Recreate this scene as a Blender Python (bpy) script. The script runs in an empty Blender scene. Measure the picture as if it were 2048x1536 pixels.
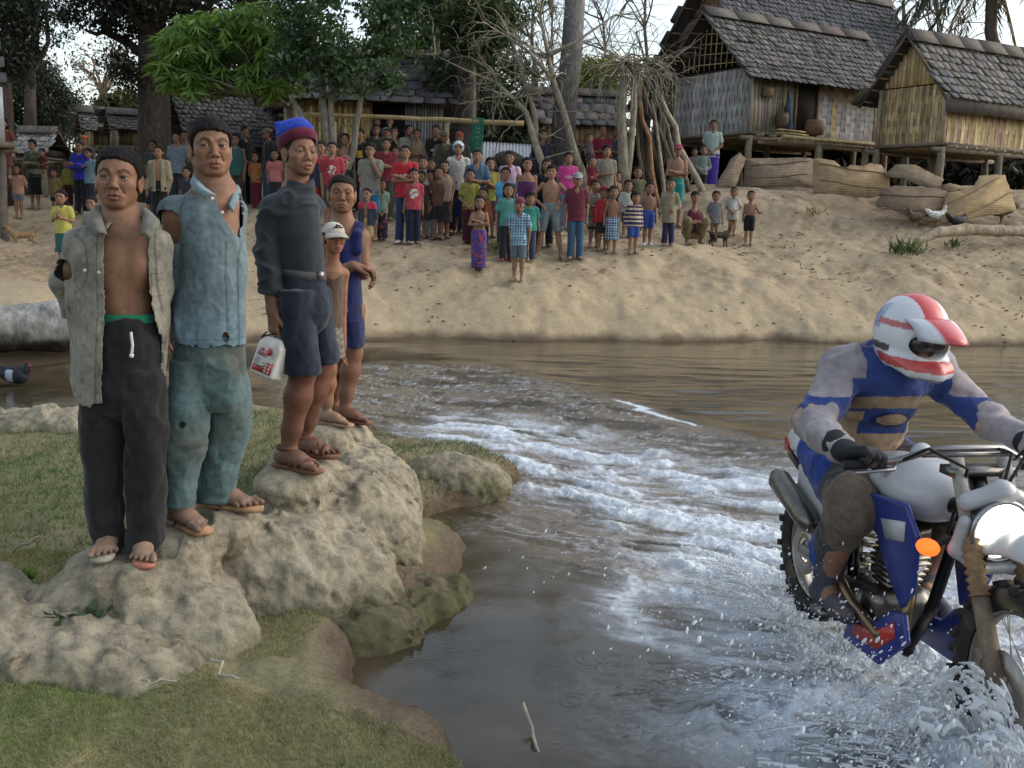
import bpy, math, random, time
import numpy as np
from mathutils import Vector, Matrix, Euler
T0 = time.time()
PI = math.pi
scene = bpy.context.scene
COL = scene.collection
rng = np.random.default_rng(7)
random.seed(7)

# ---------------------------------------------------------------- camera model
IMW, IMH, FPX = 2048.0, 1536.0, 2000.0
CAM = np.array([0.0, 0.0, 1.75])
PITCH, ROLL = math.radians(9.6), math.radians(1.6)
CROT = Matrix.Rotation(math.radians(90) - PITCH, 3, 'X') @ Matrix.Rotation(ROLL, 3, 'Z')
CR = np.array(CROT)

def ray(px, py):
    d = np.array([(px - IMW / 2) / FPX, -(py - IMH / 2) / FPX, -1.0])
    return CR @ d
def at_z(px, py, z):
    r = ray(px, py); return CAM + r * ((z - CAM[2]) / r[2])
def at_y(px, py, Y):
    r = ray(px, py); return CAM + r * (Y / r[1])
def project(p):
    c = CR.T @ (np.asarray(p, float) - CAM)
    return IMW / 2 + FPX * c[0] / -c[2], IMH / 2 - FPX * c[1] / -c[2]

# ---------------------------------------------------------------- noise
def _hash(ix, iy, iz, seed):
    h = (ix.astype(np.uint32) * np.uint32(374761393) + iy.astype(np.uint32) * np.uint32(668265263)
         + iz.astype(np.uint32) * np.uint32(2147483647) + np.uint32((seed * 974634 + 12345) & 0xffffffff))
    h = (h ^ (h >> np.uint32(13))) * np.uint32(1274126177)
    h = (h ^ (h >> np.uint32(15))) * np.uint32(2246822519)
    h = h ^ (h >> np.uint32(16))
    return h.astype(np.float32) / np.float32(2147483648.0) - np.float32(1)
def vnoise(P, f=1.0, seed=0):
    P = np.asarray(P, np.float64) * f
    F = np.floor(P); I = F.astype(np.int64); t = (P - F).astype(np.float32)
    t = t * t * (3 - 2 * t)
    x0, y0, z0 = I[:, 0], I[:, 1], I[:, 2]
    tx, ty, tz = t[:, 0], t[:, 1], t[:, 2]
    def L(a, b, w): return a + (b - a) * w
    c = [[[_hash(x0 + i, y0 + j, z0 + k, seed) for k in (0, 1)] for j in (0, 1)] for i in (0, 1)]
    a = L(L(c[0][0][0], c[1][0][0], tx), L(c[0][1][0], c[1][1][0], tx), ty)
    b = L(L(c[0][0][1], c[1][0][1], tx), L(c[0][1][1], c[1][1][1], tx), ty)
    return L(a, b, tz)
def fbm(P, f=1.0, o=4, seed=0, g=0.5):
    s, a, n = 0.0, 1.0, 0.0
    for i in range(o):
        s = s + a * vnoise(P, f * 2 ** i, seed + i * 17); n += a; a *= g
    return s / n
def sstep(a, b, x):
    t = np.clip((x - a) / (b - a), 0, 1); return t * t * (3 - 2 * t)

# ---------------------------------------------------------------- mesh builder
class MB:
    def __init__(s): s.V = []; s.Q = []; s.T = []; s.C = []; s.n = 0
    def add(s, V, Q=None, T=None, col=(1, 1, 1)):
        V = np.asarray(V, np.float64).reshape(-1, 3)
        if Q is not None and len(Q): s.Q.append(np.asarray(Q, np.int64).reshape(-1, 4) + s.n)
        if T is not None and len(T): s.T.append(np.asarray(T, np.int64).reshape(-1, 3) + s.n)
        col = np.asarray(col, np.float32)
        if col.ndim == 1: col = np.tile(col[:3], (len(V), 1))
        s.V.append(V); s.C.append(col[:, :3]); s.n += len(V); return s
    def box(s, c, h, ax=None, col=(1, 1, 1)):
        c = np.asarray(c, float); h = np.asarray(h, float)
        A = np.eye(3) if ax is None else np.asarray(ax, float)
        sg = np.array([[i, j, k] for i in (-1, 1) for j in (-1, 1) for k in (-1, 1)], float)
        return s.add(c + (sg * h) @ A, [[0, 1, 3, 2], [4, 6, 7, 5], [0, 4, 5, 1], [2, 3, 7, 6], [0, 2, 6, 4], [1, 5, 7, 3]], col=col)
    def beam(s, a, b, w, h=None, col=(1, 1, 1), up=(0, 0, 1)):
        a = np.asarray(a, float); b = np.asarray(b, float); d = b - a; L = np.linalg.norm(d); d = d / L
        u = np.cross(up, d)
        if np.linalg.norm(u) < 1e-4: u = np.cross((1, 0, 0), d)
        u /= np.linalg.norm(u); v = np.cross(d, u)
        return s.box((a + b) / 2, (L / 2, w / 2, (h or w) / 2), np.array([d, u, v]), col)
    def tube(s, pts, r, n=8, col=(1, 1, 1), caps=True, closed=False):
        P = np.asarray(pts, float); m = len(P)
        r = np.broadcast_to(np.asarray(r, float), (m,)) if np.ndim(r) < 2 else r
        t = np.gradient(P, axis=0); t /= np.linalg.norm(t, axis=1)[:, None] + 1e-12
        u = np.cross(t[0], (0, 0, 1.0))
        if np.linalg.norm(u) < .05: u = np.cross(t[0], (1.0, 0, 0))
        U = []
        for i in range(m):
            u = u - t[i] * np.dot(u, t[i]); u = u / (np.linalg.norm(u) + 1e-12); U.append(u)
        U = np.array(U); W = np.cross(t, U)
        a = np.arange(n) * 2 * PI / n
        ring = P[:, None] + (U[:, None] * np.cos(a)[None, :, None] + W[:, None] * np.sin(a)[None, :, None]) * r[:, None, None]
        V = ring.reshape(-1, 3); k = np.arange(n); kn = (k + 1) % n
        Q = []
        for i in range(m - 1):
            Q.append(np.stack([i * n + k, i * n + kn, (i + 1) * n + kn, (i + 1) * n + k], 1))
        Q = np.concatenate(Q); T = None
        if caps:
            V = np.concatenate([V, P[:1], P[-1:]]); c0, c1 = m * n, m * n + 1
            T = np.concatenate([np.stack([kn, k, np.full(n, c0)], 1), np.stack([(m - 1) * n + k, (m - 1) * n + kn, np.full(n, c1)], 1)])
        col = np.asarray(col, np.float32)
        if col.ndim == 2 and len(col) == m:
            col = np.repeat(col, n, 0)
            if caps: col = np.concatenate([col, col[:1], col[-1:]])
        return s.add(V, Q, T, col)
    def grid(s, G, col=(1, 1, 1), wrap=False):
        G = np.asarray(G, float); a, b = G.shape[:2]
        i, j = np.meshgrid(np.arange(a - 1), np.arange(b if wrap else b - 1), indexing='ij'); jn = (j + 1) % b
        Q = np.stack([i * b + j, (i + 1) * b + j, (i + 1) * b + jn, i * b + jn], -1).reshape(-1, 4)
        return s.add(G.reshape(-1, 3), Q, col=col)
    def sphere(s, c, r, nu=16, nv=10, ax=None, col=(1, 1, 1)):
        a = np.linspace(0, 2 * PI, nu, endpoint=False); b = np.linspace(0, PI, nv)
        X = np.stack([np.sin(b)[:, None] * np.cos(a), np.sin(b)[:, None] * np.sin(a), np.cos(b)[:, None] + 0 * a], -1) * np.asarray(r, float)
        if ax is not None: X = X @ np.asarray(ax, float)
        G = X + np.asarray(c, float); c_ = col(G.reshape(-1, 3)) if callable(col) else col
        return s.grid(G[:, ::-1], c_, wrap=True)
    def lathe(s, prof, c=(0, 0, 0), ax=None, n=24, col=(1, 1, 1)):
        p = np.asarray(prof, float); a = np.arange(n) * 2 * PI / n
        X = np.stack([p[:, 0][:, None] * np.cos(a), p[:, 0][:, None] * np.sin(a), p[:, 1][:, None] + 0 * a], -1)
        if ax is not None: X = X @ np.asarray(ax, float)
        return s.grid((X + np.asarray(c, float))[:, ::-1], col, wrap=True)
    def prism(s, poly, h, ax, c, col=(1, 1, 1)):
        """polygon in the plane of ax[0], ax[1], thickness h along ax[2]"""
        poly = np.asarray(poly, float); n = len(poly); ax = np.asarray(ax, float); c = np.asarray(c, float)
        A = c + poly[:, :1] * ax[0] + poly[:, 1:2] * ax[1]
        k = np.arange(n); kn = (k + 1) % n; m = poly.mean(0); M = c + m[0] * ax[0] + m[1] * ax[1]
        V = np.concatenate([A - ax[2] * h / 2, A + ax[2] * h / 2, [M - ax[2] * h / 2, M + ax[2] * h / 2]])
        T = np.concatenate([np.stack([kn, k, np.full(n, 2 * n)], 1), np.stack([n + k, n + kn, np.full(n, 2 * n + 1)], 1)])
        return s.add(V, np.stack([k, kn, n + kn, n + k], 1), T, col)
    def data(s):
        V = np.concatenate(s.V); C = np.concatenate(s.C)
        Q = np.concatenate(s.Q) if s.Q else np.zeros((0, 4), int); T = np.concatenate(s.T) if s.T else np.zeros((0, 3), int)
        return V, Q, T, C

def make_mesh(name, V, Q, T, C, smooth=True, attrs=None):
    me = bpy.data.meshes.new(name)
    nq, nt = len(Q), len(T)
    me.vertices.add(len(V)); me.vertices.foreach_set('co', np.ascontiguousarray(V, np.float32).ravel())
    me.loops.add(nq * 4 + nt * 3)
    me.loops.foreach_set('vertex_index', np.concatenate([Q.ravel(), T.ravel()]).astype(np.int32))
    me.polygons.add(nq + nt)
    me.polygons.foreach_set('loop_start', np.concatenate([np.arange(nq) * 4, nq * 4 + np.arange(nt) * 3]).astype(np.int32))
    me.update(calc_edges=True); me.validate()
    if C is not None:
        a = me.color_attributes.new('Col', 'FLOAT_COLOR', 'POINT')
        a.data.foreach_set('color', np.concatenate([C, np.ones((len(C), 1), np.float32)], 1).astype(np.float32).ravel())
    for k, v in (attrs or {}).items():
        a = me.attributes.new(k, 'FLOAT', 'POINT'); a.data.foreach_set('value', np.asarray(v, np.float32))
    if smooth: me.polygons.foreach_set('use_smooth', np.ones(len(me.polygons), bool))
    return me

LOC = {}
def tag(o, label=None, cat=None, group=None, kind=None):
    if label: o['label'] = label
    if cat: o['category'] = cat
    if group: o['group'] = group
    if kind: o['kind'] = kind
    return o
def thing(name, label, cat, loc, group=None):
    o = bpy.data.objects.new(name, None); COL.objects.link(o)
    o.empty_display_size = .1; o.location = Vector(loc); LOC[o.name] = np.asarray(loc, float)
    return tag(o, label, cat, group)
def obj(name, mesh, mat, parent=None, loc=None, smooth=True, label=None, cat=None, group=None, kind=None):
    if isinstance(mesh, MB): mesh = mesh.data()
    if isinstance(mesh, tuple):
        V, Q, T, C = mesh[:4]; at = mesh[4] if len(mesh) > 4 else None
        base = LOC[parent.name] if parent is not None else np.asarray(loc if loc is not None else (0, 0, 0), float)
        mesh = make_mesh(name, V - base, Q, T, C, smooth, at)
    o = bpy.data.objects.new(name, mesh); COL.objects.link(o)
    if parent is not None:
        o.parent = parent; LOC[o.name] = LOC[parent.name]
    else:
        o.location = Vector(loc if loc is not None else (0, 0, 0)); LOC[o.name] = np.asarray(loc if loc is not None else (0, 0, 0), float)
    if mat: mesh.materials.append(mat)
    return tag(o, label, cat, group, kind)

# ---------------------------------------------------------------- SDF toolkit
def smin(a, b, k):
    if k <= 0: return np.minimum(a, b)
    h = np.clip(.5 + .5 * (b - a) / k, 0, 1); return b + (a - b) * h - k * h * (1 - h)
def smax(a, b, k): return -smin(-a, -b, k)
class SDF:
    """list of primitives joined in order; each has a box so far points skip it"""
    def __init__(s): s.ops = []
    def op(s, f, lo, hi, k=.01, mode='u'): s.ops.append((mode, f, np.asarray(lo, float), np.asarray(hi, float), k)); return s
    def cap(s, a, b, ra, rb=None, k=.02, mode='u'):
        a = np.asarray(a, float); b = np.asarray(b, float); rb = ra if rb is None else rb; d = b - a; L = max(np.dot(d, d), 1e-12); R = max(ra, rb)
        def f(P):
            t = np.clip((P - a) @ d / L, 0, 1)
            return np.linalg.norm(P - a - t[:, None] * d, axis=1) - (ra + (rb - ra) * t)
        return s.op(f, np.minimum(a, b) - R, np.maximum(a, b) + R, k, mode)
    def chain(s, pts, rs, k=.02, k0=None):
        for i in range(len(pts) - 1): s.cap(pts[i], pts[i + 1], rs[i], rs[i + 1], k if i or k0 is None else k0)
        return s
    def ell(s, c, r, R=None, k=.02, mode='u'):
        c = np.asarray(c, float); r = np.asarray(r, float); M = None if R is None else np.asarray(R, float)
        def f(P):
            q = P - c
            if M is not None: q = q @ M.T
            k0 = np.linalg.norm(q / r, axis=1); k1 = np.linalg.norm(q / (r * r), axis=1) + 1e-9
            return k0 * (k0 - 1) / k1
        m = r.max() if M is not None else r
        return s.op(f, c - m, c + m, k, mode)
    def rbox(s, c, h, R=None, rad=.01, k=.01, mode='u'):
        c = np.asarray(c, float); h = np.asarray(h, float); M = None if R is None else np.asarray(R, float)
        def f(P):
            q = P - c
            if M is not None: q = q @ M.T
            q = np.abs(q) - h + rad
            return np.linalg.norm(np.maximum(q, 0), axis=1) + np.minimum(q.max(1), 0) - rad
        m = np.linalg.norm(h) if M is not None else h
        return s.op(f, c - m, c + m, k, mode)
    def loft(s, rows, k=.02, mode='u', p=2.0):
        """rows of (z, cx, cy, rx, ry): a vertical tube of elliptical sections"""
        A = np.array(sorted(rows), float); z = A[:, 0]; mn = A[:, 3:5].min(); zm, zh = (z[0] + z[-1]) / 2, (z[-1] - z[0]) / 2
        def f(P):
            zz = P[:, 2]; cx, cy, rx, ry = (np.interp(zz, z, A[:, i]) for i in (1, 2, 3, 4))
            q = (np.abs((P[:, 0] - cx) / rx) ** p + np.abs((P[:, 1] - cy) / ry) ** p) ** (1 / p)
            d = (q - 1) * np.minimum(rx, ry); e = np.abs(zz - zm) - zh
            return np.where(e > 0, np.hypot(np.maximum(d, 0), e), np.maximum(d, np.maximum(e, -.5)))
        lo = [(A[:, 1] - A[:, 3]).min(), (A[:, 2] - A[:, 4]).min(), z[0]]; hi = [(A[:, 1] + A[:, 3]).max(), (A[:, 2] + A[:, 4]).max(), z[-1]]
        return s.op(f, lo, hi, k, mode)
    def bounds(s):
        u = [o for o in s.ops if o[0] == 'u']
        return np.min([o[2] for o in u], 0), np.max([o[3] for o in u], 0)
    def __call__(s, P, pad=.05):
        D = np.full(len(P), 1.0)
        if not len(P): return D
        pl, ph = P.min(0), P.max(0)
        for mode, f, lo, hi, k in s.ops:
            if (pl > hi + pad + k).any() or (ph < lo - pad - k).any(): continue
            m = np.all((P > lo - pad - k) & (P < hi + pad + k), axis=1); i = np.nonzero(m)[0]
            if not len(i): continue
            d = f(P[i])
            D[i] = smin(D[i], d, k) if mode == 'u' else smax(D[i], -d, k)
        return D

_E = [((0,0,0),(1,0,0)),((0,1,0),(1,1,0)),((0,0,1),(1,0,1)),((0,1,1),(1,1,1)),((0,0,0),(0,1,0)),((1,0,0),(1,1,0)),
      ((0,0,1),(0,1,1)),((1,0,1),(1,1,1)),((0,0,0),(0,0,1)),((1,0,0),(1,0,1)),((0,1,0),(0,1,1)),((1,1,0),(1,1,1))]
def mesh_sdf(fn, lo, hi, res, color=(1, 1, 1), cut=None, disp=None, margin=.02, smooth_it=0, slack=1.25):
    """surface nets of fn (callable on points, takes pad=) inside the box; disp moves vertices along the gradient"""
    lo = np.asarray(lo, float) - 3 * res; hi = np.asarray(hi, float) + 3 * res
    B = 10; n = (np.ceil((hi - lo) / res / B).astype(int)) * B
    nb = n // B; ax = [np.arange(nb[i]) for i in range(3)]
    bi = np.stack(np.meshgrid(*ax, indexing='ij'), -1).reshape(-1, 3)
    bc = lo + (bi * B + (B - 1) / 2) * res; hd = B * res * .87
    dc = fn(bc, pad=hd * slack + margin)
    V = np.repeat(np.repeat(np.repeat(dc.reshape(nb), B, 0), B, 1), B, 2).astype(np.float32)
    keep = bi[np.abs(dc) < hd * slack + margin]
    keep = keep[np.lexsort((keep[:, 0] // 2, keep[:, 1] // 2, keep[:, 2] // 2))]
    o = np.stack(np.meshgrid(*[np.arange(B)] * 3, indexing='ij'), -1).reshape(-1, 3)
    for s in range(0, len(keep), 24):
        ids = (keep[s:s + 24, None, :] * B + o[None]).reshape(-1, 3)
        V[ids[:, 0], ids[:, 1], ids[:, 2]] = fn(lo + ids * res, pad=.03)
    S = V < 0
    cnt = np.zeros(np.array(V.shape) - 1, np.int8)
    for i in (0, 1):
        for j in (0, 1):
            for k in (0, 1): cnt += S[i:S.shape[0] - 1 + i, j:S.shape[1] - 1 + j, k:S.shape[2] - 1 + k]
    idx = np.argwhere((cnt > 0) & (cnt < 8))
    if not len(idx): return None
    acc = np.zeros((len(idx), 3)); num = np.zeros(len(idx))
    for e0, e1 in _E:
        a = idx + e0; b = idx + e1; va = V[a[:, 0], a[:, 1], a[:, 2]]; vb = V[b[:, 0], b[:, 1], b[:, 2]]
        m = (va < 0) != (vb < 0); t = np.where(m, va / np.where(m, va - vb, 1), 0)
        acc += np.where(m[:, None], np.asarray(e0) + t[:, None] * (np.asarray(e1) - np.asarray(e0)), 0); num += m
    P = lo + (idx + acc / num[:, None]) * res
    ID = np.full(cnt.shape, -1, np.int64); ID[idx[:, 0], idx[:, 1], idx[:, 2]] = np.arange(len(idx))
    Q = []
    for a in range(3):
        b, c = (a + 1) % 3, (a + 2) % 3
        s0 = [slice(None)] * 3; s1 = [slice(None)] * 3; s0[a] = slice(0, -1); s1[a] = slice(1, None)
        A_, B_ = S[tuple(s0)], S[tuple(s1)]
        e = np.argwhere(A_ != B_)
        e = e[(e[:, b] > 0) & (e[:, c] > 0) & (e[:, b] < cnt.shape[b]) & (e[:, c] < cnt.shape[c])]
        ins = S[e[:, 0], e[:, 1], e[:, 2]]
        def cell(db, dc_):
            q = e.copy(); q[:, b] -= db; q[:, c] -= dc_; return ID[q[:, 0], q[:, 1], q[:, 2]]
        q = np.stack([cell(1, 1), cell(0, 1), cell(0, 0), cell(1, 0)], 1)
        q[~ins] = q[~ins][:, ::-1]; Q.append(q)
    Q = np.concatenate(Q); Q = Q[(Q >= 0).all(1)]
    if disp is not None:
        N = vnormals(P, Q); P = P + N * disp(P, N)[:, None]
    if cut is not None:
        c = cut(P); kv = c < 0; kf = kv[Q].all(1)
        # keep a rim of faces that straddle, then snap their outside vertices on to the cut
        kf = kv[Q].sum(1) >= 2
        Q = Q[kf]; used = np.zeros(len(P), bool); used[Q.ravel()] = True
        out = used & ~kv
        if out.any():
            X = P[out]; h = 1e-3
            for _ in range(3):
                c0 = cut(X); g = np.stack([(cut(X + h * np.eye(3)[i]) - c0) / h for i in range(3)], 1)
                st = -(c0 / (np.sum(g * g, 1) + 1e-6))[:, None] * g; ln = np.linalg.norm(st, axis=1, keepdims=True)
                X = X + st * np.minimum(1, 1.5 * res / (ln + 1e-9))
            P[out] = X
        mp = np.cumsum(used) - 1; P = P[used]; Q = mp[Q]
    for _ in range(smooth_it):
        A = np.zeros_like(P); w = np.zeros(len(P))
        for i in range(4):
            np.add.at(A, Q[:, i], P[Q[:, (i + 1) % 4]] + P[Q[:, (i + 3) % 4]]); np.add.at(w, Q[:, i], 2)
        P = P * .5 + .5 * A / np.maximum(w, 1)[:, None]
    C = color(P) if callable(color) else np.tile(np.asarray(color, np.float32), (len(P), 1))
    return P, Q, np.zeros((0, 3), int), np.asarray(C, np.float32)
def vnormals(P, Q):
    n = np.cross(P[Q[:, 2]] - P[Q[:, 0]], P[Q[:, 3]] - P[Q[:, 1]]); N = np.zeros_like(P)
    for i in range(4): np.add.at(N, Q[:, i], n)
    return N / (np.linalg.norm(N, axis=1, keepdims=True) + 1e-12)

# ---------------------------------------------------------------- materials
def newmat(name):
    m = bpy.data.materials.new(name); m.use_nodes = True; nt = m.node_tree
    return m, nt, nt.nodes['Principled BSDF']
def N(nt, t, **kw):
    n = nt.nodes.new(t)
    for k, v in kw.items():
        if k in n.inputs: n.inputs[k].default_value = v
        else: setattr(n, k, v)
    return n
def texco(nt, out='Object', scale=None):
    c = nt.nodes.new('ShaderNodeTexCoord').outputs[out]
    if scale is None: return c
    m = N(nt, 'ShaderNodeMapping'); m.inputs['Scale'].default_value = scale
    nt.links.new(c, m.inputs['Vector']); return m.outputs['Vector']
def noise(nt, scale, detail=4, rough=.55, vec=None, dist=0):
    n = N(nt, 'ShaderNodeTexNoise', Scale=scale, Detail=detail, Roughness=rough, Distortion=dist)
    if vec is not None: nt.links.new(vec, n.inputs['Vector'])
    return n
def ramp(nt, fac, stops):
    r = nt.nodes.new('ShaderNodeValToRGB'); e = r.color_ramp.elements
    while len(e) < len(stops): e.new(.5)
    for el, (p, c) in zip(e, stops):
        el.position = p; el.color = (*((c,) * 3 if np.isscalar(c) else c), 1)
    nt.links.new(fac, r.inputs['Fac']); return r.outputs['Color']
def mix(nt, a, b, fac=.5, blend='MIX'):
    m = N(nt, 'ShaderNodeMix', data_type='RGBA', blend_type=blend)
    for sock, v in ((m.inputs[6], a), (m.inputs[7], b), (m.inputs[0], fac)):
        if isinstance(v, bpy.types.NodeSocket): nt.links.new(v, sock)
        elif np.isscalar(v): sock.default_value = v
        else: sock.default_value = (*v, 1)
    return m.outputs[2]
def bump(nt, bsdf, h, strength=.3, dist=.01, prev=None):
    b = N(nt, 'ShaderNodeBump', Strength=strength, Distance=dist); nt.links.new(h, b.inputs['Height'])
    if prev is not None: nt.links.new(prev, b.inputs['Normal'])
    nt.links.new(b.outputs['Normal'], bsdf.inputs['Normal']); return b.outputs['Normal']
def attr(nt, name='Col', out='Color'): return N(nt, 'ShaderNodeAttribute', attribute_name=name).outputs[out]
def attr_mat(name, rough=.8, nscale=30, namp=.35, bscale=None, bstr=.25, bdist=.004, spec=.3, metal=0, stretch=None, coarse=None, sheen=0):
    """base colour from the mesh's own Col attribute, broken up by noise (wear, grain)"""
    m, nt, b = newmat(name); vec = texco(nt, 'Object', stretch)
    c = attr(nt)
    f = ramp(nt, noise(nt, nscale, 5, .6, vec).outputs['Fac'], [(.25, 1 - namp), (.75, 1 + namp * .6)])
    c = mix(nt, c, f, 1, 'MULTIPLY')
    if coarse:
        f2 = ramp(nt, noise(nt, coarse, 4, .6, vec).outputs['Fac'], [(.3, .72), (.7, 1.18)]); c = mix(nt, c, f2, 1, 'MULTIPLY')
    nt.links.new(c, b.inputs['Base Color'])
    b.inputs['Roughness'].default_value = rough; b.inputs['Specular IOR Level'].default_value = spec; b.inputs['Metallic'].default_value = metal
    if sheen: b.inputs['Sheen Weight'].default_value = sheen
    if bscale: bump(nt, b, noise(nt, bscale, 5, .6, vec).outputs['Fac'], bstr, bdist)
    return m
M = {}
M['skin'] = attr_mat('skin', .55, 60, .10, 220, .12, .002, .16, coarse=14)
M['cloth'] = attr_mat('cloth', .92, 45, .16, 320, .25, .002, .15, coarse=9, sheen=.15)
M['dirtycloth'] = attr_mat('worn_cloth', .95, 55, .3, 260, .35, .003, .12, coarse=11, sheen=.15)
M['hair'] = attr_mat('hair', .7, 120, .5, 140, .9, .012, .12, stretch=(1, 1, .3))
M['wood'] = attr_mat('weathered_wood', .9, 22, .35, 60, .5, .008, .2, coarse=5)
M['bark'] = attr_mat('bark', .95, 16, .45, 24, .7, .02, .15, coarse=4, stretch=(1, 1, .45))
M['bamboo'] = attr_mat('bamboo', .7, 20, .3, 40, .3, .004, .25, coarse=4)
M['shingle'] = attr_mat('shingle', .92, 14, .3, 40, .5, .006, .2, coarse=3)
M['paint'] = attr_mat('paint', .3, 30, .08, None, 0, 0, .5)
M['plastic'] = attr_mat('plastic', .45, 40, .08, 80, .06, .002, .4)
M['rubber'] = attr_mat('rubber', .75, 40, .35, 90, .3, .003, .3, coarse=8)
M['metal'] = attr_mat('metal', .35, 30, .25, 60, .1, .002, .5, metal=.9)
M['feather'] = attr_mat('feather', .6, 60, .3, 90, .4, .004, .3)
M['fur'] = attr_mat('fur', .85, 70, .3, 140, .6, .006, .2, coarse=20)
def emit_mat(name, c, s):
    m, nt, b = newmat(name); b.inputs['Base Color'].default_value = (*c, 1); b.inputs['Emission Color'].default_value = (*c, 1); b.inputs['Emission Strength'].default_value = s; return m
# ================================================================ ground and river
_cols = [-500, 60, 300, 500, 800, 1050, 1300, 1400, 1500, 1585, 1640, 1750, 2048, 2600]
_tab = [
 [(10.6, 0), (12.2, .5), (15, .85), (20, 1.0), (24, 1.7), (30, 1.95)],
 [(11.3, 0), (12.3, .5), (13.2, .62), (15, .78), (20, .95), (22, 1.3), (24, 1.62), (30, 1.9)],
 [(12.4, 0), (13.4, .5), (15.5, .85), (20, 1.25), (24, 1.75), (30, 2.0)],
 [(13.2, 0), (14.2, .45), (16, .85), (18, 1.2), (20, 1.5), (22, 1.85), (24, 2.2), (30, 2.35)],
 [(13.7, 0), (15, .62), (16.8, 1.13), (18.5, 1.35), (20, 1.55), (21.2, 1.95), (22.5, 2.25), (24.5, 2.45), (30, 2.5)],
 [(14.1, 0), (15.1, .70), (16, .97), (16.8, 1.13), (18, 1.33), (20, 1.65), (21.2, 1.98), (22.5, 2.25), (25, 2.45), (30, 2.5)],
 [(14.4, 0), (15.6, .74), (17, 1.17), (18.5, 1.42), (19.4, 1.6), (21, 2.05), (23, 2.38), (30, 2.5)],
 [(14.6, 0), (15.8, .74), (17.2, 1.15), (19.4, 1.52), (20.0, 1.66), (20.5, 2.22), (23, 2.42), (30, 2.6)],
 [(14.8, 0), (16, .72), (17.5, 1.12), (19.4, 1.46), (19.9, 1.6), (20.35, 2.27), (23, 2.45), (30, 2.65)],
 [(14.9, 0), (16, .70), (17.5, 1.08), (19.2, 1.48), (19.7, 1.66), (20.2, 2.2), (23, 2.45), (30, 2.7)],
 [(14.9, 0), (16.2, .72), (17.5, 1.05), (19.2, 1.52), (20.5, 2.0), (22, 2.4), (26, 2.65), (30, 2.7)],
 [(15.0, 0), (16, .55), (17, .86), (19, 1.5), (20.5, 1.98), (22, 2.4), (26, 2.7), (30, 2.75)],
 [(15.2, 0), (16.2, .5), (17.4, .95), (18.2, 1.4), (19.5, 1.75), (22, 2.4), (26, 2.7), (30, 2.8)],
 [(15.2, 0), (17, .8), (19.5, 1.7), (22, 2.4), (26, 2.7), (30, 2.8)]]
_dd = np.linspace(5, 60, 1101)
def _col(t):
    d, z = zip(*t)
    d = (d[0] - 2.5, d[0] - .5) + tuple(d) + (60,); z = (-.7, -.22) + tuple(z) + (z[-1] + .3,)
    v = np.interp(_dd, d, z); k = np.ones(9) / 9
    return np.convolve(np.pad(v, 4, mode='edge'), k, 'valid')
_tz = np.array([_col(t) for t in _tab])
_pxs = np.linspace(-500, 2600, 156)
_tz = np.array([np.interp(_pxs, _cols, _tz[:, j]) for j in range(len(_dd))]).T
for _ in range(3):
    _tz[1:-1] = (_tz[:-2] + 2 * _tz[1:-1] + _tz[2:]) / 4

_shore_px = [(985, 1640), (950, 1536), (880, 1470), (800, 1432), (722, 1372), (742, 1292), (830, 1228), (905, 1145), (945, 1090),
             (850, 1035), (905, 1010), (1030, 992), (1040, 945), (960, 905), (800, 893), (775, 872), (742, 850), (640, 838), (520, 828), (330, 822), (160, 838), (0, 852), (-500, 880)]
SHORE = np.array([at_z(x, y, -.08)[:2] for x, y in _shore_px] + [(-16, 6.5), (-16, -8), (3, -8), (1.2, .5)])
def seg_dist(X, Y, P, closed=False):
    A = P if closed else P[:-1]; B = np.roll(P, -1, 0) if closed else P[1:]
    D = np.full(X.shape, 1e9)
    for a, b in zip(A, B):
        d = b - a; t = np.clip(((X - a[0]) * d[0] + (Y - a[1]) * d[1]) / max(d @ d, 1e-12), 0, 1)
        D = np.minimum(D, np.hypot(X - a[0] - t * d[0], Y - a[1] - t * d[1]))
    return D
def poly_sd(X, Y, P):
    """signed distance, positive inside"""
    D = seg_dist(X, Y, P, True); ins = np.zeros(X.shape, bool)
    for a, b in zip(P, np.roll(P, -1, 0)):
        c = ((a[1] > Y) != (b[1] > Y)) & (X < (b[0] - a[0]) * (Y - a[1]) / (b[1] - a[1] + 1e-12) + a[0]); ins ^= c
    return np.where(ins, D, -D)
def terrain(X, Y, detail=True):
    X = np.asarray(X, float); Y = np.asarray(Y, float)
    yy = np.maximum(Y, .5); px = np.clip(1024 + FPX * X / yy, -500, 2600)
    u = (px + 500) / 3100 * 155; v = np.clip((Y - 5) / 55 * 1100, 0, 1100)
    i = np.clip(u.astype(int), 0, 154); j = np.clip(v.astype(int), 0, 1099); fu, fv = u - i, v - j
    far = (_tz[i, j] * (1 - fu) + _tz[i + 1, j] * fu) * (1 - fv) + (_tz[i, j + 1] * (1 - fu) + _tz[i + 1, j + 1] * fu) * fv
    s = np.full(X.shape, -3.0); m = (Y < 9.5)
    s[m] = poly_sd(X[m], Y[m], SHORE)
    P = np.stack([X, Y, 0 * X], -1).reshape(-1, 3)
    if detail: s = s + np.where(m, (fbm(P, 3.2, 4, 5) * .09).reshape(X.shape), 0)
    near = np.interp(s, [-1.5, -.35, -.12, -.02, .06, .2, .6, 1.4], [-.7, -.5, -.32, -.18, -.02, .03, .06, .09])
    if detail:
        n1 = fbm(P, .75, 4, 3).reshape(X.shape); n2 = fbm(P, 6, 4, 9).reshape(X.shape)
        bank = sstep(12.5, 15.5, Y)
        far = far + bank * (n1 * .26 + n2 * .028) * np.clip(1.6 - Y / 40, .2, 1)
        near = near + sstep(-.2, .3, s) * (n1 * .08 + n2 * .035)
    return np.where(Y < 9.5, np.maximum(near, np.minimum(far, -.2)), far)
def tz(x, y): return float(terrain(np.array([x]), np.array([y]))[0])

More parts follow.
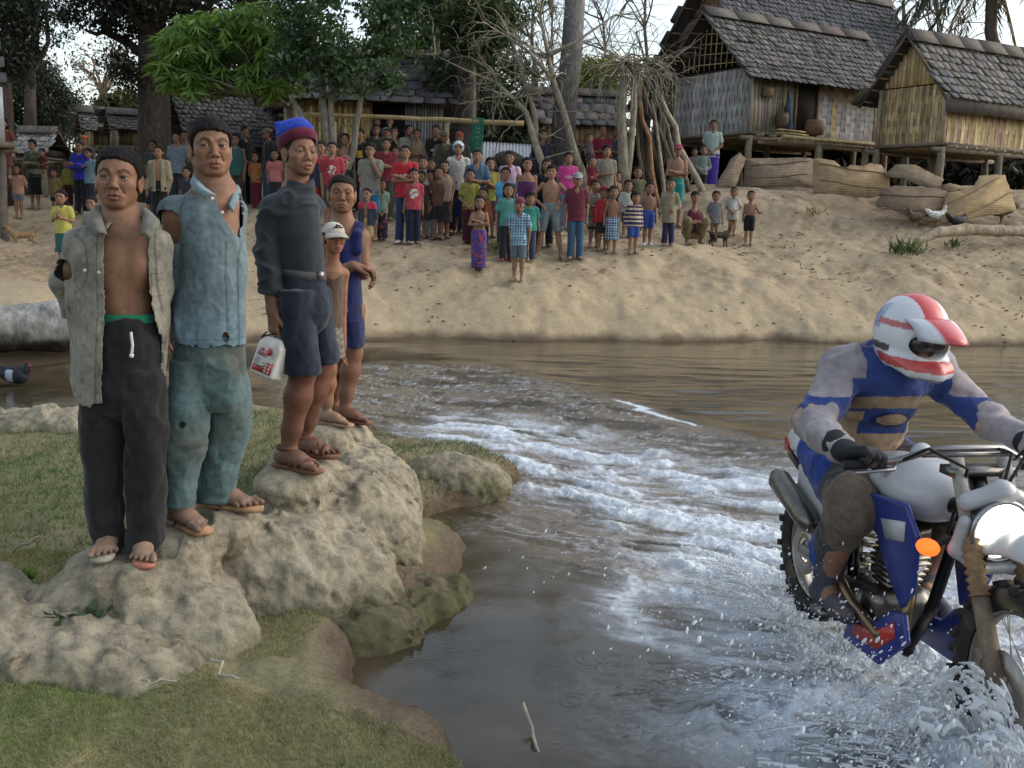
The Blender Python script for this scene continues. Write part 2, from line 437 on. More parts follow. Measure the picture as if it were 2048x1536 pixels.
def make_ground():
    az = np.concatenate([np.radians(np.arange(-180, -44, 4.0)), np.linspace(math.radians(-42), math.radians(42), 760), np.radians(np.arange(46, 181, 4.0))])
    d = np.concatenate([np.geomspace(.6, 9, 240), np.linspace(9.05, 25, 330), np.geomspace(25.2, 600, 70)])
    A, D = np.meshgrid(az, d, indexing='ij'); X, Y = D * np.sin(A), D * np.cos(A)
    Z = terrain(X, Y)
    mb = MB(); mb.grid(np.stack([X, Y, Z], -1))
    V, Q, T, C = mb.data(); x, y, z = V.T
    # what the ground is made of: sand, dust, dry litter, lawn, wet mud
    P = V * np.array([1, 1, 0])
    sand = np.array([.35, .28, .178]); dust = np.array([.31, .245, .17]); litter = np.array([.20, .145, .09]); lawn = np.array([.145, .15, .07]); mud = np.array([.085, .062, .04]); dry = np.array([.25, .205, .125])
    n1 = fbm(P, .55, 5, 21); n2 = fbm(P, 3.5, 4, 22); n3 = fbm(P, 14, 3, 23)
    px = 1024 + FPX * x / np.maximum(y, .5)
    hi = sstep(1.2, 2.0, z + n1 * .5)
    c = sand + (dust - sand) * np.clip(hi * .75 + n1 * .7, 0, 1)[:, None]
    lit = np.clip(n2 * 1.6 + n3 * .9 + .1 - .9 * sstep(.1, .5, -n1), 0, 1) * sstep(.3, 1.0, z) * .75
    lit = np.maximum(lit, sstep(1.1, 1.6, z + n2 * .3) * sstep(1550, 1650, px) * np.clip(.45 + n3, 0, 1) * .8)
    left = sstep(600, 100, px) * sstep(13.5, 14.5, y) * sstep(19.5, 17.5, y + n1)
    lit = np.maximum(lit, left * np.clip(.75 + n3 * .8, 0, 1))
    c = c + (litter - c) * lit[:, None]
    nb = (y < 9.5)
    g = np.clip(.55 + n1 * 1.1 + n2 * .6, 0, 1)[:, None]
    cn = dry + (lawn - dry) * g; cn = cn + (litter - cn) * (np.clip(n2 * 1.4 + n3 * .6 - .25, 0, 1) * .8)[:, None]
    c = np.where(nb[:, None], cn, c)
    sh_ = np.full(len(x), 9.0); sh_[nb] = poly_sd(x[nb], y[nb], SHORE); c_ = sstep(.34, .10, sh_ + n2 * .18) * .9; cn = cn + (np.array([.15, .115, .08]) - cn) * c_[:, None]; c = np.where(nb[:, None], cn, c)
    wet = np.where(nb, sstep(.06, -.06, z + n2 * .03), sstep(.14, -.01, z + n2 * .06)); c = c + (mud - c) * wet[:, None]
    m, nt, b = newmat('ground_earth'); vec = texco(nt)
    f = ramp(nt, noise(nt, 9, 8, .7, vec).outputs['Fac'], [(.3, .84), (.7, 1.14)])
    f2 = ramp(nt, noise(nt, 55, 4, .7, vec).outputs['Fac'], [(.35, .72), (.62, 1.12)])
    cc = mix(nt, mix(nt, attr(nt), f, 1, 'MULTIPLY'), f2, 1, 'MULTIPLY'); nt.links.new(cc, b.inputs['Base Color'])
    b.inputs['Roughness'].default_value = .95; b.inputs['Specular IOR Level'].default_value = .15
    p = bump(nt, b, noise(nt, 6, 9, .68, vec).outputs['Fac'], .2, .06)
    bump(nt, b, noise(nt, 45, 4, .7, vec).outputs['Fac'], .35, .010, p)
    obj('ground', (V, Q, T, c.astype(np.float32)), m, kind='structure')
make_ground()

# ---------------------------------------------------------------- river
_weir_px = [(-700, 705), (300, 700), (600, 698), (760, 704), (900, 722), (1010, 748), (1110, 778), (1200, 812), (1330, 852), (1440, 884), (1570, 925), (1760, 985), (2100, 1090), (2700, 1290)]
WEIR = np.array([at_z(x, y, -.02)[:2] for x, y in _weir_px])
_low = np.concatenate([WEIR, [(30, 1.0), (30, -5), (-30, -5), (-30, WEIR[0, 1])]])
_foam_px = [(800, 868), (930, 835), (1080, 850), (1240, 905), (1420, 955), (1590, 985), (1700, 1100), (2048, 1230), (2500, 1340), (2500, 1640), (2048, 1545), (1800, 1432), (1560, 1330), (1420, 1318), (1290, 1268), (1255, 1205), (1310, 1130), (1210, 1050), (1100, 1005), (1010, 955), (880, 893)]
FOAM = np.array([at_z(x, y, -.12)[:2] for x, y in _foam_px])
_rap_px = [(560, 760), (760, 735), (960, 745), (1110, 785), (1330, 858), (1570, 930), (2100, 1100), (2600, 1250), (2500, 1640), (2048, 1545), (1560, 1330), (1290, 1268), (1255, 1205), (1060, 1090), (950, 1060), (1000, 970), (760, 860), (560, 820)]
RAPID = np.array([at_z(x, y, -.1)[:2] for x, y in _rap_px])
_wake_px = [(1500, 1318), (1640, 1290), (1760, 1280), (1900, 1290), (2100, 1330), (2500, 1420), (2500, 1600), (2048, 1500), (1800, 1420), (1600, 1352)]
WAKE = np.array([at_z(x, y, -.12)[:2] for x, y in _wake_px])
def make_river():
    az = np.linspace(math.radians(-40), math.radians(40), 900); iy = np.linspace(1 / 2.4, 1 / 26., 900)
    A, D = np.meshgrid(az, 1 / iy, indexing='ij'); X, Y = D * np.tan(A), D
    sl = poly_sd(X, Y, _low); fo = poly_sd(X, Y, FOAM); ra = poly_sd(X, Y, RAPID); wk = poly_sd(X, Y, WAKE)
    P = np.stack([X, Y, 0 * X], -1).reshape(-1, 3)
    sh = X.shape
    def rot(a, sx, sy):
        c, s_ = math.cos(a), math.sin(a)
        return np.stack([(P[:, 0] * c + P[:, 1] * s_) * sx, (-P[:, 0] * s_ + P[:, 1] * c) * sy, 0 * P[:, 0]], 1)
    warp = np.stack([fbm(P, 1.3, 3, 61), fbm(P, 1.3, 3, 62), 0 * P[:, 0]], 1)
    Z = -.10 * sstep(-.1, 1.3, sl) - .0
    # the smooth tongue of water that gathers before it drops
    Z = Z + .02 * np.exp(-((sl + .25) / .3) ** 2)
    up = sstep(.2, -.6, sl)
    rip = fbm(rot(.12, .55, 2.6), 1.7, 3, 70).reshape(sh) * .014 + fbm(rot(-.2, 1.2, 6), 1.6, 3, 71).reshape(sh) * .004
    band = np.exp(-((sl + 1.3) / 1.3) ** 2)
    Z = Z + up * rip * (.55 + 1.1 * band) * sstep(15, 12.5, Y * .8 + 2.2)
    rm = sstep(-.25, .35, ra)
    Pw = P + warp * .12
    t1 = fbm(rot(-.55, 1.0, 2.1) + warp * .35, 3.2, 4, 75).reshape(sh); t2 = fbm(rot(-.55, 1.3, 2.4) + warp * .3, 9, 3, 76).reshape(sh)
    Z = Z + rm * (t1 * .026 + t2 * .011)
    fm = sstep(-.3, .3, fo + .15 * t1)
    Z = Z + fm * (np.abs(t1) * .028 + np.abs(t2) * .014)
    calm = sstep(.1, -.3, ra) * sstep(.2, .6, sl)
    Z = Z + calm * fbm(P, 2.2, 3, 78).reshape(sh) * .006
    # rings left by falling drops
    for q in range(20):
        a, b = rng.uniform(1120, 1800), rng.uniform(1290, 1560)
        if q < 8: a, b = [(1395, 1390), (1330, 1425), (1180, 1340), (1150, 1290), (1470, 1400), (1240, 1345), (1530, 1470), (1110, 1520)][q]
        c = at_z(a, b, -.15); r = np.hypot(X - c[0], Y - c[1]); R = rng.uniform(.02, .07) * (2 if q in (0, 4) else 1)
        m = r < R * 1.6
        Z[m] += calm[m] * .0007 * np.cos((r[m] - R) * 2 * PI / .035) * np.exp(-((r[m] - R) / (.032)) ** 2)
    # water thrown up by the wheels
    wm = sstep(-.1, .22, wk)
    spike = np.abs(fbm(rot(-.5, 2.6, 1.2) + warp * .5, 3.5, 3, 81)).reshape(sh)
    fw = np.exp(-(((X - 1.66) / .42) ** 2 + ((Y - 2.80) / .36) ** 2)); t7 = fbm(P, 8, 4, 95).reshape(sh); Z = Z + fw * (.26 + .05 * spike + .09 * t7); f2 = np.exp(-(((X - 1.24) / .50) ** 2 + ((Y - 3.40) / .36) ** 2)); Z = Z + f2 * (.10 + .02 * spike + .08 * t7); fw = np.maximum(fw, f2); wm = np.maximum(wm, np.clip(fw * 1.5, 0, 1))
    Z = Z + wm * (.04 + .05 * spike + .05 * t7 + .03 * t1)
    # white water
    st = fbm(rot(-.5, .8, 3.4) + warp * .5, 3.0, 5, 85).reshape(sh); st2 = fbm(rot(-.35, 1.0, 2.6) + warp * .4, 9, 4, 86).reshape(sh)
    ridge = 1 - np.abs(st) * 2.6; ridge2 = 1 - np.abs(st2) * 2.6
    foam = fm * np.clip(.52 + .55 * st2 + .5 * ridge * .5 + 1.1 * t1, 0, 1) ** 1.3
    foam = np.maximum(foam, rm * np.clip(ridge * .5 + ridge2 * .55 - .62, 0, 1) * 1.3)
    foam = np.maximum(foam, wm * np.clip(.85 + st2 * .7 + .5 * t1, 0, 1))
    edge = np.exp(-((fo + .02 + .12 * st) / .10) ** 2) * sstep(2.2, 4.6, X * 0 + Y) * sstep(5.4, 4.8, Y)
    foam = np.maximum(foam, edge * np.clip(.75 + st2, 0, 1))
    wb = sstep(-.02, .12, fo + .1 * st) * sstep(1.1, .3, fo) * sstep(5.6, 4.9, Y); foam = np.maximum(foam, wb * np.clip(.55 + .6 * st2 + .55 * t1, 0, 1))
    Z = Z + foam * np.abs(fbm(P, 16, 3, 92)).reshape(sh) * .02
    c = at_z(1300, 836, 0)
    fl = np.exp(-((sl + .16 + .1 * st) / .03) ** 2) * sstep(1215, 1260, 1024 + FPX * X / Y) * sstep(1430, 1380, 1024 + FPX * X / Y)
    foam = np.maximum(foam, np.clip(fl * 1.5, 0, 1))
    specks = sstep(.62, .75, fbm(P, 22, 2, 88)).reshape(sh) * calm * .5 * sstep(.1, .5, fbm(P, 1.2, 2, 89)).reshape(sh)
    foam = np.clip(np.maximum(foam, specks), 0, 1)
    mb = MB(); mb.grid(np.stack([X, Y, Z], -1)); V, Q, T, C = mb.data()
    m, nt, b = newmat('river_water'); vec = texco(nt)
    nA = noise(nt, 1.4, 5, .6, vec)
    deep = ramp(nt, nA.outputs['Fac'], [(.35, (.036, .030, .017)), (.65, (.078, .06, .034))])
    silty = mix(nt, deep, (.20, .165, .125), attr(nt, 'silt', 'Fac'))
    fa = attr(nt, 'foam', 'Fac')
    fn = N(nt, 'ShaderNodeMath', operation='MULTIPLY_ADD'); nt.links.new(noise(nt, 60, 5, .75, vec).outputs['Fac'], fn.inputs[0]); fn.inputs[1].default_value = 1.0; fn.inputs[2].default_value = -.5
    ad = N(nt, 'ShaderNodeMath', operation='ADD', use_clamp=True)
    ml = N(nt, 'ShaderNodeMath', operation='MULTIPLY'); nt.links.new(fa, ml.inputs[0]); nt.links.new(fn.outputs[0], ml.inputs[1])
    m2 = N(nt, 'ShaderNodeMath', operation='MULTIPLY'); nt.links.new(ml.outputs[0], m2.inputs[0]); m2.inputs[1].default_value = 1.6
    nt.links.new(fa, ad.inputs[0]); nt.links.new(m2.outputs[0], ad.inputs[1])
    nt.links.new(mix(nt, silty, (.60, .65, .69), ad.outputs[0]), b.inputs['Base Color'])
    r = N(nt, 'ShaderNodeMapRange'); nt.links.new(ad.outputs[0], r.inputs[0]); r.inputs[3].default_value = .03; r.inputs[4].default_value = .7; nt.links.new(r.outputs[0], b.inputs['Roughness'])
    b.inputs['IOR'].default_value = 1.36
    mp = texco(nt, 'Object', (1, 2.2, 1)); ra_ = attr(nt, 'rough', 'Fac')
    bn = N(nt, 'ShaderNodeBump', Distance=.02); nt.links.new(noise(nt, 26, 4, .6, mp).outputs['Fac'], bn.inputs['Height']); nt.links.new(ra_, bn.inputs['Strength']); nt.links.new(bn.outputs['Normal'], b.inputs['Normal'])
    rough = np.clip(.05 + .10 * up * band + .55 * rm + .3 * fm, 0, 1)
    silt = np.clip(rm * (.5 + st) * .9 + .25 * fm, 0, 1)
    at = {'foam': foam.ravel(), 'rough': rough.ravel(), 'silt': silt.ravel()}
    obj('river_water', (V, Q, T, None, at), m, kind='structure')
make_river()

# ---------------------------------------------------------------- camera, sky, sun
cam = bpy.data.cameras.new('camera'); cam.lens = 36 * FPX / IMW; cam.sensor_width = 36; cam.clip_start = .05; cam.clip_end = 2000
co = bpy.data.objects.new('camera', cam); COL.objects.link(co); co.location = Vector(CAM); co.rotation_euler = CROT.to_euler(); scene.camera = co
w = bpy.data.worlds.new('World'); scene.world = w; w.use_nodes = True; wt = w.node_tree; bg = wt.nodes['Background']
SUN_EL, SUN_AZ = math.radians(30), math.radians(85)
sky = wt.nodes.new('ShaderNodeTexSky'); sky.sky_type = 'NISHITA'; sky.sun_disc = False; sky.sun_elevation = SUN_EL; sky.sun_rotation = SUN_AZ
sky.air_density = 1.2; sky.dust_density = 2.0; sky.ozone_density = 1.0
hs = wt.nodes.new('ShaderNodeHueSaturation'); hs.inputs['Saturation'].default_value = .6
wt.links.new(sky.outputs[0], hs.inputs['Color']); wt.links.new(hs.outputs[0], bg.inputs[0]); bg.inputs[1].default_value = .15
sl = bpy.data.lights.new('sun', 'SUN'); sl.energy = .55; sl.angle = math.radians(85); sl.color = (1, .97, .92)
so = bpy.data.objects.new('sun', sl); COL.objects.link(so)
sd = Vector((math.sin(SUN_AZ) * math.cos(SUN_EL), math.cos(SUN_AZ) * math.cos(SUN_EL), math.sin(SUN_EL)))
so.rotation_euler = sd.to_track_quat('Z', 'Y').to_euler(); so.location = sd * 50
scene.view_settings.view_transform = 'Standard'; scene.view_settings.look = 'None'; scene.view_settings.gamma = 1; scene.view_settings.exposure = .98
scene.cycles.max_bounces = 6; scene.cycles.diffuse_bounces = 3; scene.cycles.glossy_bounces = 3; scene.cycles.caustics_reflective = False; scene.cycles.caustics_refractive = False
scene.cycles.use_denoising = True; scene.cycles.sample_clamp_indirect = 6
try: scene.cycles.denoiser = 'OPENIMAGEDENOISE'
except Exception: pass
print('land', round(time.time() - T0, 1))
# ================================================================ where the men in front stand (x, y, sole height)
def foot_at(px, py, Y): p = at_y(px, py, Y); return p
FEET = {  # ankle pixel, sole pixel y, toe direction
 'a': [((224, 1072), 1096, 3.85, (.12, -1)), ((284, 1080), 1108, 3.83, (.42, -1))],
 'b': [((352, 1015), 1050, 3.98, (.85, -.62)), ((432, 995), 1014, 4.12, (1, -.22))],
 'c': [((574, 915), 936, 4.66, (.9, -.5)), ((604, 893), 908, 4.85, (.92, -.42))],
 'd': [((652, 836), 848, 5.75, (.95, -.35)), ((612, 822), 833, 5.95, (.9, -.3))],
 'e': [((688, 828), 842, 6.2, (.93, -.4)), ((664, 822), 836, 6.35, (.9, -.3))]}
SOLE = {k: [(at_y(x, sy, Y)) for (x, y), sy, Y, f in v] for k, v in FEET.items()}
def rock_sdf(ells, pads, seed, amp=.05):
    s = SDF()
    for c, r, *a in ells: s.ell(c, r, None if not a else rotm(a[0]), .16)
    for p in pads: s.ell(p - np.array([0, 0, .085]), (.17, .17, .085), None, .10)
    soles = np.array(pads).reshape(-1, 3)
    def f(P, pad=.05):
        d = s(P, pad=pad + .15)
        n = fbm(P, 2.6, 4, seed) * amp * 1.1 + (.2 - np.abs(fbm(P, 4.5, 3, seed + 3))) * amp * .8 + .9 * amp * fbm(P * np.array([1, 1, .3]), 7, 3, seed + 8) + (.2 - np.abs(fbm(P * np.array([1, 1, 1.6]), 11, 3, seed + 5))) * amp * .28 + fbm(P, 30, 2, seed + 7) * amp * .3
        if len(soles):
            k = np.min(np.stack([np.hypot(np.hypot(P[:, 0] - q[0], P[:, 1] - q[1]), np.maximum(q[2] - .2 - P[:, 2], 0)) for q in soles]), 0)
            n = n * sstep(.06, .24, k)
            for q in soles:  # nothing pokes up through the soles
                r = np.hypot(P[:, 0] - q[0], P[:, 1] - q[1]); d = np.maximum(d, np.where(r < .15, P[:, 2] - q[2] + .004, -1))
        return d + n
    return f, s.bounds()
ROCKS = [
 ('pale lumpy earth boulder half buried in the lawn below the man in the grey shirt', [((-1.74, 3.62, .05), (.56, .30, .19)), ((-1.34, 3.44, .0), (.28, .20, .13)), ((-2.4, 3.8, .1), (.5, .4, .22))], '', 11),
 ('rounded pale boulder under the sandals of the man in the open grey shirt', [((-1.50, 3.98, .06), (.40, .36, .29)), ((-1.25, 3.72, .0), (.30, .22, .24)), ((-1.62, 3.74, .02), (.28, .18, .24))], 'ab', 12),
 ('long pale ridge of rock under the men in blue shirt, wool hat and tank top', [((-1.10, 4.30, .08), (.42, .34, .30)), ((-.84, 4.42, .02), (.32, .26, .26)), ((-.98, 4.9, .12), (.40, .42, .30)), ((-.74, 5.05, .0), (.30, .42, .33)), ((-.92, 5.6, .12), (.36, .5, .22)), ((-.86, 5.8, .06), (.26, .40, .28)), ((-1.15, 6.2, .08), (.42, .45, .26))], 'abcde', 13),
 ('low wet rock with a mossy foot standing out into the rapids', [((-.32, 6.42, -.02), (.33, .22, .20)), ((-.52, 6.5, -.03), (.22, .2, .15))], '', 14),
 ('pale rim of rock along the far edge of the lawn by the duck pond', [((-3.6, 7.55, .02), (.75, .3, .17)), ((-4.6, 7.3, 0), (.6, .3, .16)), ((-2.7, 7.7, 0), (.6, .28, .13))], '', 15),
 ('flat dirty ledge of rock dropping to the still pool', [((-.62, 4.15, -.14), (.26, .24, .17)), ((-.42, 4.6, -.15), (.24, .26, .14))], '', 16)]
def rock_mat(dk=0):
    m, nt, b = newmat('pale_rock' if not dk else 'muddy_rock'); vec = texco(nt, 'Object')
    n1 = noise(nt, 3.2, 7, .65, vec); n2 = noise(nt, 16, 6, .7, vec)
    c = ramp(nt, n1.outputs['Fac'], [(.30, (.17, .145, .10)), (.46, (.275, .24, .17)), (.7, (.35, .31, .225))] if not dk else [(.3, (.07, .075, .03)), (.5, (.14, .115, .075)), (.7, (.19, .16, .11))])
    c = mix(nt, c, ramp(nt, n2.outputs['Fac'], [(.36, .58), (.58, 1.10)]), 1, 'MULTIPLY')
    g = N(nt, 'ShaderNodeNewGeometry'); sp = N(nt, 'ShaderNodeSeparateXYZ'); nt.links.new(g.outputs['Position'], sp.inputs[0])
    mr = N(nt, 'ShaderNodeMapRange'); nt.links.new(sp.outputs[2], mr.inputs[0]); mr.inputs[1].default_value = .16; mr.inputs[2].default_value = -.02
    mm = N(nt, 'ShaderNodeMath', operation='MULTIPLY', use_clamp=True); nt.links.new(mr.outputs[0], mm.inputs[0])
    nt.links.new(ramp(nt, noise(nt, 6, 5, .65, vec).outputs['Fac'], [(.35, 0), (.6, 1)]), mm.inputs[1])
    c = mix(nt, c, (.085, .085, .035), mm.outputs[0])
    nt.links.new(c, b.inputs['Base Color']); b.inputs['Roughness'].default_value = .95; b.inputs['Specular IOR Level'].default_value = .2
    p = bump(nt, b, noise(nt, 11, 9, .72, vec).outputs['Fac'], .8, .035); bump(nt, b, noise(nt, 70, 4, .7, vec).outputs['Fac'], .5, .006, p); return m
M['rock'] = rock_mat(); M['mudrock'] = rock_mat(1)
for lab, ells, who, sd_ in ROCKS:
    pads = []
    for k in who:
        for p in SOLE[k]:
            if any(np.hypot(p[0] - c[0], p[1] - c[1]) < max(r[0], r[1]) + .12 for c, r, *a in ells): pads.append(p)
    f, (lo, hi) = rock_sdf(ells, pads, sd_, .055 if sd_ != 14 else .035)
    c = (lo + hi) / 2; c[2] = 0
    obj('boulder', mesh_sdf(f, lo - .08, hi + .08, .0125, margin=.12, slack=1.5), M['rock' if sd_ < 16 else 'mudrock'], loc=c, label=lab, cat='rock')
print('rocks', round(time.time() - T0, 1))
# ================================================================ people: shared anatomy
def rotm(yaw=0, pitch=0, roll=0):
    """rows are the local axes (x = the person's left, y = back, z = up) in world space; yaw > 0 turns the face towards +x"""
    m = np.array(Matrix.Rotation(yaw, 3, 'Z') @ Matrix.Rotation(pitch, 3, 'X') @ Matrix.Rotation(roll, 3, 'Y')); return m.T
SKIN = np.array([.235, .128, .078]); LIP = np.array([.20, .075, .055]); BROW = np.array([.018, .013, .011]); HAIR = np.array([.012, .010, .010])
def head_ops(s, C, hh, R, det=True, width=1.0, jaw=1.0, nose=1.0, cheek=1.0, lips=1.0, gape=0):
    C = np.asarray(C, float)
    w_ = lambda p: C + (np.asarray(p, float) * hh) @ R
    def E(p, r, k=.04, mode='u', rot=None): s.ell(w_(p), np.asarray(r) * hh, R if rot is None else rot @ R, k * hh, mode)
    def Cp(a, b, ra, rb=None, k=.04, mode='u'): s.cap(w_(a), w_(b), ra * hh, (ra if rb is None else rb) * hh, k * hh, mode)
    W = width
    E((0, .07, .66), (.345 * W, .42, .335), .02)
    E((0, -.08, .50), (.305 * W, .27, .34), .06)
    E((0, -.13, .22), (.235 * W * jaw, .215, .20), .09)
    E((0, -.27, .085), (.10 * jaw, .085, .075), .08)
    for x in (-1, 1):
        Cp((x * .25 * W * jaw, .02, .26), (x * .10 * jaw, -.25, .09), .075, .06, .08)
        E((x * .205 * W, -.205, .415), (.10 * cheek, .11, .085), .11); E((x * .155 * W, -.15, .30), (.115, .12, .15), .12)
    if det:
        for x in (-1, 1):
            Cp((x * .07, -.335, .605), (x * .24 * W, -.265, .60), .042, .035, .06)
            E((x * .15, -.375, .53), (.10, .075, .062), .05, 's')
            E((x * .15, -.268, .528), (.092, .088, .084), .02)
    Cp((0, -.315, .58), (0, -.395, .385), .034, .050 * nose, .05)
    E((0, -.412, .375), (.050 * nose, .046, .040), .03)
    for x in (-1, 1): E((x * .060 * nose, -.368, .352), (.036 * nose, .052, .033), .025)
    E((0, -.295, .225), (.15, .085, .105), .07)
    if det:
        z0 = .222 + gape * .5
        Cp((-.115, -.345, .212), (-.03, -.393, z0 + .018), .020, .027 * lips, .025); Cp((.115, -.345, .212), (.03, -.393, z0 + .018), .020, .027 * lips, .025)
        Cp((-.10, -.345, .200), (-.025, -.385, .172 - gape), .020, .032 * lips, .025); Cp((.10, -.345, .200), (.025, -.385, .172 - gape), .020, .032 * lips, .025); Cp((-.03, -.385, .170 - gape), (.03, -.385, .170 - gape), .032 * lips, None, .02)
        Cp((-.115, -.372, .205), (.115, -.372, .205), .008, None, .02, 's'); Cp((-.06, -.41, .204), (.06, -.41, .204), .010 + gape * .6, None, .02, 's')
        for x in (-1, 1):
            E((x * .152, -.365, .524), (.074, .075, .0195), .010, 's')
            E((x * .035 * nose, -.40, .335), (.018, .02, .012), .012, 's')
            Cp((x * .09, -.34, .37), (x * .15, -.30, .25), .008, .006, .05, 's')
        Cp((0, -.41, .30), (0, -.405, .26), .010, None, .03, 's')
    for x in (-1, 1):
        a = np.array(Matrix.Rotation(x * .35, 3, 'Z'))
        E((x * .355 * W, .075, .455), (.035, .095, .165), .02, 'u', a)
        if det:
            E((x * .405 * W, .055, .47), (.03, .055, .115), .02, 's', a)
            Cp((x * .372 * W, .13, .38), (x * .385 * W, .15, .52), .020, .022, .02); Cp((x * .385 * W, .15, .52), (x * .375 * W, .08, .60), .022, .018, .02)
            E((x * .36 * W, .03, .32), (.030, .045, .045), .02, 'u')
def head_paint(P, col, C, hh, R, det=True, width=1.0, brow=1.0, stub=.0, skin=SKIN, gape=0):
    q = ((P - np.asarray(C, float)) / hh) @ R.T
    x, y, z = np.abs(q[:, 0]), q[:, 1], q[:, 2]; fr = y < -.12; inh = (z > -.05) & (z < 1.1) & (np.abs(y) < .7) & (x < .6)
    def put(m, c, a):
        a = (np.clip(m, 0, 1) * a * inh)[:, None]; col[:] = col + (np.asarray(c) - col) * a
    put(sstep(.5, .2, np.hypot(x - .2, (z - .40))) * fr, skin * np.array([1.12, .95, .88]), .25)
    bl = .63 + .03 * sstep(.06, .16, x) - .05 * sstep(.16, .27, x)
    put(sstep(.034 * brow, .014, np.abs(z - bl + .012)) * sstep(.045, .085, x) * sstep(.28, .21, x) * fr, BROW, .85)
    lm = sstep(.052, .030, np.abs(z - .197) - .022 * sstep(.13, 0, x)) * sstep(.135, .10, x) * (y < -.26)
    put(lm, LIP, .7)
    put(sstep(.018 + gape, .004, np.abs(z - .204)) * sstep(.115, .08, x) * (y < -.26), LIP * .25, .8)
    if stub: put(sstep(.10, .04, np.abs(z - .29)) * sstep(.16, .08, x) * (y < -.26) + sstep(.14, .02, z) * (y < -.1), BROW, stub)
    if not det:
        put(sstep(.042, .022, np.abs(z - .535)) * sstep(.10, .06, np.abs(x - .15)) * fr, (.015, .010, .009), .95)
        put(sstep(.03, .012, np.abs(z - .342)) * sstep(.075, .05, x) * fr, skin * .35, .6)
    put(sstep(.016, .005, np.abs(z - .549 + .6 * np.abs(x - .15) ** 1.5)) * sstep(.10, .07, np.abs(x - .152)) * fr * det, BROW, .75)
    return col
def eye_mesh(C, hh, R, side, gaze=(0, 0)):
    c = np.asarray(C, float) + (np.array([side * .150, -.262, .527]) * hh) @ R; r = .082 * hh
    A = np.array(Matrix.Rotation(gaze[0], 3, 'Z') @ Matrix.Rotation(gaze[1], 3, 'X')).T @ R
    ax = np.array([A[0], A[2], -A[1]])
    def colr(P):
        d = ((P - c) / r) @ ax.T; a = np.arccos(np.clip(d[:, 2], -1, 1))
        o = np.tile(np.array([.30, .26, .225], np.float32), (len(P), 1)); o[a < .66] = (.022, .012, .008); o[a < .30] = (.003, .003, .003); return o
    mb = MB(); mb.sphere(c, r, 28, 26, ax, colr); return mb
HL = [[-.5, -.33, -.26, -.18, -.13, -.04, -.02, .06, .10, .16, .3, .6], [.86, .80, .76, .70, .60, .50, .40, .40, .56, .40, .25, .20]]
def hair_fn(C, hh, R, width=1.0, vol=.045, line=HL, tuft=.02, fringe=0., seed=3, top=0, side=0, maxz=2.0):
    C = np.asarray(C, float)
    def f(P, pad=0):
        q = ((P - C) / hh) @ R.T
        e = np.array([0, .07, .66]); zz = q[:, 2]
        v = vol + top * sstep(.7, 1.0, zz)
        r = np.array([.345 * width, .42, .335])[None] + np.stack([v + side * sstep(.5, .9, zz), v, v], 1)
        d1 = q - e; k0 = np.linalg.norm(d1 / r, axis=1); k1 = np.linalg.norm(d1 / (r * r), axis=1) + 1e-9; d = k0 * (k0 - 1) / k1
        d2 = q - np.array([0, .13, .42]); r2 = np.array([.325 * width + vol * .6, .31 + vol * .4, .30]); k0 = np.linalg.norm(d2 / r2, axis=1); k1 = np.linalg.norm(d2 / (r2 * r2), axis=1) + 1e-9
        d = smin(d, k0 * (k0 - 1) / k1, .06)
        w = np.stack([q[:, 0] * 9, q[:, 1] * 7, q[:, 2] * 4], 1)
        d = d - tuft * (vnoise(w, 1.0, seed) + .6 * vnoise(w, 2.7, seed + 1) + .45 * vnoise(w * np.array([1, 1, .5]), 6, seed + 2))
        zl = np.interp(q[:, 1], line[0], line[1]) - fringe * sstep(.28, .05, np.abs(q[:, 0] + .04)) * (q[:, 1] < -.1) + .04 * vnoise(q * np.array([24, 12, 2]), 1., seed + 5)
        d = smax(d, zl - q[:, 2], .03)
        return np.maximum(d, q[:, 2] - maxz) * hh
    return f
def hair_obj(parent, C, hh, R, res, color=HAIR, name='hair', **kw):
    f = hair_fn(C, hh, R, **kw); C = np.asarray(C, float); c = C + (np.array([0, .05, .6]) * hh) @ R; h = hh * .75
    return obj(name, mesh_sdf(f, c - h, c + h, res, color, margin=hh * .15, slack=1.6), M['hair'], parent)
def hand_ops(s, w, d, n, side, sc=1.0, curl=.5, spread=1.0, thumb=.5, det=True):
    """wrist w, finger direction d, palm normal n (fingers curl towards n); side = +1 when cross(d, n) points to the thumb"""
    d = np.asarray(d, float); d /= np.linalg.norm(d); n = np.asarray(n, float); n = n - d * (n @ d); n /= np.linalg.norm(n); u = np.cross(d, n) * side; w = np.asarray(w, float)
    Rm = np.array([d, u, n])
    s.rbox(w + d * .048 * sc, np.array([.050, .038, .014]) * sc, Rm, .012 * sc, .014 * sc)
    s.cap(w - d * .01 * sc, w + d * .03 * sc, .024 * sc, .022 * sc, .015 * sc)
    L = [.078, .086, .080, .062]
    for i in range(4):
        o = (.0285 - i * .019) * sc
        p = w + d * (.092 - abs(i - 1.2) * .004) * sc + u * o; c = curl * (1 + .10 * i); a = .35 * c
        for j, fr in enumerate((.44, .32, .24)):
            dd = d * math.cos(a) + n * math.sin(a) + u * (.5 - i / 3) * .14 * spread
            q = p + dd / np.linalg.norm(dd) * L[i] * fr * sc; s.cap(p, q, (.0092 - j * .0008) * sc, (.0086 - j * .0010) * sc, .003 * sc if j else .008 * sc); p = q; a += c * (1.0 if j == 0 else .7)
    p = w + d * .025 * sc + u * .030 * sc; a = thumb
    dd = d * .75 + u * .65 * (1 - a * .5) + n * .5 * a
    for j, l in enumerate((.042, .034, .026)):
        dd = dd / np.linalg.norm(dd); q = p + dd * l * sc; s.cap(p, q, (.0115 - j * .001) * sc, (.0105 - j * .0012) * sc, .008 * sc if j == 0 else .003 * sc); p = q; dd = dd + d * .35 + n * .35 * a
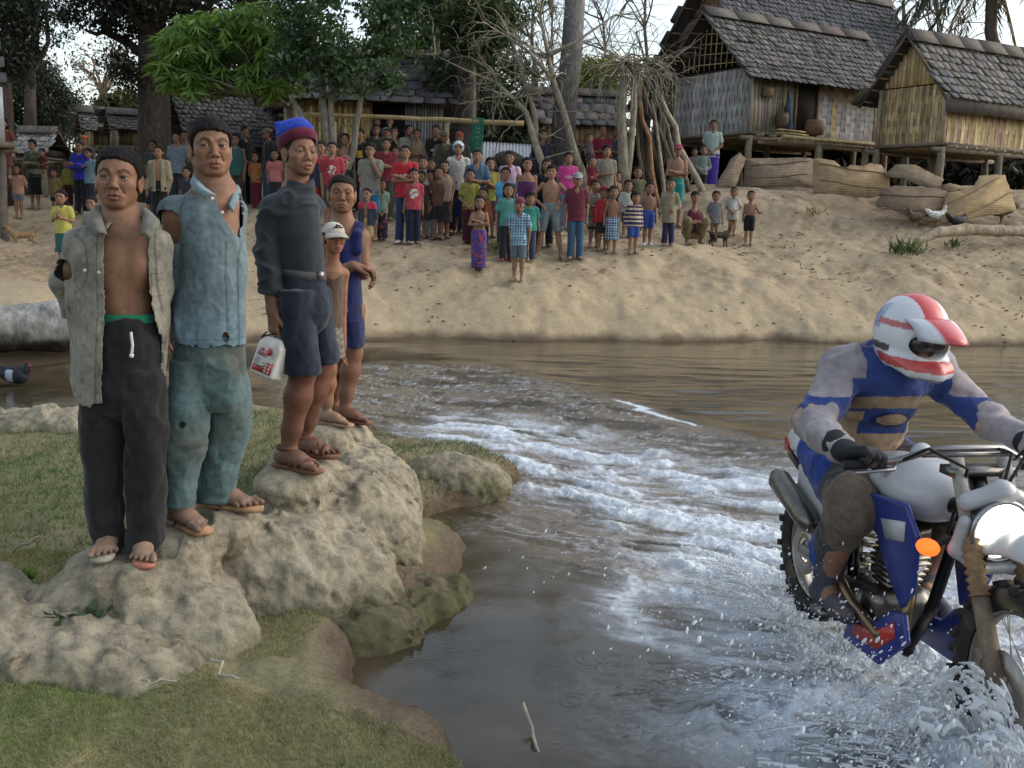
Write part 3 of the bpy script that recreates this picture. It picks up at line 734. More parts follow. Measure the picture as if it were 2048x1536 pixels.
def foot_ops(s, an, f, g, sc=1.0, det=True, side=1):
    """ankle an, horizontal toe direction f, ground height g"""
    an = np.asarray(an, float); f = np.asarray(f, float); f = f / np.linalg.norm(f); u = np.array([-f[1], f[0], 0]) * side; z = np.array([0, 0, 1.0])
    b = np.array([an[0], an[1], g])
    heel = b - f * .035 * sc + z * .032 * sc; ball = b + f * .135 * sc + z * .020 * sc
    s.cap(heel, b + f * .06 * sc + z * .028 * sc, .031 * sc, .028 * sc, .02 * sc); s.cap(an, heel, .030 * sc, .03 * sc, .02 * sc)
    s.cap(an + f * .01 * sc, b + f * .08 * sc + z * .040 * sc, .031 * sc, .027 * sc, .03 * sc)
    for o in (-.022, 0, .022): s.cap(b + f * .06 * sc + z * .034 * sc + u * o * .7 * sc, ball + u * o * sc - f * abs(o) * .5 * sc, .024 * sc, .0165 * sc, .02 * sc)
    s.ell(an + u * .026 * sc, np.array([.012] * 3) * sc, None, .015 * sc); s.ell(an - u * .026 * sc, np.array([.012] * 3) * sc, None, .015 * sc)
    if det:
        for i, (o, l, r) in enumerate(((.034, .052, .0125), (.014, .050, .0095), (-.003, .045, .009), (-.019, .038, .0085), (-.033, .030, .0085))):
            p = ball + u * o * sc - f * (.012 * i) * sc * .9 - z * .004 * sc; q = p + f * l * sc - z * .006 * sc - u * .004 * i * sc
            s.cap(p, p + (q - p) * .6 + z * .003 * sc, r * sc, r * sc * .92, .008 * sc); s.cap(p + (q - p) * .6 + z * .003 * sc, q, r * sc * .95, r * sc * .95, .003 * sc)
    else:
        s.ell(ball + f * .04 * sc, np.array([.045, .045, .014]) * sc, None, .02 * sc)
def sandal(parent, an, f, g, sc, col, strap, side=1, name='flip_flop', wrap=False):
    f = np.asarray(f, float) / np.linalg.norm(f); u = np.array([-f[1], f[0], 0]) * side; z = np.array([0, 0, 1.0]); b = np.array([an[0], an[1], g])
    y = np.array([-.08, -.07, -.04, .02, .08, .13, .17, .195, .205, .195, .17, .13, .08, .02, -.04, -.07]); x = np.array([0, -.028, -.036, -.032, -.035, -.045, -.042, -.028, 0.004, .03, .042, .044, .036, .03, .034, .026])
    mb = MB(); mb.prism(np.stack([y, x], 1) * sc, .016 * sc, [f, u, z], b - z * .010 * sc, col); o = obj(name, mb, M['rubber'], parent, smooth=False)
    st = MB(); top = b + f * .135 * sc + u * .014 * sc + z * .018 * sc
    def arc(a, c, h, r=.0055): 
        t = np.linspace(0, 1, 9)[:, None]; st.tube(a * (1 - t) + c * t + z * h * np.sin(PI * t) ** .7, r * sc, 6, strap)
    if not wrap:
        for e in (-1, 1): arc(top - z * .012 * sc, b + f * .035 * sc + u * e * .038 * sc - z * .004 * sc, .043 * sc)
        st.tube([top - z * .022 * sc, top + z * .006 * sc], .005 * sc, 6, strap)
    else:
        for a in (.045, .085, .125): arc(b + f * a * sc + u * .043 * sc, b + f * (a + .02) * sc - u * .043 * sc, (.066 - (a - .045) * .35) * sc, .0095)
        arc(b + f * .05 * sc + u * .04 * sc, b + f * .13 * sc - u * .04 * sc, .052 * sc, .008)
        t = np.linspace(0, 2 * PI, 20); c = np.asarray(an) + z * .03 * sc
        st.tube(c + np.cos(t)[:, None] * f * .044 * sc + np.sin(t)[:, None] * u * .040 * sc, .009 * sc, 6, strap); st.tube([c - f * .044 * sc, b - f * .07 * sc + z * .01 * sc], .012 * sc, 6, strap)
    obj('strap', st, M['rubber'], o)
def crease(P, f, st, seed): return np.clip(1 - np.abs(fbm(np.asarray(P) * np.array(st), f, 3, seed)) * 4.5, 0, 1) ** 1.5
def cloth_disp(amp, f=7., seed=1, st=(1, 1, .35), amp2=.0015, bias=.25):
    st = np.array(st)
    def d(P, Nn): return amp * (bias + 1.15 * fbm(P * st, f, 3, seed) + .9 * np.abs(fbm(P * st * np.array([1, 1, 1.6]), f * 1.2, 2, seed + 4))) + amp * .42 * crease(P, f * .75, st * np.array([1, 1, .8]), seed + 11) + amp2 * vnoise(P * st, f * 6, seed + 9)
    return d
def paint_cloth(base, seed=1, var=.18, stain_tone=.35, sc=6., stain_col=None):
    base = np.asarray(base, float)
    def c(P):
        n = fbm(P, sc, 4, seed); m = sstep(.15, .5, fbm(P, sc * .6, 4, seed + 40)); sp = sstep(.55, .7, vnoise(P, 45, seed + 50))
        o = base * (1 + var * n)[:, None]; t = np.asarray(stain_col if stain_col is not None else base * .45)
        return o + (t - o) * (np.clip(m * stain_tone + sp * stain_tone * .7, 0, 1))[:, None]
    return c
# ================================================================ the five people standing on the rock
def rows_px(Y, rows):
    o = []
    for py, xl, xr, ry, *dy in rows:
        y = Y + (dy[0] if dy else 0); a = at_y(xl, py, y); b = at_y(xr, py, y); o.append(((a[2] + b[2]) / 2, (a[0] + b[0]) / 2, y, (b[0] - a[0]) / 2 - .006, ry - .004))
    return o
def zx(Y, pts):
    """pixel polyline -> (z ascending, x) for np.interp"""
    q = sorted([(p[2], p[0]) for p in (at_y(x, y, Y) for x, y in pts)]); return np.array([a for a, b in q]), np.array([b for a, b in q])
def cloth_obj(name, parent, s, res, col, mat='cloth', cut=None, disp=None, thick=.0035, pad=.02, k=0):
    lo, hi = s.bounds(); m = mesh_sdf(lambda P, pad=.05: s(P, pad=pad), lo - pad, hi + pad, res, col, cut, disp, smooth_it=k)
    o = obj(name, m, M[mat], parent)
    if thick:
        md = o.modifiers.new('thickness', 'SOLIDIFY'); md.thickness = thick; md.offset = -1
    return o
def body_obj(parent, s, res, heads, skin, det=True, extra=None, name='body'):
    lo, hi = s.bounds(); C, hh, R, kw = heads
    def col(P):
        c = np.tile(skin.astype(float), (len(P), 1)) * (1 + .10 * fbm(P, 9, 3, 5))[:, None]
        c = head_paint(P, c, C, hh, R, det, skin=skin, **kw)
        return extra(P, c) if extra else c
    return obj(name, mesh_sdf(s, lo - .01, hi + .01, res, col), M['skin'], parent)
def dust(feet, amt=.5, c=(.26, .20, .15)):
    def e(P, col):
        for f in feet:
            m = sstep(.16, .0, P[:, 2] - f[2]) * (np.hypot(P[:, 0] - f[0], P[:, 1] - f[1]) < .3); col = col + (np.asarray(c) - col) * (m * amt * (.7 + .5 * fbm(P, 20, 2, 3)))[:, None]
        return col
    return e
def head_at(Y, px, eye_y, chin_y, yaw, pitch=0, roll=0, hs=1.0):
    c = at_y(px, chin_y, Y); e = at_y(px, eye_y, Y); hh = (e[2] - c[2]) / .527 * hs * .96
    return c, hh, rotm(yaw, pitch, roll)
def limb(s, Y, pts, rs, k=.02):
    P = [at_y(x, y, Y + d) for x, y, d in pts]; s.chain(P, rs, k); return P
def muscle_leg(s, a, b, r, k=.03):
    """knee a to ankle b with a calf at the back"""
    a = np.asarray(a); b = np.asarray(b); m = a * .68 + b * .32; s.chain([a, m, a * .3 + b * .7, b], [r[0], r[1], r[2], r[3]], k)

def common(k, name, label, Y, px_base):
    g = min(p[2] for p in SOLE[k]); t = thing(name, label, 'person', (at_y(px_base, 800, Y)[0], Y, g), 'villagers standing on the rock by the rapids'); return t

def collar(t, Y, rows, col, seed):
    """a folded collar: rows of (pixel x, pixel y, depth) from the fold to the free edge"""
    A = np.array([[at_y(x, y, Y + d) for x, y, d in r] for r in rows]); n = A.shape[1]; u = np.linspace(0, n - 1, 14)
    F = np.stack([np.stack([np.interp(u, np.arange(n), A[k, :, i]) for i in range(3)], 1) for k in (0, 1)])
    w = np.linspace(0, 1, 7)[:, None, None]; G = F[:1] * (1 - w) + F[1:] * w
    G[:, :, 1] -= .014 * np.sin(PI * w[:, :, 0]); G[:, :, 2] += .012 * np.sin(PI * w[:, :, 0])
    G += (.0025 * fbm(G.reshape(-1, 3), 30, 2, seed)).reshape(G.shape[:2])[..., None]
    mb = MB(); mb.grid(G, paint_cloth(col, seed, .2, .5, 14)(G.reshape(-1, 3))); o = obj('collar', mb, M['dirtycloth'], t); md = o.modifiers.new('thickness', 'SOLIDIFY'); md.thickness = .005; md.offset = 0
# ---- 1: open grey shirt -----------------------------------------------------------------
def man_open_shirt():
    Y = 3.85; k = 'a'; t = common(k, 'person', 'barefaced man in an unbuttoned torn grey shirt and black trousers with a white drawstring', Y, 245)
    C, hh, R = head_at(Y, 236, 353, 418, .20, -.02, .03); sk = np.array([.195, .108, .068])
    s = SDF()
    s.loft(rows_px(Y, [(436, 205, 285, .066), (452, 194, 298, .072), (470, 168, 316, .082), (500, 154, 312, .098), (540, 158, 308, .102), (580, 170, 304, .096), (630, 184, 306, .086), (680, 176, 318, .10), (730, 172, 326, .10)]), .03)
    sh = [at_y(166, 494, Y), at_y(304, 492, Y)]
    nb = at_y(246, 462, Y + .01)
    s.cap(nb, C + (np.array([0, .08, .16]) * hh) @ R, .070, .062, .05)
    for p in sh: s.cap(nb + [0, .02, .02], p, .045, .05, .05)
    for x in (-1, 1):
        c = at_y(243 + x * 25, 535, Y - .055); s.ell(c + [0, .018, 0], (.055, .042, .052), None, .06)
        s.cap(at_y(247 + x * 6, 470, Y - .055), at_y(247 + x * 55, 462, Y - .03), .010, .010, .03)   # collar bones
    s.cap(at_y(247, 500, Y - .118), at_y(247, 640, Y - .112), .006, .006, .05, 's'); s.ell(at_y(250, 622, Y - .098), (.010, .02, .012), None, .02, 's')
    for i, dx in ((0, -1), (1, 1)):
        e = at_y((140, 312)[i], 580, Y + .09); wv = at_y((205, 275)[i], 668, Y + .17)
        s.chain([sh[i], sh[i] * .5 + e * .5, e, wv], [.046, .042, .036, .028], .025)
        hand_ops(s, wv, at_y(247, 690, Y + .19) - wv, np.array([0, 1, 0]), dx, .95, .5)
    head_ops(s, C, hh, R, True, 1.0, .98, 1.05, 1.1, 1.0)
    soles = SOLE[k]; hips = [at_y(212, 720, Y), at_y(286, 720, Y)]
    for i in (0, 1):
        (ax, ay), sy, Yf, f = FEET[k][i]; a = at_y(ax, ay - 12, Yf + .03); kn = at_y((212, 290)[i], 890, Y)
        s.chain([hips[i], kn, a], [.050, .042, .034], .03); foot_ops(s, a, (*f, 0), soles[i][2] + .012, .98, True, (-1, 1)[i])
    body_obj(t, s, .0036, (C, hh, R, dict(width=1.0, brow=1.15, stub=.12)), sk, extra=dust(soles, .45))
    for x in (-1, 1): obj('eye', eye_mesh(C, hh, R, x, (-.18, .0)), M['eye'], t)
    hair_obj(t, C, hh, R, .0040, vol=.036, tuft=.030, top=.025, side=.01, line=[HL[0], [.90, .845, .80, .76, .64, .52, .42, .40, .56, .40, .25, .2]])
    # trousers
    p = SDF(); p.loft(rows_px(Y, [(640, 182, 312, .098), (700, 168, 327, .112), (780, 165, 331, .112), (815, 170, 326, .09), (835, 185, 311, .05)]), .03)
    for rows in ([(740, 168, 252, .10), (815, 165, 250, .098), (900, 169, 244, .086), (1000, 171, 241, .080), (1060, 180, 243, .078), (1092, 189, 247, .072)], [(740, 244, 329, .10), (815, 246, 332, .098), (900, 254, 331, .088), (1000, 257, 327, .082), (1060, 259, 321, .080), (1086, 257, 318, .075)]):
        p.loft(rows_px(Y, rows), .014)
    cloth_obj('trousers', t, p, .0048, paint_cloth((.016, .016, .0165), 4, .35, .35, 5, (.045, .043, .04)), 'dirtycloth', None, cloth_disp(.016, 8, 4, (1, 1, .6)), 0)
    b = MB(); zc = at_y(247, 634, Y); a = np.linspace(0, 2 * PI, 40, endpoint=False)
    rr = [at_y(182, 634, Y)[0] - zc[0], .1]
    G = np.stack([np.stack([zc[0] + np.cos(a) * .128 * q, Y + np.sin(a) * .096 * q, zc[2] + z + 0 * a], 1) for q, z in ((1.0, -.02), (1.03, -.012), (1.03, .012), (1.0, .018))])
    b.grid(G, (.02, .16, .09), True); obj('waistband', b, M['cloth'], t)
    b = MB(); q = [at_y(x, y, Y - .135) for x, y in ((262, 664), (263, 676), (265, 690), (264, 702), (263, 711))]; b.tube(q, .0055, 8, (.55, .53, .47)); b.sphere(q[-1], .009, 10, 8, None, (.55, .53, .47)); obj('drawstring', b, M['cloth'], t)
    # shirt, open down the front, with torn short sleeves
    j = SDF(); j.loft(rows_px(Y, [(428, 202, 288, .088, .015), (446, 196, 298, .092, .01), (462, 178, 310, .100), (482, 150, 326, .112), (520, 140, 331, .126), (580, 142, 333, .126), (660, 146, 334, .132), (740, 148, 332, .138), (830, 152, 333, .142)]), .04)
    sl = [at_y(164, 496, Y), at_y(146, 530, Y + .02), at_y(128, 566, Y + .05), at_y(160, 645, Y + .12)]
    [j.cap(nb, q, .056, .060, .03) for q in sh]; j.chain(sl, [.056, .050, .050, .036], .03, .025)
    sr = [at_y(306, 494, Y), at_y(314, 575, Y + .06), at_y(306, 645, Y + .12)]; j.chain(sr, [.056, .052, .046], .03, .02)
    zl, xl = zx(Y - .12, [(216, 440), (206, 480), (207, 560), (210, 630), (208, 720), (205, 830)]); zr, xr = zx(Y - .12, [(280, 440), (287, 480), (290, 560), (298, 630), (311, 700), (319, 830)])
    hz, hx = zx(Y - .1, [(150, 790), (205, 802), (215, 790), (318, 772), (333, 788)]); hemx = np.array([at_y(x, 800, Y)[0] for x in (145, 175, 205, 300, 322, 335)]); hemz = np.array([at_y(200, y, Y)[2] for y in (772, 792, 803, 760, 785, 770)])
    hole = at_y(128, 540, Y - .03); nz = at_y(247, 434, Y)[2]
    def cut(P):
        x, y, z = P.T; fr = sstep(.03, -.03, y - Y)
        jag = .006 * vnoise(P, 40, 3) + .004 * vnoise(P, 110, 4)
        o = np.minimum(x - np.interp(z, zl, xl), np.interp(z, zr, xr) - x) + jag * .7; o = np.where(y < Y - .02, o, -.05)
        h = np.interp(x, hemx, hemz) - z + jag * 1.5
        e = .066 - np.linalg.norm((P - hole) / np.array([.95, 1.6, .62]), axis=1) + jag; 
        n = np.where(np.hypot(x - nb[0], y - nb[1]) < .092, z - nz - .5 * (y - Y), -.05)
        en = np.where((x > sr[2][0] - .08) & (y > Y + .04), (sr[2][2] - z), -.05)
        en2 = np.where((x < sl[3][0] + .06) & (y > Y + .03), (sl[3][2] - z) + .02, -.05)
        return np.max(np.stack([o, h, e, n, en, en2]), 0)
    def folds(P, Nn):
        x, y, z = P.T; w = sstep(at_y(0, 520, Y)[2], at_y(0, 640, Y)[2], z)
        return .026 * fbm(P * np.array([1, 1, .28]), 9, 3, 8) * (.45 + .55 * w) + .012 * crease(P, 6, (1, 1, .22), 12) + .003 * crease(P, 12, (1, 1, .5), 13) + .0015 * vnoise(P, 60, 2)
    pk0, pk1 = at_y(292, 548, Y - .12), at_y(322, 596, Y - .12)
    def sc1(P):
        c = paint_cloth((.205, .195, .160), 6, .2, .6, 5, (.075, .072, .062))(P); x, y, z = P.T; fr = y < Y - .02
        e = np.minimum(np.abs(np.interp(z, zl, xl) - .024 - x), np.abs(x - np.interp(z, zr, xr) - .020)); c[(e < .0032) & fr] *= .6
        i = (x > pk0[0] - .002) & (x < pk1[0] + .002) & (z < pk0[2] + .002) & (z > pk1[2] - .002) & fr; d = np.min(np.stack([np.abs(x - pk0[0]), np.abs(x - pk1[0]), np.abs(z - pk0[2]), np.abs(z - pk1[2])]), 0); c[i & (d < .0035)] *= .58; c[i & (np.abs(z - pk0[2] + .022) < .003)] *= .7
        s_ = np.abs(np.hypot(x - sh[0][0] + .0, (z - sh[0][2] + .06) * .62) - .066); c[(s_ < .0035) & (x > sh[0][0]) & fr] *= .66; return c
    cloth_obj('shirt', t, j, .0045, sc1, 'dirtycloth', cut, folds, .003, k=1)
    # collar flaps, buttons and pocket
    collar(t, Y, [[(208, 412, .03), (201, 424, -.03), (206, 442, -.085), (214, 470, -.125)], [(186, 420, .04), (172, 438, -.04), (172, 456, -.10), (196, 474, -.135)]], (.15, .145, .12), 7)
    collar(t, Y, [[(284, 420, .03), (287, 430, -.03), (284, 448, -.085), (281, 472, -.12)], [(304, 426, .04), (318, 442, -.04), (319, 458, -.10), (300, 478, -.130)]], (.15, .145, .12), 8)
    for x, y in ((169, 541), (197, 545)):
        b = MB(); b.sphere(at_y(x, y, Y - .135), (.007, .003, .007), 10, 6, None, (.4, .4, .37)); obj('button', b, M['plastic'], t)
    for i in (0, 1):
        (ax, ay), sy, Yf, f = FEET[k][i]; a = at_y(ax, ay - 12, Yf + .03); sandal(t, a, (*f, 0), soles[i][2] + .012, .98, ((.33, .30, .25), (.40, .16, .11))[i], ((.1, .1, .1), (.30, .07, .06))[i], (-1, 1)[i])
M['eye'], _nt, _b = newmat('eye'); _nt.links.new(attr(_nt), _b.inputs['Base Color']); _b.inputs['Roughness'].default_value = .08

# ---- 2: torn blue shirt -----------------------------------------------------------------
def man_blue_shirt():
    Y = 4.02; k = 'b'; t = common(k, 'person', 'tall young man in a torn grey-blue shirt and faded green jeans, hands behind him', Y, 420)
    C, hh, R = head_at(Y, 424, 290, 352, .46, .02, -.03); sk = np.array([.205, .113, .073])
    s = SDF()
    s.loft(rows_px(Y, [(372, 400, 468, .066, .03), (388, 386, 472, .074, .02), (405, 358, 478, .088), (440, 346, 480, .108), (500, 352, 482, .115), (560, 358, 482, .105), (620, 356, 482, .105), (700, 350, 488, .11)]), .03)
    nb = at_y(432, 396, Y + .03); sh = [at_y(354, 430, Y - .02), at_y(458, 424, Y + .10)]
    s.cap(nb, C + (np.array([0, .08, .16]) * hh) @ R, .074, .066, .05)
    for p in sh: s.cap(nb + [0, .01, .02], p, .045, .052, .05)
    e = at_y(344, 560, Y + .02); wv = at_y(346, 628, Y + .14); s.chain([sh[0], sh[0] * .55 + e * .45, e, wv], [.052, .054, .043, .030], .02)
    hand_ops(s, wv, at_y(328, 690, Y + .16) - wv, np.array([.3, -.2, -.1]), -1, 1.0, .55)
    e2 = at_y(462, 545, Y + .26); s.chain([sh[1], e2, at_y(400, 640, Y + .2)], [.052, .042, .03], .025)
    head_ops(s, C, hh, R, True, .98, 1.12, 1.12, 1.05, 1.2)
    soles = SOLE[k]; hips = [at_y(382, 720, Y), at_y(450, 720, Y + .05)]
    for i in (0, 1):
        (ax, ay), sy, Yf, f = FEET[k][i]; a = at_y(ax, ay - 10, Yf + .02); kn = at_y((378, 448)[i], 870, Y + (0, .11)[i])
        s.chain([hips[i], kn, a], [.050, .040, .036], .03); foot_ops(s, a, (*f, 0), soles[i][2] + .014, 1.04, True, (-1, 1)[i])
    body_obj(t, s, .0036, (C, hh, R, dict(width=.98, brow=1.25)), sk, extra=dust(soles, .35, (.2, .16, .14)))
    for x in (-1, 1): obj('eye', eye_mesh(C, hh, R, x, (-.30, .02)), M['eye'], t)
    hair_obj(t, C, hh, R, .0040, vol=.042, tuft=.020, top=.03, seed=9, line=[HL[0], [.84, .80, .77, .73, .66, .52, .40, .40, .56, .36, .22, .16]], width=1.0)
    p = SDF(); p.loft(rows_px(Y, [(668, 352, 486, .115), (720, 348, 490, .118), (770, 347, 490, .098), (800, 350, 485, .08), (815, 365, 470, .05)]), .03)
    p.loft(rows_px(Y, [(720, 344, 430, .11, -.01), (785, 337, 424, .105, -.03), (850, 331, 414, .098, -.05), (880, 329, 408, .094, -.06), (930, 327, 402, .086, -.03), (1006, 325, 391, .080, -.02)]), .016)
    p.loft(rows_px(Y + .11, [(720, 412, 486, .10), (785, 410, 498, .10), (850, 414, 499, .095), (900, 402, 486, .088), (950, 396, 474, .084), (996, 396, 466, .075)]), .010)
    kz = at_y(380, 870, Y)
    def pc(P):
        c = paint_cloth((.082, .132, .135), 14, .22, .55, 4, (.060, .066, .052))(P)
        m = np.exp(-((P[:, 2] - kz[2]) / .09) ** 2) * sstep(.14, .03, np.abs(P[:, 0] - kz[0])) * .6 + sstep(kz[2] + .15, kz[2] + .42, P[:, 2]) * .45 + .4 * sstep(.1, .4, fbm(P, 5, 3, 77))
        c = c + (np.array([.075, .072, .055]) - c) * np.clip(m, 0, .8)[:, None]
        h = np.hypot(P[:, 0] - at_y(387, 835, Y)[0], P[:, 2] - at_y(387, 835, Y)[2]); c[(h < .014) & (P[:, 1] < Y)] = (.01, .01, .01)
        sx = np.interp(P[:, 2], *zx(Y, [(428, 760), (430, 850), (432, 990)])); sm = (np.abs(P[:, 0] - sx) < .004) & (P[:, 1] < Y + .03); c[sm] = c[sm] * 1.3
        return c
    cloth_obj('jeans', t, p, .0046, pc, 'dirtycloth', None, lambda P, Nn: cloth_disp(.014, 8, 15, (1, 1, .8))(P, Nn) + .010 * np.exp(-((P[:, 2] - kz[2] + .04) / .05) ** 2) * np.abs(fbm(P * np.array([.6, .6, 2.]), 8, 2, 3)), 0)
    j = SDF(); j.loft(rows_px(Y, [(366, 398, 472, .078, .035), (382, 388, 474, .088, .03), (396, 370, 478, .098, .01), (412, 352, 482, .112), (440, 350, 486, .126), (500, 354, 489, .132), (560, 354, 491, .130), (630, 344, 491, .130), (705, 336, 493, .136)]), .03)
    sl = [at_y(354, 428, Y - .02), at_y(350, 500, Y - .03), at_y(354, 565, Y - .01)]; [j.cap(nb, q, .056, .066, .03) for q in sh]; j.chain(sl, [.066, .070, .066], .02, .02)
    j.chain([at_y(458, 422, Y + .10), at_y(462, 500, Y + .18)], [.056, .056], .03, .02)
    hole = at_y(336, 455, Y - .07); vz, vx = zx(Y - .1, [(452, 384), (457, 430), (468, 478)]); hz = at_y(420, 683, Y)[2]; vend = at_y(465, 482, Y)[2]
    def cut(P):
        x, y, z = P.T; jag = .006 * vnoise(P, 45, 5) + .005 * vnoise(P, 120, 6)
        h = hz - z + jag * 1.6 + .012 * vnoise(P, 9, 2); n = np.where((np.hypot(x - nb[0], y - nb[1] + .01) < .088), z - at_y(430, 384, Y)[2] - .5 * (y - nb[1]), -.05)
        ex = .088 - np.linalg.norm((P - hole) / np.array([.82, 1.0, .82]), axis=1) + jag * 1.3
        v = np.where((y < Y + .03) & (z > vend), .055 * sstep(vend, vend + .2, z) - np.abs(x - np.interp(z, vz, vx)), -.05)
        sle = np.where(x < at_y(376, 550, Y)[0], np.where(y < Y + .2, at_y(350, 548, Y)[2] - z + jag, -.05), -.05); sle = np.where(z > at_y(350, 575, Y)[2], sle, np.where(x < at_y(344, 600, Y)[0] + .02, sle, -.05))
        tr = .014 - np.linalg.norm((P - at_y(449, 676, Y - .12)) / np.array([1, 3, 1.6]), axis=1)
        return np.max(np.stack([h, n, ex, v, tr, np.where(x < at_y(349, 560, Y)[0], sle, -.05)]), 0)
    def sc(P):
        c = paint_cloth((.115, .155, .170), 24, .2, .5, 5, (.052, .066, .070))(P); lowm = sstep(at_y(0, 520, Y)[2], at_y(0, 680, Y)[2], P[:, 2]); c = c + (np.array([.125, .20, .25]) - c) * (lowm * .6)[:, None]; x, y, z = P.T; px_ = np.interp(z, *zx(Y - .1, [(470, 480), (468, 560), (472, 684)])); fr = y < Y; c[(np.minimum(np.abs(x - px_), np.abs(x - px_ + .034)) < .003) & fr & (z < vend)] *= .6; c[(np.abs(z - hz - .022) < .003)] *= .72; s_ = np.abs(x - at_y(378, 450, Y)[0] - .10 * (z - at_y(378, 450, Y)[2]) ** 2 * 4); c[(s_ < .003) & fr & (z > at_y(0, 545, Y)[2])] *= .65; return c
    cloth_obj('shirt', t, j, .0045, sc, 'dirtycloth', cut, lambda P, Nn: .018 * fbm(P * np.array([1, 1, .4]), 8, 3, 28) + .009 * crease(P, 5, (1, 1, .35), 29) + .003 * crease(P, 10, (1, 1, .7), 30) + .0015 * vnoise(P, 60, 2), .003, k=1)
    collar(t, Y, [[(398, 346, .05), (397, 358, -.02), (408, 374, -.075), (432, 390, -.105)], [(388, 352, .06), (380, 366, -.03), (388, 384, -.095), (412, 398, -.125)]], (.19, .25, .27), 27)
    collar(t, Y, [[(474, 372, .12), (468, 382, .04), (462, 396, -.03), (456, 416, -.08)], [(482, 380, .12), (479, 392, .03), (475, 408, -.03), (466, 424, -.07)]], (.15, .21, .23), 28)
    for x, y in ((424, 397), (444, 425)):
        b = MB(); b.sphere(at_y(x, y, Y - .125), (.007, .003, .007), 10, 6, None, (.6, .6, .58)); obj('button', b, M['plastic'], t)
    for i in (0, 1):
        (ax, ay), sy, Yf, f = FEET[k][i]; a = at_y(ax, ay - 10, Yf + .02); sandal(t, a, (*f, 0), soles[i][2] + .014, 1.06, (.33, .19, .10), ((.05, .07, .085), (.16, .09, .06))[i], (-1, 1)[i])

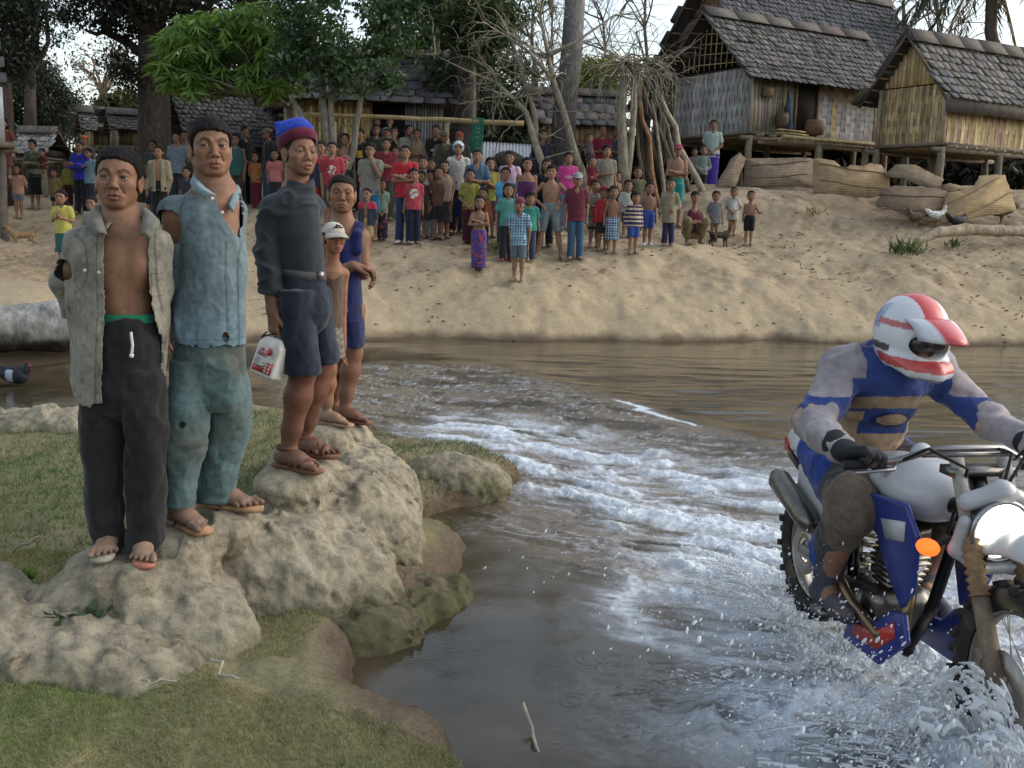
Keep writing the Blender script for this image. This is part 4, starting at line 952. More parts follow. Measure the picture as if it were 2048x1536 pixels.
# ---- 3: wool hat and jerrycan -----------------------------------------------------------
def man_wool_hat():
    Y = 4.7; k = 'c'; t = common(k, 'person', 'older man in a blue and maroon wool hat, dark sweater and navy shorts', Y, 595)
    C, hh, R = head_at(Y, 600, 302, 351, .72, 0, .0); sk = np.array([.20, .108, .068])
    s = SDF()
    s.loft(rows_px(Y, [(388, 562, 624, .06), (405, 542, 634, .085), (440, 538, 640, .105), (500, 548, 642, .105), (550, 556, 644, .10), (600, 556, 652, .105)]), .03)
    nb = at_y(590, 395, Y + .02); sh = [at_y(546, 418, Y - .06), at_y(618, 416, Y + .14)]
    s.cap(nb, C + (np.array([0, .10, .18]) * hh) @ R, .056, .056, .04)
    for p in sh: s.cap(nb, p, .045, .052, .05)
    e = at_y(539, 520, Y - .06); wv = at_y(546, 622, Y - .10); s.chain([sh[0], e, e * .6 + wv * .4, wv], [.045, .040, .039, .030], .025)
    hand_ops(s, wv, np.array([.05, -.05, -1.0]), np.array([.75, .62, 0]), 1, 1.05, 1.15, .6, .7)
    head_ops(s, C, hh, R, True, .98, .98, 1.1, 1.25, .9, .012)
    soles = SOLE[k]; legsk = np.array([.135, .063, .041])
    kn = [at_y(607, 738, Y - .04), at_y(640, 728, Y + .12)]; hips = [at_y(590, 600, Y), at_y(620, 600, Y + .06)]
    for i in (0, 1):
        (ax, ay), sy, Yf, f = FEET[k][i]; a = at_y(ax, ay - 8, Yf + .02); s.cap(hips[i], kn[i], .085, .062, .03); muscle_leg(s, kn[i], a, (.060, .064, .046, .036)); foot_ops(s, a, (*f, 0), soles[i][2] + .016, 1.04, True, (-1, 1)[i])
    def ex(P, c):
        m = sstep(at_y(600, 640, Y)[2], at_y(600, 720, Y)[2], P[:, 2]); c = c + (legsk * (1 + .2 * fbm(P, 8, 3, 2))[:, None] - c) * m[:, None]; a = sstep(at_y(540, 560, Y)[2], at_y(540, 600, Y)[2], P[:, 2]) * (P[:, 0] < at_y(566, 600, Y)[0]) * .6; c = c + (np.array([.13, .064, .046]) - c) * a[:, None]; return dust(soles, .2)(P, c)
    body_obj(t, s, .004, (C, hh, R, dict(width=.98, brow=.7, gape=.012)), sk, extra=ex)
    for x in (-1, 1): obj('eye', eye_mesh(C, hh, R, x, (.05, -.02)), M['eye'], t)
    hair_obj(t, C, hh, R, .0045, (.03, .028, .027), vol=.012, tuft=.006, maxz=.80, line=[HL[0], [.9, .86, .84, .80, .62, .55, .48, .42, .56, .44, .3, .25]])
    # knitted hat: rolled maroon rim, blue crown ending in a point at the back
    Rh = rotm(.72, -.40, 0); c0 = C + (np.array([0, .10, .735]) * hh) @ R
    h = SDF(); h.ell(c0, np.array([.392, .455, .24]) * hh, Rh, .02); h.ell(c0 + (np.array([0, .02, .10]) * hh) @ Rh, np.array([.365, .42, .34]) * hh, Rh, .04)
    tip = at_y(553, 249, Y + .02); h.cap(c0 + (np.array([-.02, .05, .26]) * hh) @ Rh, tip, .070, .012, .07)
    fl = C[2] + .62 * hh
    def hcol(P):
        q = ((P - c0) / hh) @ Rh.T; lim = .155 - .05 * q[:, 1]
        o = np.where((q[:, 2] < lim)[:, None], np.array([.085, .010, .030]), np.array([.012, .045, .36])); return o * (1 + .3 * vnoise(P, 90, 2))[:, None]
    def hcut(P): q = ((P - c0) / hh) @ Rh.T; return -.13 - .12 * np.clip(q[:, 1], -.4, .5) - q[:, 2]
    def hd(P, Nn): q = ((P - c0) / hh) @ Rh.T; return .004 * np.exp(-((q[:, 2] - .03 - (-.05 * q[:, 1])) / .10) ** 2) - .006 * np.exp(-((q[:, 2] - .165 + .05 * q[:, 1]) / .022) ** 2) + .0012 * np.sin(q[:, 2] * 130) + .004 * fbm(P, 14, 2, 3)
    cloth_obj('wool_hat', t, h, .0036, hcol, 'cloth', hcut, hd, .004)
    # turtleneck sweater
    j = SDF(); j.loft(rows_px(Y, [(358, 568, 627, .078, .02), (380, 564, 630, .082, .02), (396, 548, 636, .100), (425, 536, 644, .122), (470, 545, 648, .125), (520, 553, 651, .118), (545, 553, 651, .116), (556, 556, 649, .108)]), .03)
    sl = [at_y(546, 420, Y - .05), at_y(537, 500, Y - .06), at_y(541, 545, Y - .075), at_y(545, 578, Y - .085)]; [j.cap(nb, q, .056, .064, .03) for q in sh]; j.chain(sl, [.064, .058, .052, .047], .02, .016)
    j.chain([sh[1], at_y(618, 500, Y + .2)], [.056, .05], .03, .02)
    j.cap(at_y(530, 580, Y - .085), at_y(558, 578, Y - .085), .016, .016, .012)
    def tz_(P):
        x, y, z = P.T
        return np.maximum(np.where(np.hypot(x - nb[0], y - nb[1]) < .085, z - at_y(595, 361, Y)[2] + .25 * (x - nb[0]), -.05), np.where(x < at_y(562, 560, Y)[0], at_y(545, 585, Y)[2] - z, -.05))
    cloth_obj('sweater', t, j, .0048, paint_cloth((.026, .031, .037), 34, .25, .25, 5, (.035, .038, .042)), 'cloth', tz_, lambda P, Nn: .014 * fbm(P * np.array([1, 1, .6]), 7, 3, 38) + .012 * crease(P, 6, (.8, .8, 1.2), 39) + .007 * np.exp(-((P[:, 2] - at_y(590, 378, Y)[2]) / .012) ** 2), .003)
    b = MB(); zc = at_y(603, 547, Y); a = np.linspace(0, 2 * PI, 36, endpoint=False); rx = (at_y(649, 547, Y)[0] - at_y(556, 547, Y)[0]) / 2
    b.grid(np.stack([np.stack([zc[0] + np.cos(a) * (rx + q), Y + np.sin(a) * (.108 + q), zc[2] + z - .012 * np.cos(a) + 0 * a], 1) for q, z in ((0, -.02), (.006, -.018), (.006, .018), (0, .02))]), (.06, .06, .062), True); bl = obj('belt', b, M['rubber'], t)
    b = MB(); b.box(at_y(640, 550, Y - .06), (.012, .016, .016), rotm(.9), (.30, .28, .24)); obj('buckle', b, M['metal'], bl, smooth=False)
    p = SDF(); p.loft(rows_px(Y, [(548, 556, 648, .105), (590, 556, 657, .12), (625, 560, 664, .118), (650, 572, 655, .08), (662, 585, 640, .05)]), .03)
    p.loft(rows_px(Y - .05, [(580, 556, 636, .11), (640, 560, 632, .105), (700, 566, 638, .104), (742, 569, 643, .105)]), .012); p.loft(rows_px(Y + .12, [(580, 590, 657, .10), (640, 606, 669, .10), (700, 624, 678, .105), (724, 634, 681, .10)]), .010)
    cloth_obj('shorts', t, p, .0048, paint_cloth((.017, .023, .036), 44, .25, .3, 5, (.032, .04, .052)), 'dirtycloth', None, cloth_disp(.013, 8, 45, (1, 1, .55)), 0)
    for i in (0, 1):
        (ax, ay), sy, Yf, f = FEET[k][i]; a = at_y(ax, ay - 8, Yf + .02); sandal(t, a, (*f, 0), soles[i][2] + .016, 1.05, (.16, .075, .04), (.13, .055, .032), (-1, 1)[i], 'sandal', True)
    jerrycan(wv, Y)
def jerrycan(wv, Y):
    c = at_y(543, 716, Y - .11)
    t = thing('jerrycan', 'white plastic jerrycan with red cap and red printed label hanging from a hand', 'jerrycan', c)
    R = (np.array(Matrix.Rotation(math.radians(-62), 3, 'Z') @ Matrix.Rotation(math.radians(0), 3, 'X'))).T   # local x = long side
    roll = np.array(Matrix.Rotation(math.radians(17), 3, 'Y')); R = R @ roll.T
    Yaw = np.array(Matrix.Rotation(math.radians(24), 3, 'Z') @ Matrix.Rotation(math.radians(0), 3, 'Y')); 
    ex = at_y(560, 735, Y) - at_y(510, 715, Y)
    # axes: u along the label face, v up the can, n out of the label face
    v = at_y(560, 690, Y) - at_y(528, 745, Y); v = at_y(556, 668, Y - .11) - at_y(528, 752, Y - .13); v = v / np.linalg.norm(v)
    u = np.array([.86, -.46, -.34]); u = u - v * (u @ v); u /= np.linalg.norm(u); n = np.cross(u, v); n = n if n[1] < 0 else -n
    R = np.array([u, n, v]); W = lambda p: c + np.asarray(p, float) @ R
    s = SDF(); s.rbox(c - v * .012, (.070, .046, .082), R, .018, .01)
    s.rbox(W((0, 0, .075)), (.055, .038, .022), R, .02, .02)
    s.cap(W((-.045, 0, .080)), W((-.040, 0, .112)), .014, .013, .015); s.cap(W((-.040, 0, .112)), W((.012, 0, .116)), .013, .013, .012); s.cap(W((.012, 0, .116)), W((.018, 0, .080)), .013, .014, .015)
    s.cap(W((.048, 0, .070)), W((.048, 0, .108)), .020, .017, .012)
    s.rbox(W((.0, -.06, -.012)), (.045, .02, .05), R, .01, .012, 's') if False else None
    lo, hi = s.bounds(); obj('bottle', mesh_sdf(s, lo, hi, .0028, lambda P: np.array([.56, .55, .50]) * (1 + .10 * fbm(P, 18, 3, 4) - .25 * sstep(.25, .6, fbm(P, 12, 3, 8)))[:, None]), M['plastic'], t)
    b = MB(); b.lathe([(0, .0), (.021, 0), (.022, .004), (.022, .022), (.018, .026), (0, .026)], W((.048, 0, .104)), R[[0, 1, 2]], 20, (.42, .035, .03)); cp = obj('cap', b, M['plastic'], t)
    b = MB(); b.box(W((.056, .004, .14)), (.014, .004, .012), R, (.52, .50, .45)); obj('paper_wad', b, M['cloth'], cp, smooth=False)
    lab = MB(); red = (.38, .028, .035); f0 = .0475
    def pr(poly, h=.0016, col=red, off=0.0): lab.prism(poly, h, [u, v, n], c - v * .012 + n * (f0 + off), col)
    a = np.arange(16) * 2 * PI / 16 + PI / 2; rr = np.where(np.arange(16) % 2 == 0, .021, .013); pr(np.stack([.016 + rr * np.cos(a), .040 + rr * np.sin(a)], 1))
    pr([(-.055, -.062), (-.055, -.034), (-.018, -.044), (.012, -.030), (.030, -.008), (.056, -.004), (.056, -.062)])
    for i in range(3):
        for q in range(4):
            if (i, q) in ((0, 0), (0, 1)): continue
            pr(np.array([(-.005, -.006), (.005, -.006), (.005, .006), (-.005, .006)]) + np.array([.002 + i * .019, -.053 + q * .0145 - .003 * (i == 0)]), .001, (.56, .54, .50), .0014)
            pr(np.array([(-.0022, -.003), (.0022, -.003), (.0022, .003), (-.0022, .003)]) + np.array([.002 + i * .019, -.053 + q * .0145 - .003 * (i == 0)]), .001, red, .0024)
    for i in range(5): pr(np.array([(-.052, 0), (-.018 - .006 * (i % 3), 0), (-.018 - .006 * (i % 3), .0022), (-.052, .0022)]) + np.array([0, -.028 + i * .0062]), .0008, (.16, .15, .15))
    for i in range(4):   # the red script above the small print
        x = -.046 + i * .014; lab.tube([c - v * .012 + n * (f0 + .001) + u * (x + dx) + v * (.012 + dz) for dx, dz in ((0, 0), (0, .014), (.004, .018), (.008, .014), (.008, 0))], .0014, 5, red)
        if i in (0, 2): lab.tube([c - v * .012 + n * (f0 + .001) + u * (x + dx) + v * (.034 + dz) for dx, dz in ((0, 0), (.004, .003), (.009, .001))], .0013, 5, red)
    for i in range(2): pr(np.array([(-.012, 0), (.010, .001), (.008, .007), (-.010, .006)]) + np.array([-.026, .042 + i * .008 - .008]), .001, red)
    t_ = np.linspace(0, 2 * PI, 18); lab.tube([c - v * .012 + n * (f0 + .001) + u * (.044 + .010 * math.cos(q)) + v * (.026 + .010 * math.sin(q)) for q in t_], .0011, 5, (.34, .31, .30), caps=False)
    obj('label', lab, M['paint'], t, smooth=False)
    b = MB(); b.tube([W(p) for p in ((-.066, -.02, .052), (-.060, .03, .086), (-.045, .035, .092), (-.02, .03, .105), (.005, .028, .12))], .0035, 6, (.02, .015, .02)); b.tube([W((-.07, .03, .075)), W((-.045, .035, .11))], .0035, 6, (.02, .015, .02)); obj('strap', b, M['rubber'], t)

# ---- 4 and 5: boy in a cap, man in a tank top -------------------------------------------
def boy_cap():
    Y = 5.75; k = 'd'; t = common(k, 'person', 'boy in a pale baseball cap, brown vest and checked shorts beside the wool hat man', Y, 660)
    C, hh, R = head_at(Y, 668, 474, 506, .55, .02); sk = np.array([.225, .108, .062])
    s = SDF(); s.loft(rows_px(Y, [(528, 652, 682, .045, .02), (542, 642, 688, .068), (575, 642, 686, .078), (640, 645, 682, .072), (680, 645, 684, .078)]), .03)
    nb = at_y(664, 534, Y + .02); s.cap(nb, C + (np.array([0, .1, .15]) * hh) @ R, .04, .038, .03)
    for x, d in ((644, -.02), (686, .08)):
        p = at_y(x, 548, Y + d); s.cap(nb, p, .03, .034, .03); e = at_y(x - 2, 620, Y + d); wv = at_y(x, 690, Y + d - .02); s.chain([p, e, wv], [.033, .027, .02], .02); hand_ops(s, wv, (0, 0, -1), (1, 0, 0), 1, .72, .4)
    head_ops(s, C, hh, R, True, 1.0, .92, .95, 1.0, 1.05); soles = SOLE[k]
    for i in (0, 1):
        (ax, ay), sy, Yf, f = FEET[k][i]; a = at_y(ax, ay - 6, Yf + .02); kn = at_y((658, 632)[i], 738, (Y, Y + .15)[i]); s.cap(at_y((656, 640)[i], 680, Y + .03), kn, .06, .042, .02); muscle_leg(s, kn, a, (.041, .044, .032, .026)); foot_ops(s, a, (*f, 0), soles[i][2] + .012, .86, True, (-1, 1)[i])
    body_obj(t, s, .0045, (C, hh, R, dict(brow=.8)), sk, extra=dust(soles, .75, (.30, .22, .16)))
    for x in (-1, 1): obj('eye', eye_mesh(C, hh, R, x), M['eye'], t)
    hair_obj(t, C, hh, R, .005, vol=.02, tuft=.012, maxz=.82)
    h = SDF(); c0 = C + (np.array([0, .07, .70]) * hh) @ R; h.ell(c0, np.array([.39, .455, .37]) * hh, R, .02)
    def hcut(P): q = ((P - C) / hh) @ R.T; return .70 + .05 * q[:, 1] - q[:, 2]
    o = cloth_obj('cap', t, h, .0045, (.42, .40, .34), 'cloth', hcut, None, .004)
    br = MB(); a = np.linspace(-1.15, 1.15, 15); G = []
    for f_ in (0, .35, .7, 1.0):
        G.append([C + (np.array([math.sin(q) * (.385 + .10 * f_), .05 - math.cos(q) * (.42 + .34 * f_), .705 - .10 * f_ - .10 * f_ * math.sin(q) ** 2]) * hh) @ R for q in a])
    br.grid(np.array(G), (.36, .345, .30)); b_ = obj('brim', br, M['cloth'], o); b_.modifiers.new('s', 'SOLIDIFY').thickness = .006
    e = MB(); 
    for pts in (((-.16, .86), (-.08, .90), (0, .88), (.03, .95), (.09, .96), (.11, .90)), ((-.05, .88), (-.02, .97), (.02, .985)), ((.06, .90), (.15, .88), (.2, .90))):
        q = [C + (np.array([x, -(.462 * math.sqrt(max(0, 1 - ((z - .70) / .375) ** 2 - (x / .40) ** 2)) - .07) - .012, z]) * hh) @ R for x, z in pts]; e.tube(q, .0042, 6, (.02, .02, .025))
    obj('emblem', e, M['cloth'], o)
    v = SDF(); v.loft(rows_px(Y, [(534, 650, 681, .058, .01), (546, 644, 686, .076), (580, 641, 686, .088), (645, 643, 684, .086), (662, 643, 684, .088)]), .02)
    cloth_obj('vest', t, v, .005, paint_cloth((.085, .055, .038), 52, .2, .3), 'cloth', lambda P: np.where(np.hypot((P[:, 0] - nb[0] - .02) * 1.0, (P[:, 2] - nb[2] - .01) * .8) < .06, .02, -.02), cloth_disp(.008, 9, 3), 0)
    p = SDF(); p.loft(rows_px(Y, [(652, 643, 684, .088), (680, 642, 686, .095), (712, 645, 688, .098)]), .02); p.loft(rows_px(Y + .08, [(660, 630, 668, .08), (705, 628, 664, .085)]), .02)
    def pl(P): a = np.sin(P[:, 2] * 150) > .2; b = np.sin(P[:, 0] * 180) > .2; return np.where((a ^ b)[:, None], np.array([.11, .10, .08]), np.array([.20, .18, .145]))
    cloth_obj('shorts', t, p, .005, pl, 'cloth', None, cloth_disp(.008, 9, 6), 0)
    for i in (0, 1):
        (ax, ay), sy, Yf, f = FEET[k][i]; a = at_y(ax, ay - 6, Yf + .02); sandal(t, a, (*f, 0), soles[i][2] + .012, .9, ((.30, .19, .11), (.2, .2, .2))[i], ((.26, .17, .10), (.22, .25, .28))[i], (-1, 1)[i])
def man_tank():
    Y = 6.25; k = 'e'; t = common(k, 'person', 'man in a navy tank top and navy shorts with both hands held out in front', Y, 692)
    C, hh, R = head_at(Y, 683, 385, 425, .22, .0, .02); sk = np.array([.205, .108, .066])
    s = SDF(); s.loft(rows_px(Y, [(450, 664, 714, .055), (468, 656, 722, .082), (510, 660, 722, .108), (560, 664, 721, .10), (610, 662, 722, .105)]), .03)
    nb = at_y(690, 456, Y + .01); sh = [at_y(656, 474, Y - .02), at_y(722, 474, Y + .05)]
    s.cap(nb, C + (np.array([0, .1, .15]) * hh) @ R, .064, .060, .04)
    for p in sh: s.cap(nb, p, .045, .055, .05)
    e = at_y(660, 548, Y - .08); wv = at_y(706, 532, Y - .26); s.chain([sh[0], e, wv], [.053, .042, .030], .02); hand_ops(s, wv, np.array([.9, -.1, -.12]), np.array([.1, .1, -1]), -1, 1.05, .75, .8, .3)
    e = at_y(727, 545, Y + .02); wv2 = at_y(733, 528, Y - .20); s.chain([sh[1], e, wv2], [.053, .042, .030], .02); hand_ops(s, wv2, np.array([.45, -.35, -.75]), np.array([-.9, 0, -.4]), -1, 1.02, .6, .8, .4)
    head_ops(s, C, hh, R, True, 1.03, 1.06, 1.1, 1.1, 1.1); soles = SOLE[k]
    for i in (0, 1):
        (ax, ay), sy, Yf, f = FEET[k][i]; a = at_y(ax, ay - 6, Yf + .02); kn = at_y((706, 678)[i], 705, (Y, Y + .08)[i]); s.cap(at_y((704, 684)[i], 620, Y + .03), kn, .085, .060, .03); muscle_leg(s, kn, a, (.056, .060, .044, .034)); foot_ops(s, a, (*f, 0), soles[i][2] + .012, 1.0, True, (-1, 1)[i])
    def ex(P, c): m = sstep(at_y(700, 640, Y)[2], at_y(700, 720, Y)[2], P[:, 2]) * .75; return c + (np.array([.145, .07, .045]) - c) * m[:, None]
    body_obj(t, s, .0048, (C, hh, R, dict(width=1.03, brow=1.0, stub=.06)), sk, extra=ex)
    for x in (-1, 1): obj('eye', eye_mesh(C, hh, R, x, (-.1, 0)), M['eye'], t)
    hair_obj(t, C, hh, R, .005, vol=.035, tuft=.012, top=.02, line=[HL[0], [.88, .82, .80, .76, .62, .52, .42, .40, .56, .38, .25, .2]])
    v = SDF(); v.loft(rows_px(Y, [(452, 666, 716, .076), (466, 658, 722, .094), (500, 657, 723, .120), (560, 660, 723, .118), (608, 662, 725, .120)]), .02)
    for x0, d in ((667, -.005), (714, .02)): v.chain([at_y(x0, 500, Y - .10 + d), at_y(x0, 470, Y - .085 + d), at_y(x0, 455, Y - .03 + d), at_y(x0, 456, Y + .04)], [.03, .026, .026, .03], .02)
    cloth_obj('tank_top', t, v, .005, paint_cloth((.012, .016, .075), 62, .2, .2), 'cloth', lambda P: np.where((np.hypot((P[:, 0] - nb[0]) * 1.35, (P[:, 2] - nb[2] - .0)) < .085) & (P[:, 1] < Y), .02, -.02), cloth_disp(.010, 8, 3), 0)
    p = SDF(); p.loft(rows_px(Y, [(600, 663, 724, .118), (640, 666, 727, .125), (660, 666, 728, .12)]), .02)
    for r in ([(640, 690, 728, .115), (690, 692, 729, .12)], [(640, 664, 700, .11, .06), (686, 664, 700, .115, .06)]): p.loft(rows_px(Y, r), .02)
    cloth_obj('shorts', t, p, .005, paint_cloth((.011, .014, .058), 64, .2, .2), 'cloth', None, cloth_disp(.010, 8, 6), 0)
    for i in (0, 1):
        (ax, ay), sy, Yf, f = FEET[k][i]; a = at_y(ax, ay - 6, Yf + .02); sandal(t, a, (*f, 0), soles[i][2] + .012, 1.02, (.16, .07, .05), (.03, .04, .07), (-1, 1)[i])
for _f in (man_open_shirt, man_blue_shirt, man_wool_hat, boy_cap, man_tank):
    _f(); print(_f.__name__, round(time.time() - T0, 1))
# ================================================================ the villagers watching from the far bank
def hx(h):
    h = h if len(h) == 6 else ''.join(q * 2 for q in (h or '888')); v = np.array([int(h[i:i + 2], 16) for i in (0, 2, 4)]) / 255.0; v = v * .90; v = v + (v.mean() - v) * .16; return np.where(v < .04, v / 12.9, ((v + .055) / 1.055) ** 2.4)
def place(px, hy, H):
    ds = np.arange(12.6, 27, .05); P = np.array([at_y(px, hy, d) for d in ds]); h = P[:, 2] - terrain(P[:, 0], P[:, 1])
    k = np.nonzero((h[:-1] >= H) & (h[1:] < H))[0]
    i = k[0] if len(k) else int(np.argmin(np.abs(h - H))); return P[i, 0], P[i, 1], P[i, 2] - h[i], h[i]
def pattern(kind, c1, seed):
    c1 = np.asarray(c1)
    def f(P, c):
        x, y, z = P.T
        if kind == 'stripe': m = (np.sin(z * 95) > .25); c[m] = (.42, .33, .24)
        elif kind == 'hoops': m = (np.sin(z * 70) > .1) & (z < seed); c[m] = (.5, .5, .46)
        elif kind == 'plaid':
            a = np.abs(np.sin(x * 75)) > .88; b = np.abs(np.sin(z * 75)) > .88; d = np.sin(x * 75) * np.sin(z * 75) > .1; c[d] *= .62; c[a | b] = (.25, .38, .45)
        elif kind == 'print':
            m = (np.hypot(x / .075, (z - seed) / .085) < 1) & (y < 0) & (vnoise(P, 38, 3) > -.05); c[m] = (.46, .46, .42)
        elif kind == 'logo':
            m = (np.hypot(x / .08, (z - seed) / .03) < 1) & (y < 0) & (vnoise(P, 60, 3) > 0); c[m] = (.5, .42, .4)
        elif kind == 'camo':
            n = fbm(P, 9, 2, 5); c[n > .12] = (.05, .045, .03); c[n < -.15] = (.11, .12, .075)
        elif kind == 'floral':
            n = vnoise(P, 22, 9); c[n > .45] = (.30, .05, .07); c[n < -.55] = (.16, .13, .10)
        elif kind == 'sidestripe': m = np.abs(x) > np.abs(x).max() * .86; c[m] = (.65, .20, .04)
        elif kind == 'yoke': m = (z > seed); c[m] = (.35, .03, .05)
        elif kind == 'chest': m = (np.abs(x) < .09) & (y < 0) & (np.abs(z - seed) < .07); c[m] = (.42, .25, .03)
        return c
    return f
CROWD = 'villagers watching from the far bank'
def villager(px, hy, H, desc, top='n', tc='888888', bot='p', bc='333333', hair='s', arms='down', yaw=0, pat=None, bpat=None, cat='person', d=None, sk=1.0, stance=1.0, shoe=None, cap=None, pose=None, z0=None, res=.0118, head_yaw=None, sleeve=None, hem=None):
    if d is None: X, Y, G, H = place(px, hy, H)
    else:
        p = at_y(px, hy, d); X, Y = p[0], p[1]; G = p[2] - H if z0 is None else z0
    t = thing('person', desc, cat, (X, Y, G), CROWD)
    hh = float(np.interp(H, [.7, .95, 1.25, 1.6], [.180, .203, .216, .222])); c = H - hh * .97; squat = pose == 'squat'
    if squat: c = (1.5 - hh)
    yaw = yaw + (0 if pose else random.uniform(-.22, .22)); A = np.array(Matrix.Rotation(yaw, 3, 'Z')); fat = 1.12 if H < 1.1 else 1.04
    skin = SKIN * np.array([.95, .98, 1.05]) * sk; L = lambda *p: np.array(p, float)
    sw = .107 * c; zs = .922 * c
    hipz = .60 * c; base = 0
    if squat: base = -.50 * c
    sh = [L(i * sw, .012, zs + base) for i in (-1, 1)]; nb = L(0, .02, .955 * c + base); C = L(0, -.012, c + base + .0); C[2] = (H if not squat else H) - hh * .985
    u, f_ = .195 * c, .165 * c; ar = .027 * c * fat
    el, wr, hd = [], [], []
    for i, sg in enumerate((-1, 1)):
        S = sh[i]; m = arms if isinstance(arms, str) else arms[i]
        if m == 'down': e = S + L(sg * .035, .02, -u); w = e + L(sg * .005, -.035, -f_); h = L(0, -.1, -1)
        elif m == 'cross': e = S + L(sg * .045, -.05, -u * .93); w = L(-sg * .055 * c, -.118 * c, e[2] + .03 + .02 * sg); h = L(-sg, -.1, .2)
        elif m == 'clasp': e = S + L(sg * .05, .0, -u * .96); w = L(sg * .03, -.115 * c, .63 * c + base); h = L(-sg * .6, -.3, -.6)
        elif m == 'low': e = S + L(sg * .045, .0, -u); w = L(sg * .045, -.10 * c, .575 * c + base); h = L(-sg * .4, -.2, -.9)
        elif m == 'hips': e = S + L(sg * .125 * c, .03, -u * .72); w = L(sg * .098 * c, -.04, .66 * c + base); h = L(-sg * .35, -.6, -.5)
        elif m == 'behind': e = S + L(sg * .04, .07, -u * .95); w = L(sg * .03, .11 * c, .62 * c + base); h = L(-sg, 0, -.3)
        elif m == 'face': e = S + L(sg * .03, -.09 * c, -u * .75); w = L(sg * .045, -.10 * c, c * .99 + base); h = L(0, 0, 1)
        elif m == 'mouth': e = S + L(sg * .04, -.06 * c, -u * .85); w = L(sg * .02, -.115 * c, c * .95 + base); h = L(-.2 * sg, 0, 1)
        elif m == 'chest': e = S + L(sg * .05, -.02, -u * .9); w = L(sg * .025, -.13 * c, .80 * c + base); h = L(-sg * .4, -.2, .8)
        elif m == 'hold': e = S + L(sg * .05, -.02, -u * .95); w = L(sg * .01, -.16 * c, .76 * c + base); h = L(-sg, -.2, .1)
        elif m == 'out': e = S + L(sg * .08, -.02, -u * .9); w = e + L(sg * .04, -.12, .0); h = L(0, -1, 0)
        elif m == 'knee': e = S + L(sg * .07, -.13, -u * .8); w = L(sg * .03, -.30, .40); h = L(-sg, -.3, -.2)
        jt = np.random.default_rng(int(px * 3 + hy + i)); e = e + jt.normal(size=3) * np.array([.012, .018, .006]); w = w + jt.normal(size=3) * (.022 if m == 'down' else .010); el.append(e); wr.append(w); hd.append(h / np.linalg.norm(h))
    st = .058 * c * stance; lx = [(-st * .9, -st), (st * .9, st)]
    hips = [L(i * .052 * c, 0.005, hipz + base) for i in (-1, 1)]
    if squat:
        kn = [L(i * .16, -.30, .40) for i in (-1, 1)]; an = [L(i * .12, -.10, .07) for i in (-1, 1)]; hips = [L(i * .08, .08, .22) for i in (-1, 1)]
    else:
        an = [L(i * st * (1 if stance < 1.5 else 1.15), .01, .05 * c) for i in (-1, 1)]; kn = [hips[i] * .48 + an[i] * .52 + L(0, -.012, 0) for i in (0, 1)]
    R = rotm(head_yaw if head_yaw is not None else 0, .02)
    trow = [(.975, .036, .036), (.958, .050, .044), (.935, .074, .054), (.905, .096, .062), (.86, .106, .068), (.79, .102, .070), (.70, .088, .064), (.62, .098, .070), (.565, .095, .070)]
    rows = lambda g=0, z_=0, lo=0: [(z * c + base + (g * .3 if z > .9 else 0), 0, .012, (rx * c * fat + g), (ry * c * fat + g)) for z, rx, ry in trow if z >= lo]
    s = SDF(); s.loft(rows(), .02); s.cap(nb - L(0, 0, .02), C + L(0, .03, .10 * hh), .031 * c * fat, .030 * c * fat, .02)
    lean = None
    for i in (0, 1):
        s.chain([sh[i], el[i], wr[i]], [ar * 1.12, ar * .88, ar * .66], .016)
        w = wr[i]; hdir = hd[i]; hl = .052 * c; s.cap(w, w + hdir * hl, ar * .62, ar * .70, .012); s.cap(w + hdir * hl, w + hdir * hl * 2.0, ar * .62, ar * .34, .012)
        tu = np.cross(hdir, L(0, 1, .1)); tu = tu / (np.linalg.norm(tu) + 1e-6) * (1 if i else -1); s.cap(w + hdir * hl * .4, w + hdir * hl * 1.25 - tu * .022 * c, ar * .32, ar * .28, .008)
        muscle_leg_ = [hips[i], hips[i] * .5 + kn[i] * .5, kn[i]]; s.chain(muscle_leg_, [.058 * c * fat, .050 * c * fat, .036 * c * fat], .02)
        m1 = kn[i] * .66 + an[i] * .34; s.chain([kn[i], m1 + L(0, .008, 0), an[i]], [.034 * c * fat, .035 * c * fat, .021 * c * fat], .015)
        fd = L((-.25, .25)[i], -1, 0); fd /= np.linalg.norm(fd); foot_ops(s, L(an[i][0], an[i][1], max(an[i][2], .05)), fd, .008, .165 * c / .245 * 1.05 if not squat else .9, False, 1)
    head_ops(s, C, hh, R, False, 1.0, .95, 1.0, 1.05)
    W = lambda m: (m[0] @ A.T + L(X, Y, G), *m[1:]) if m is not None else None
    lo, hi = s.bounds()
    def bcol(P):
        k = np.tile(skin, (len(P), 1)) * (1 + .12 * fbm(P, 8, 2, 4))[:, None]; dst = sstep(.22 * c, .0, P[:, 2]) * .55
        if not squat: k = k + (np.array([.25, .19, .13]) - k) * dst[:, None]
        if shoe is not None: k[P[:, 2] < .055] = shoe
        return head_paint(P, k, C, hh, R, False, skin=skin)
    obj('body', W(mesh_sdf(lambda P, pad=.05: s(P, pad=pad), lo - .01, hi + .01, res, bcol, margin=.03)), M['skin'], t)
    sd_ = int(px * 7 + hy) % 97
    def garment(name, g, col, pats, amp=.008, sub=None):
        lo, hi = g.bounds(); base_c = paint_cloth(col, sd_, .16, .28, 6)
        def cc(P):
            k = base_c(P)
            for q in pats or []: k = q(P, k)
            return k
        m = mesh_sdf(lambda P, pad=.05: g(P, pad=pad), lo - .02, hi + .02, res, cc, None, cloth_disp(amp, 10, sd_, (1, 1, .5), .0), margin=.03)
        return obj(name, W(m), M['cloth'], t) if m is not None else None
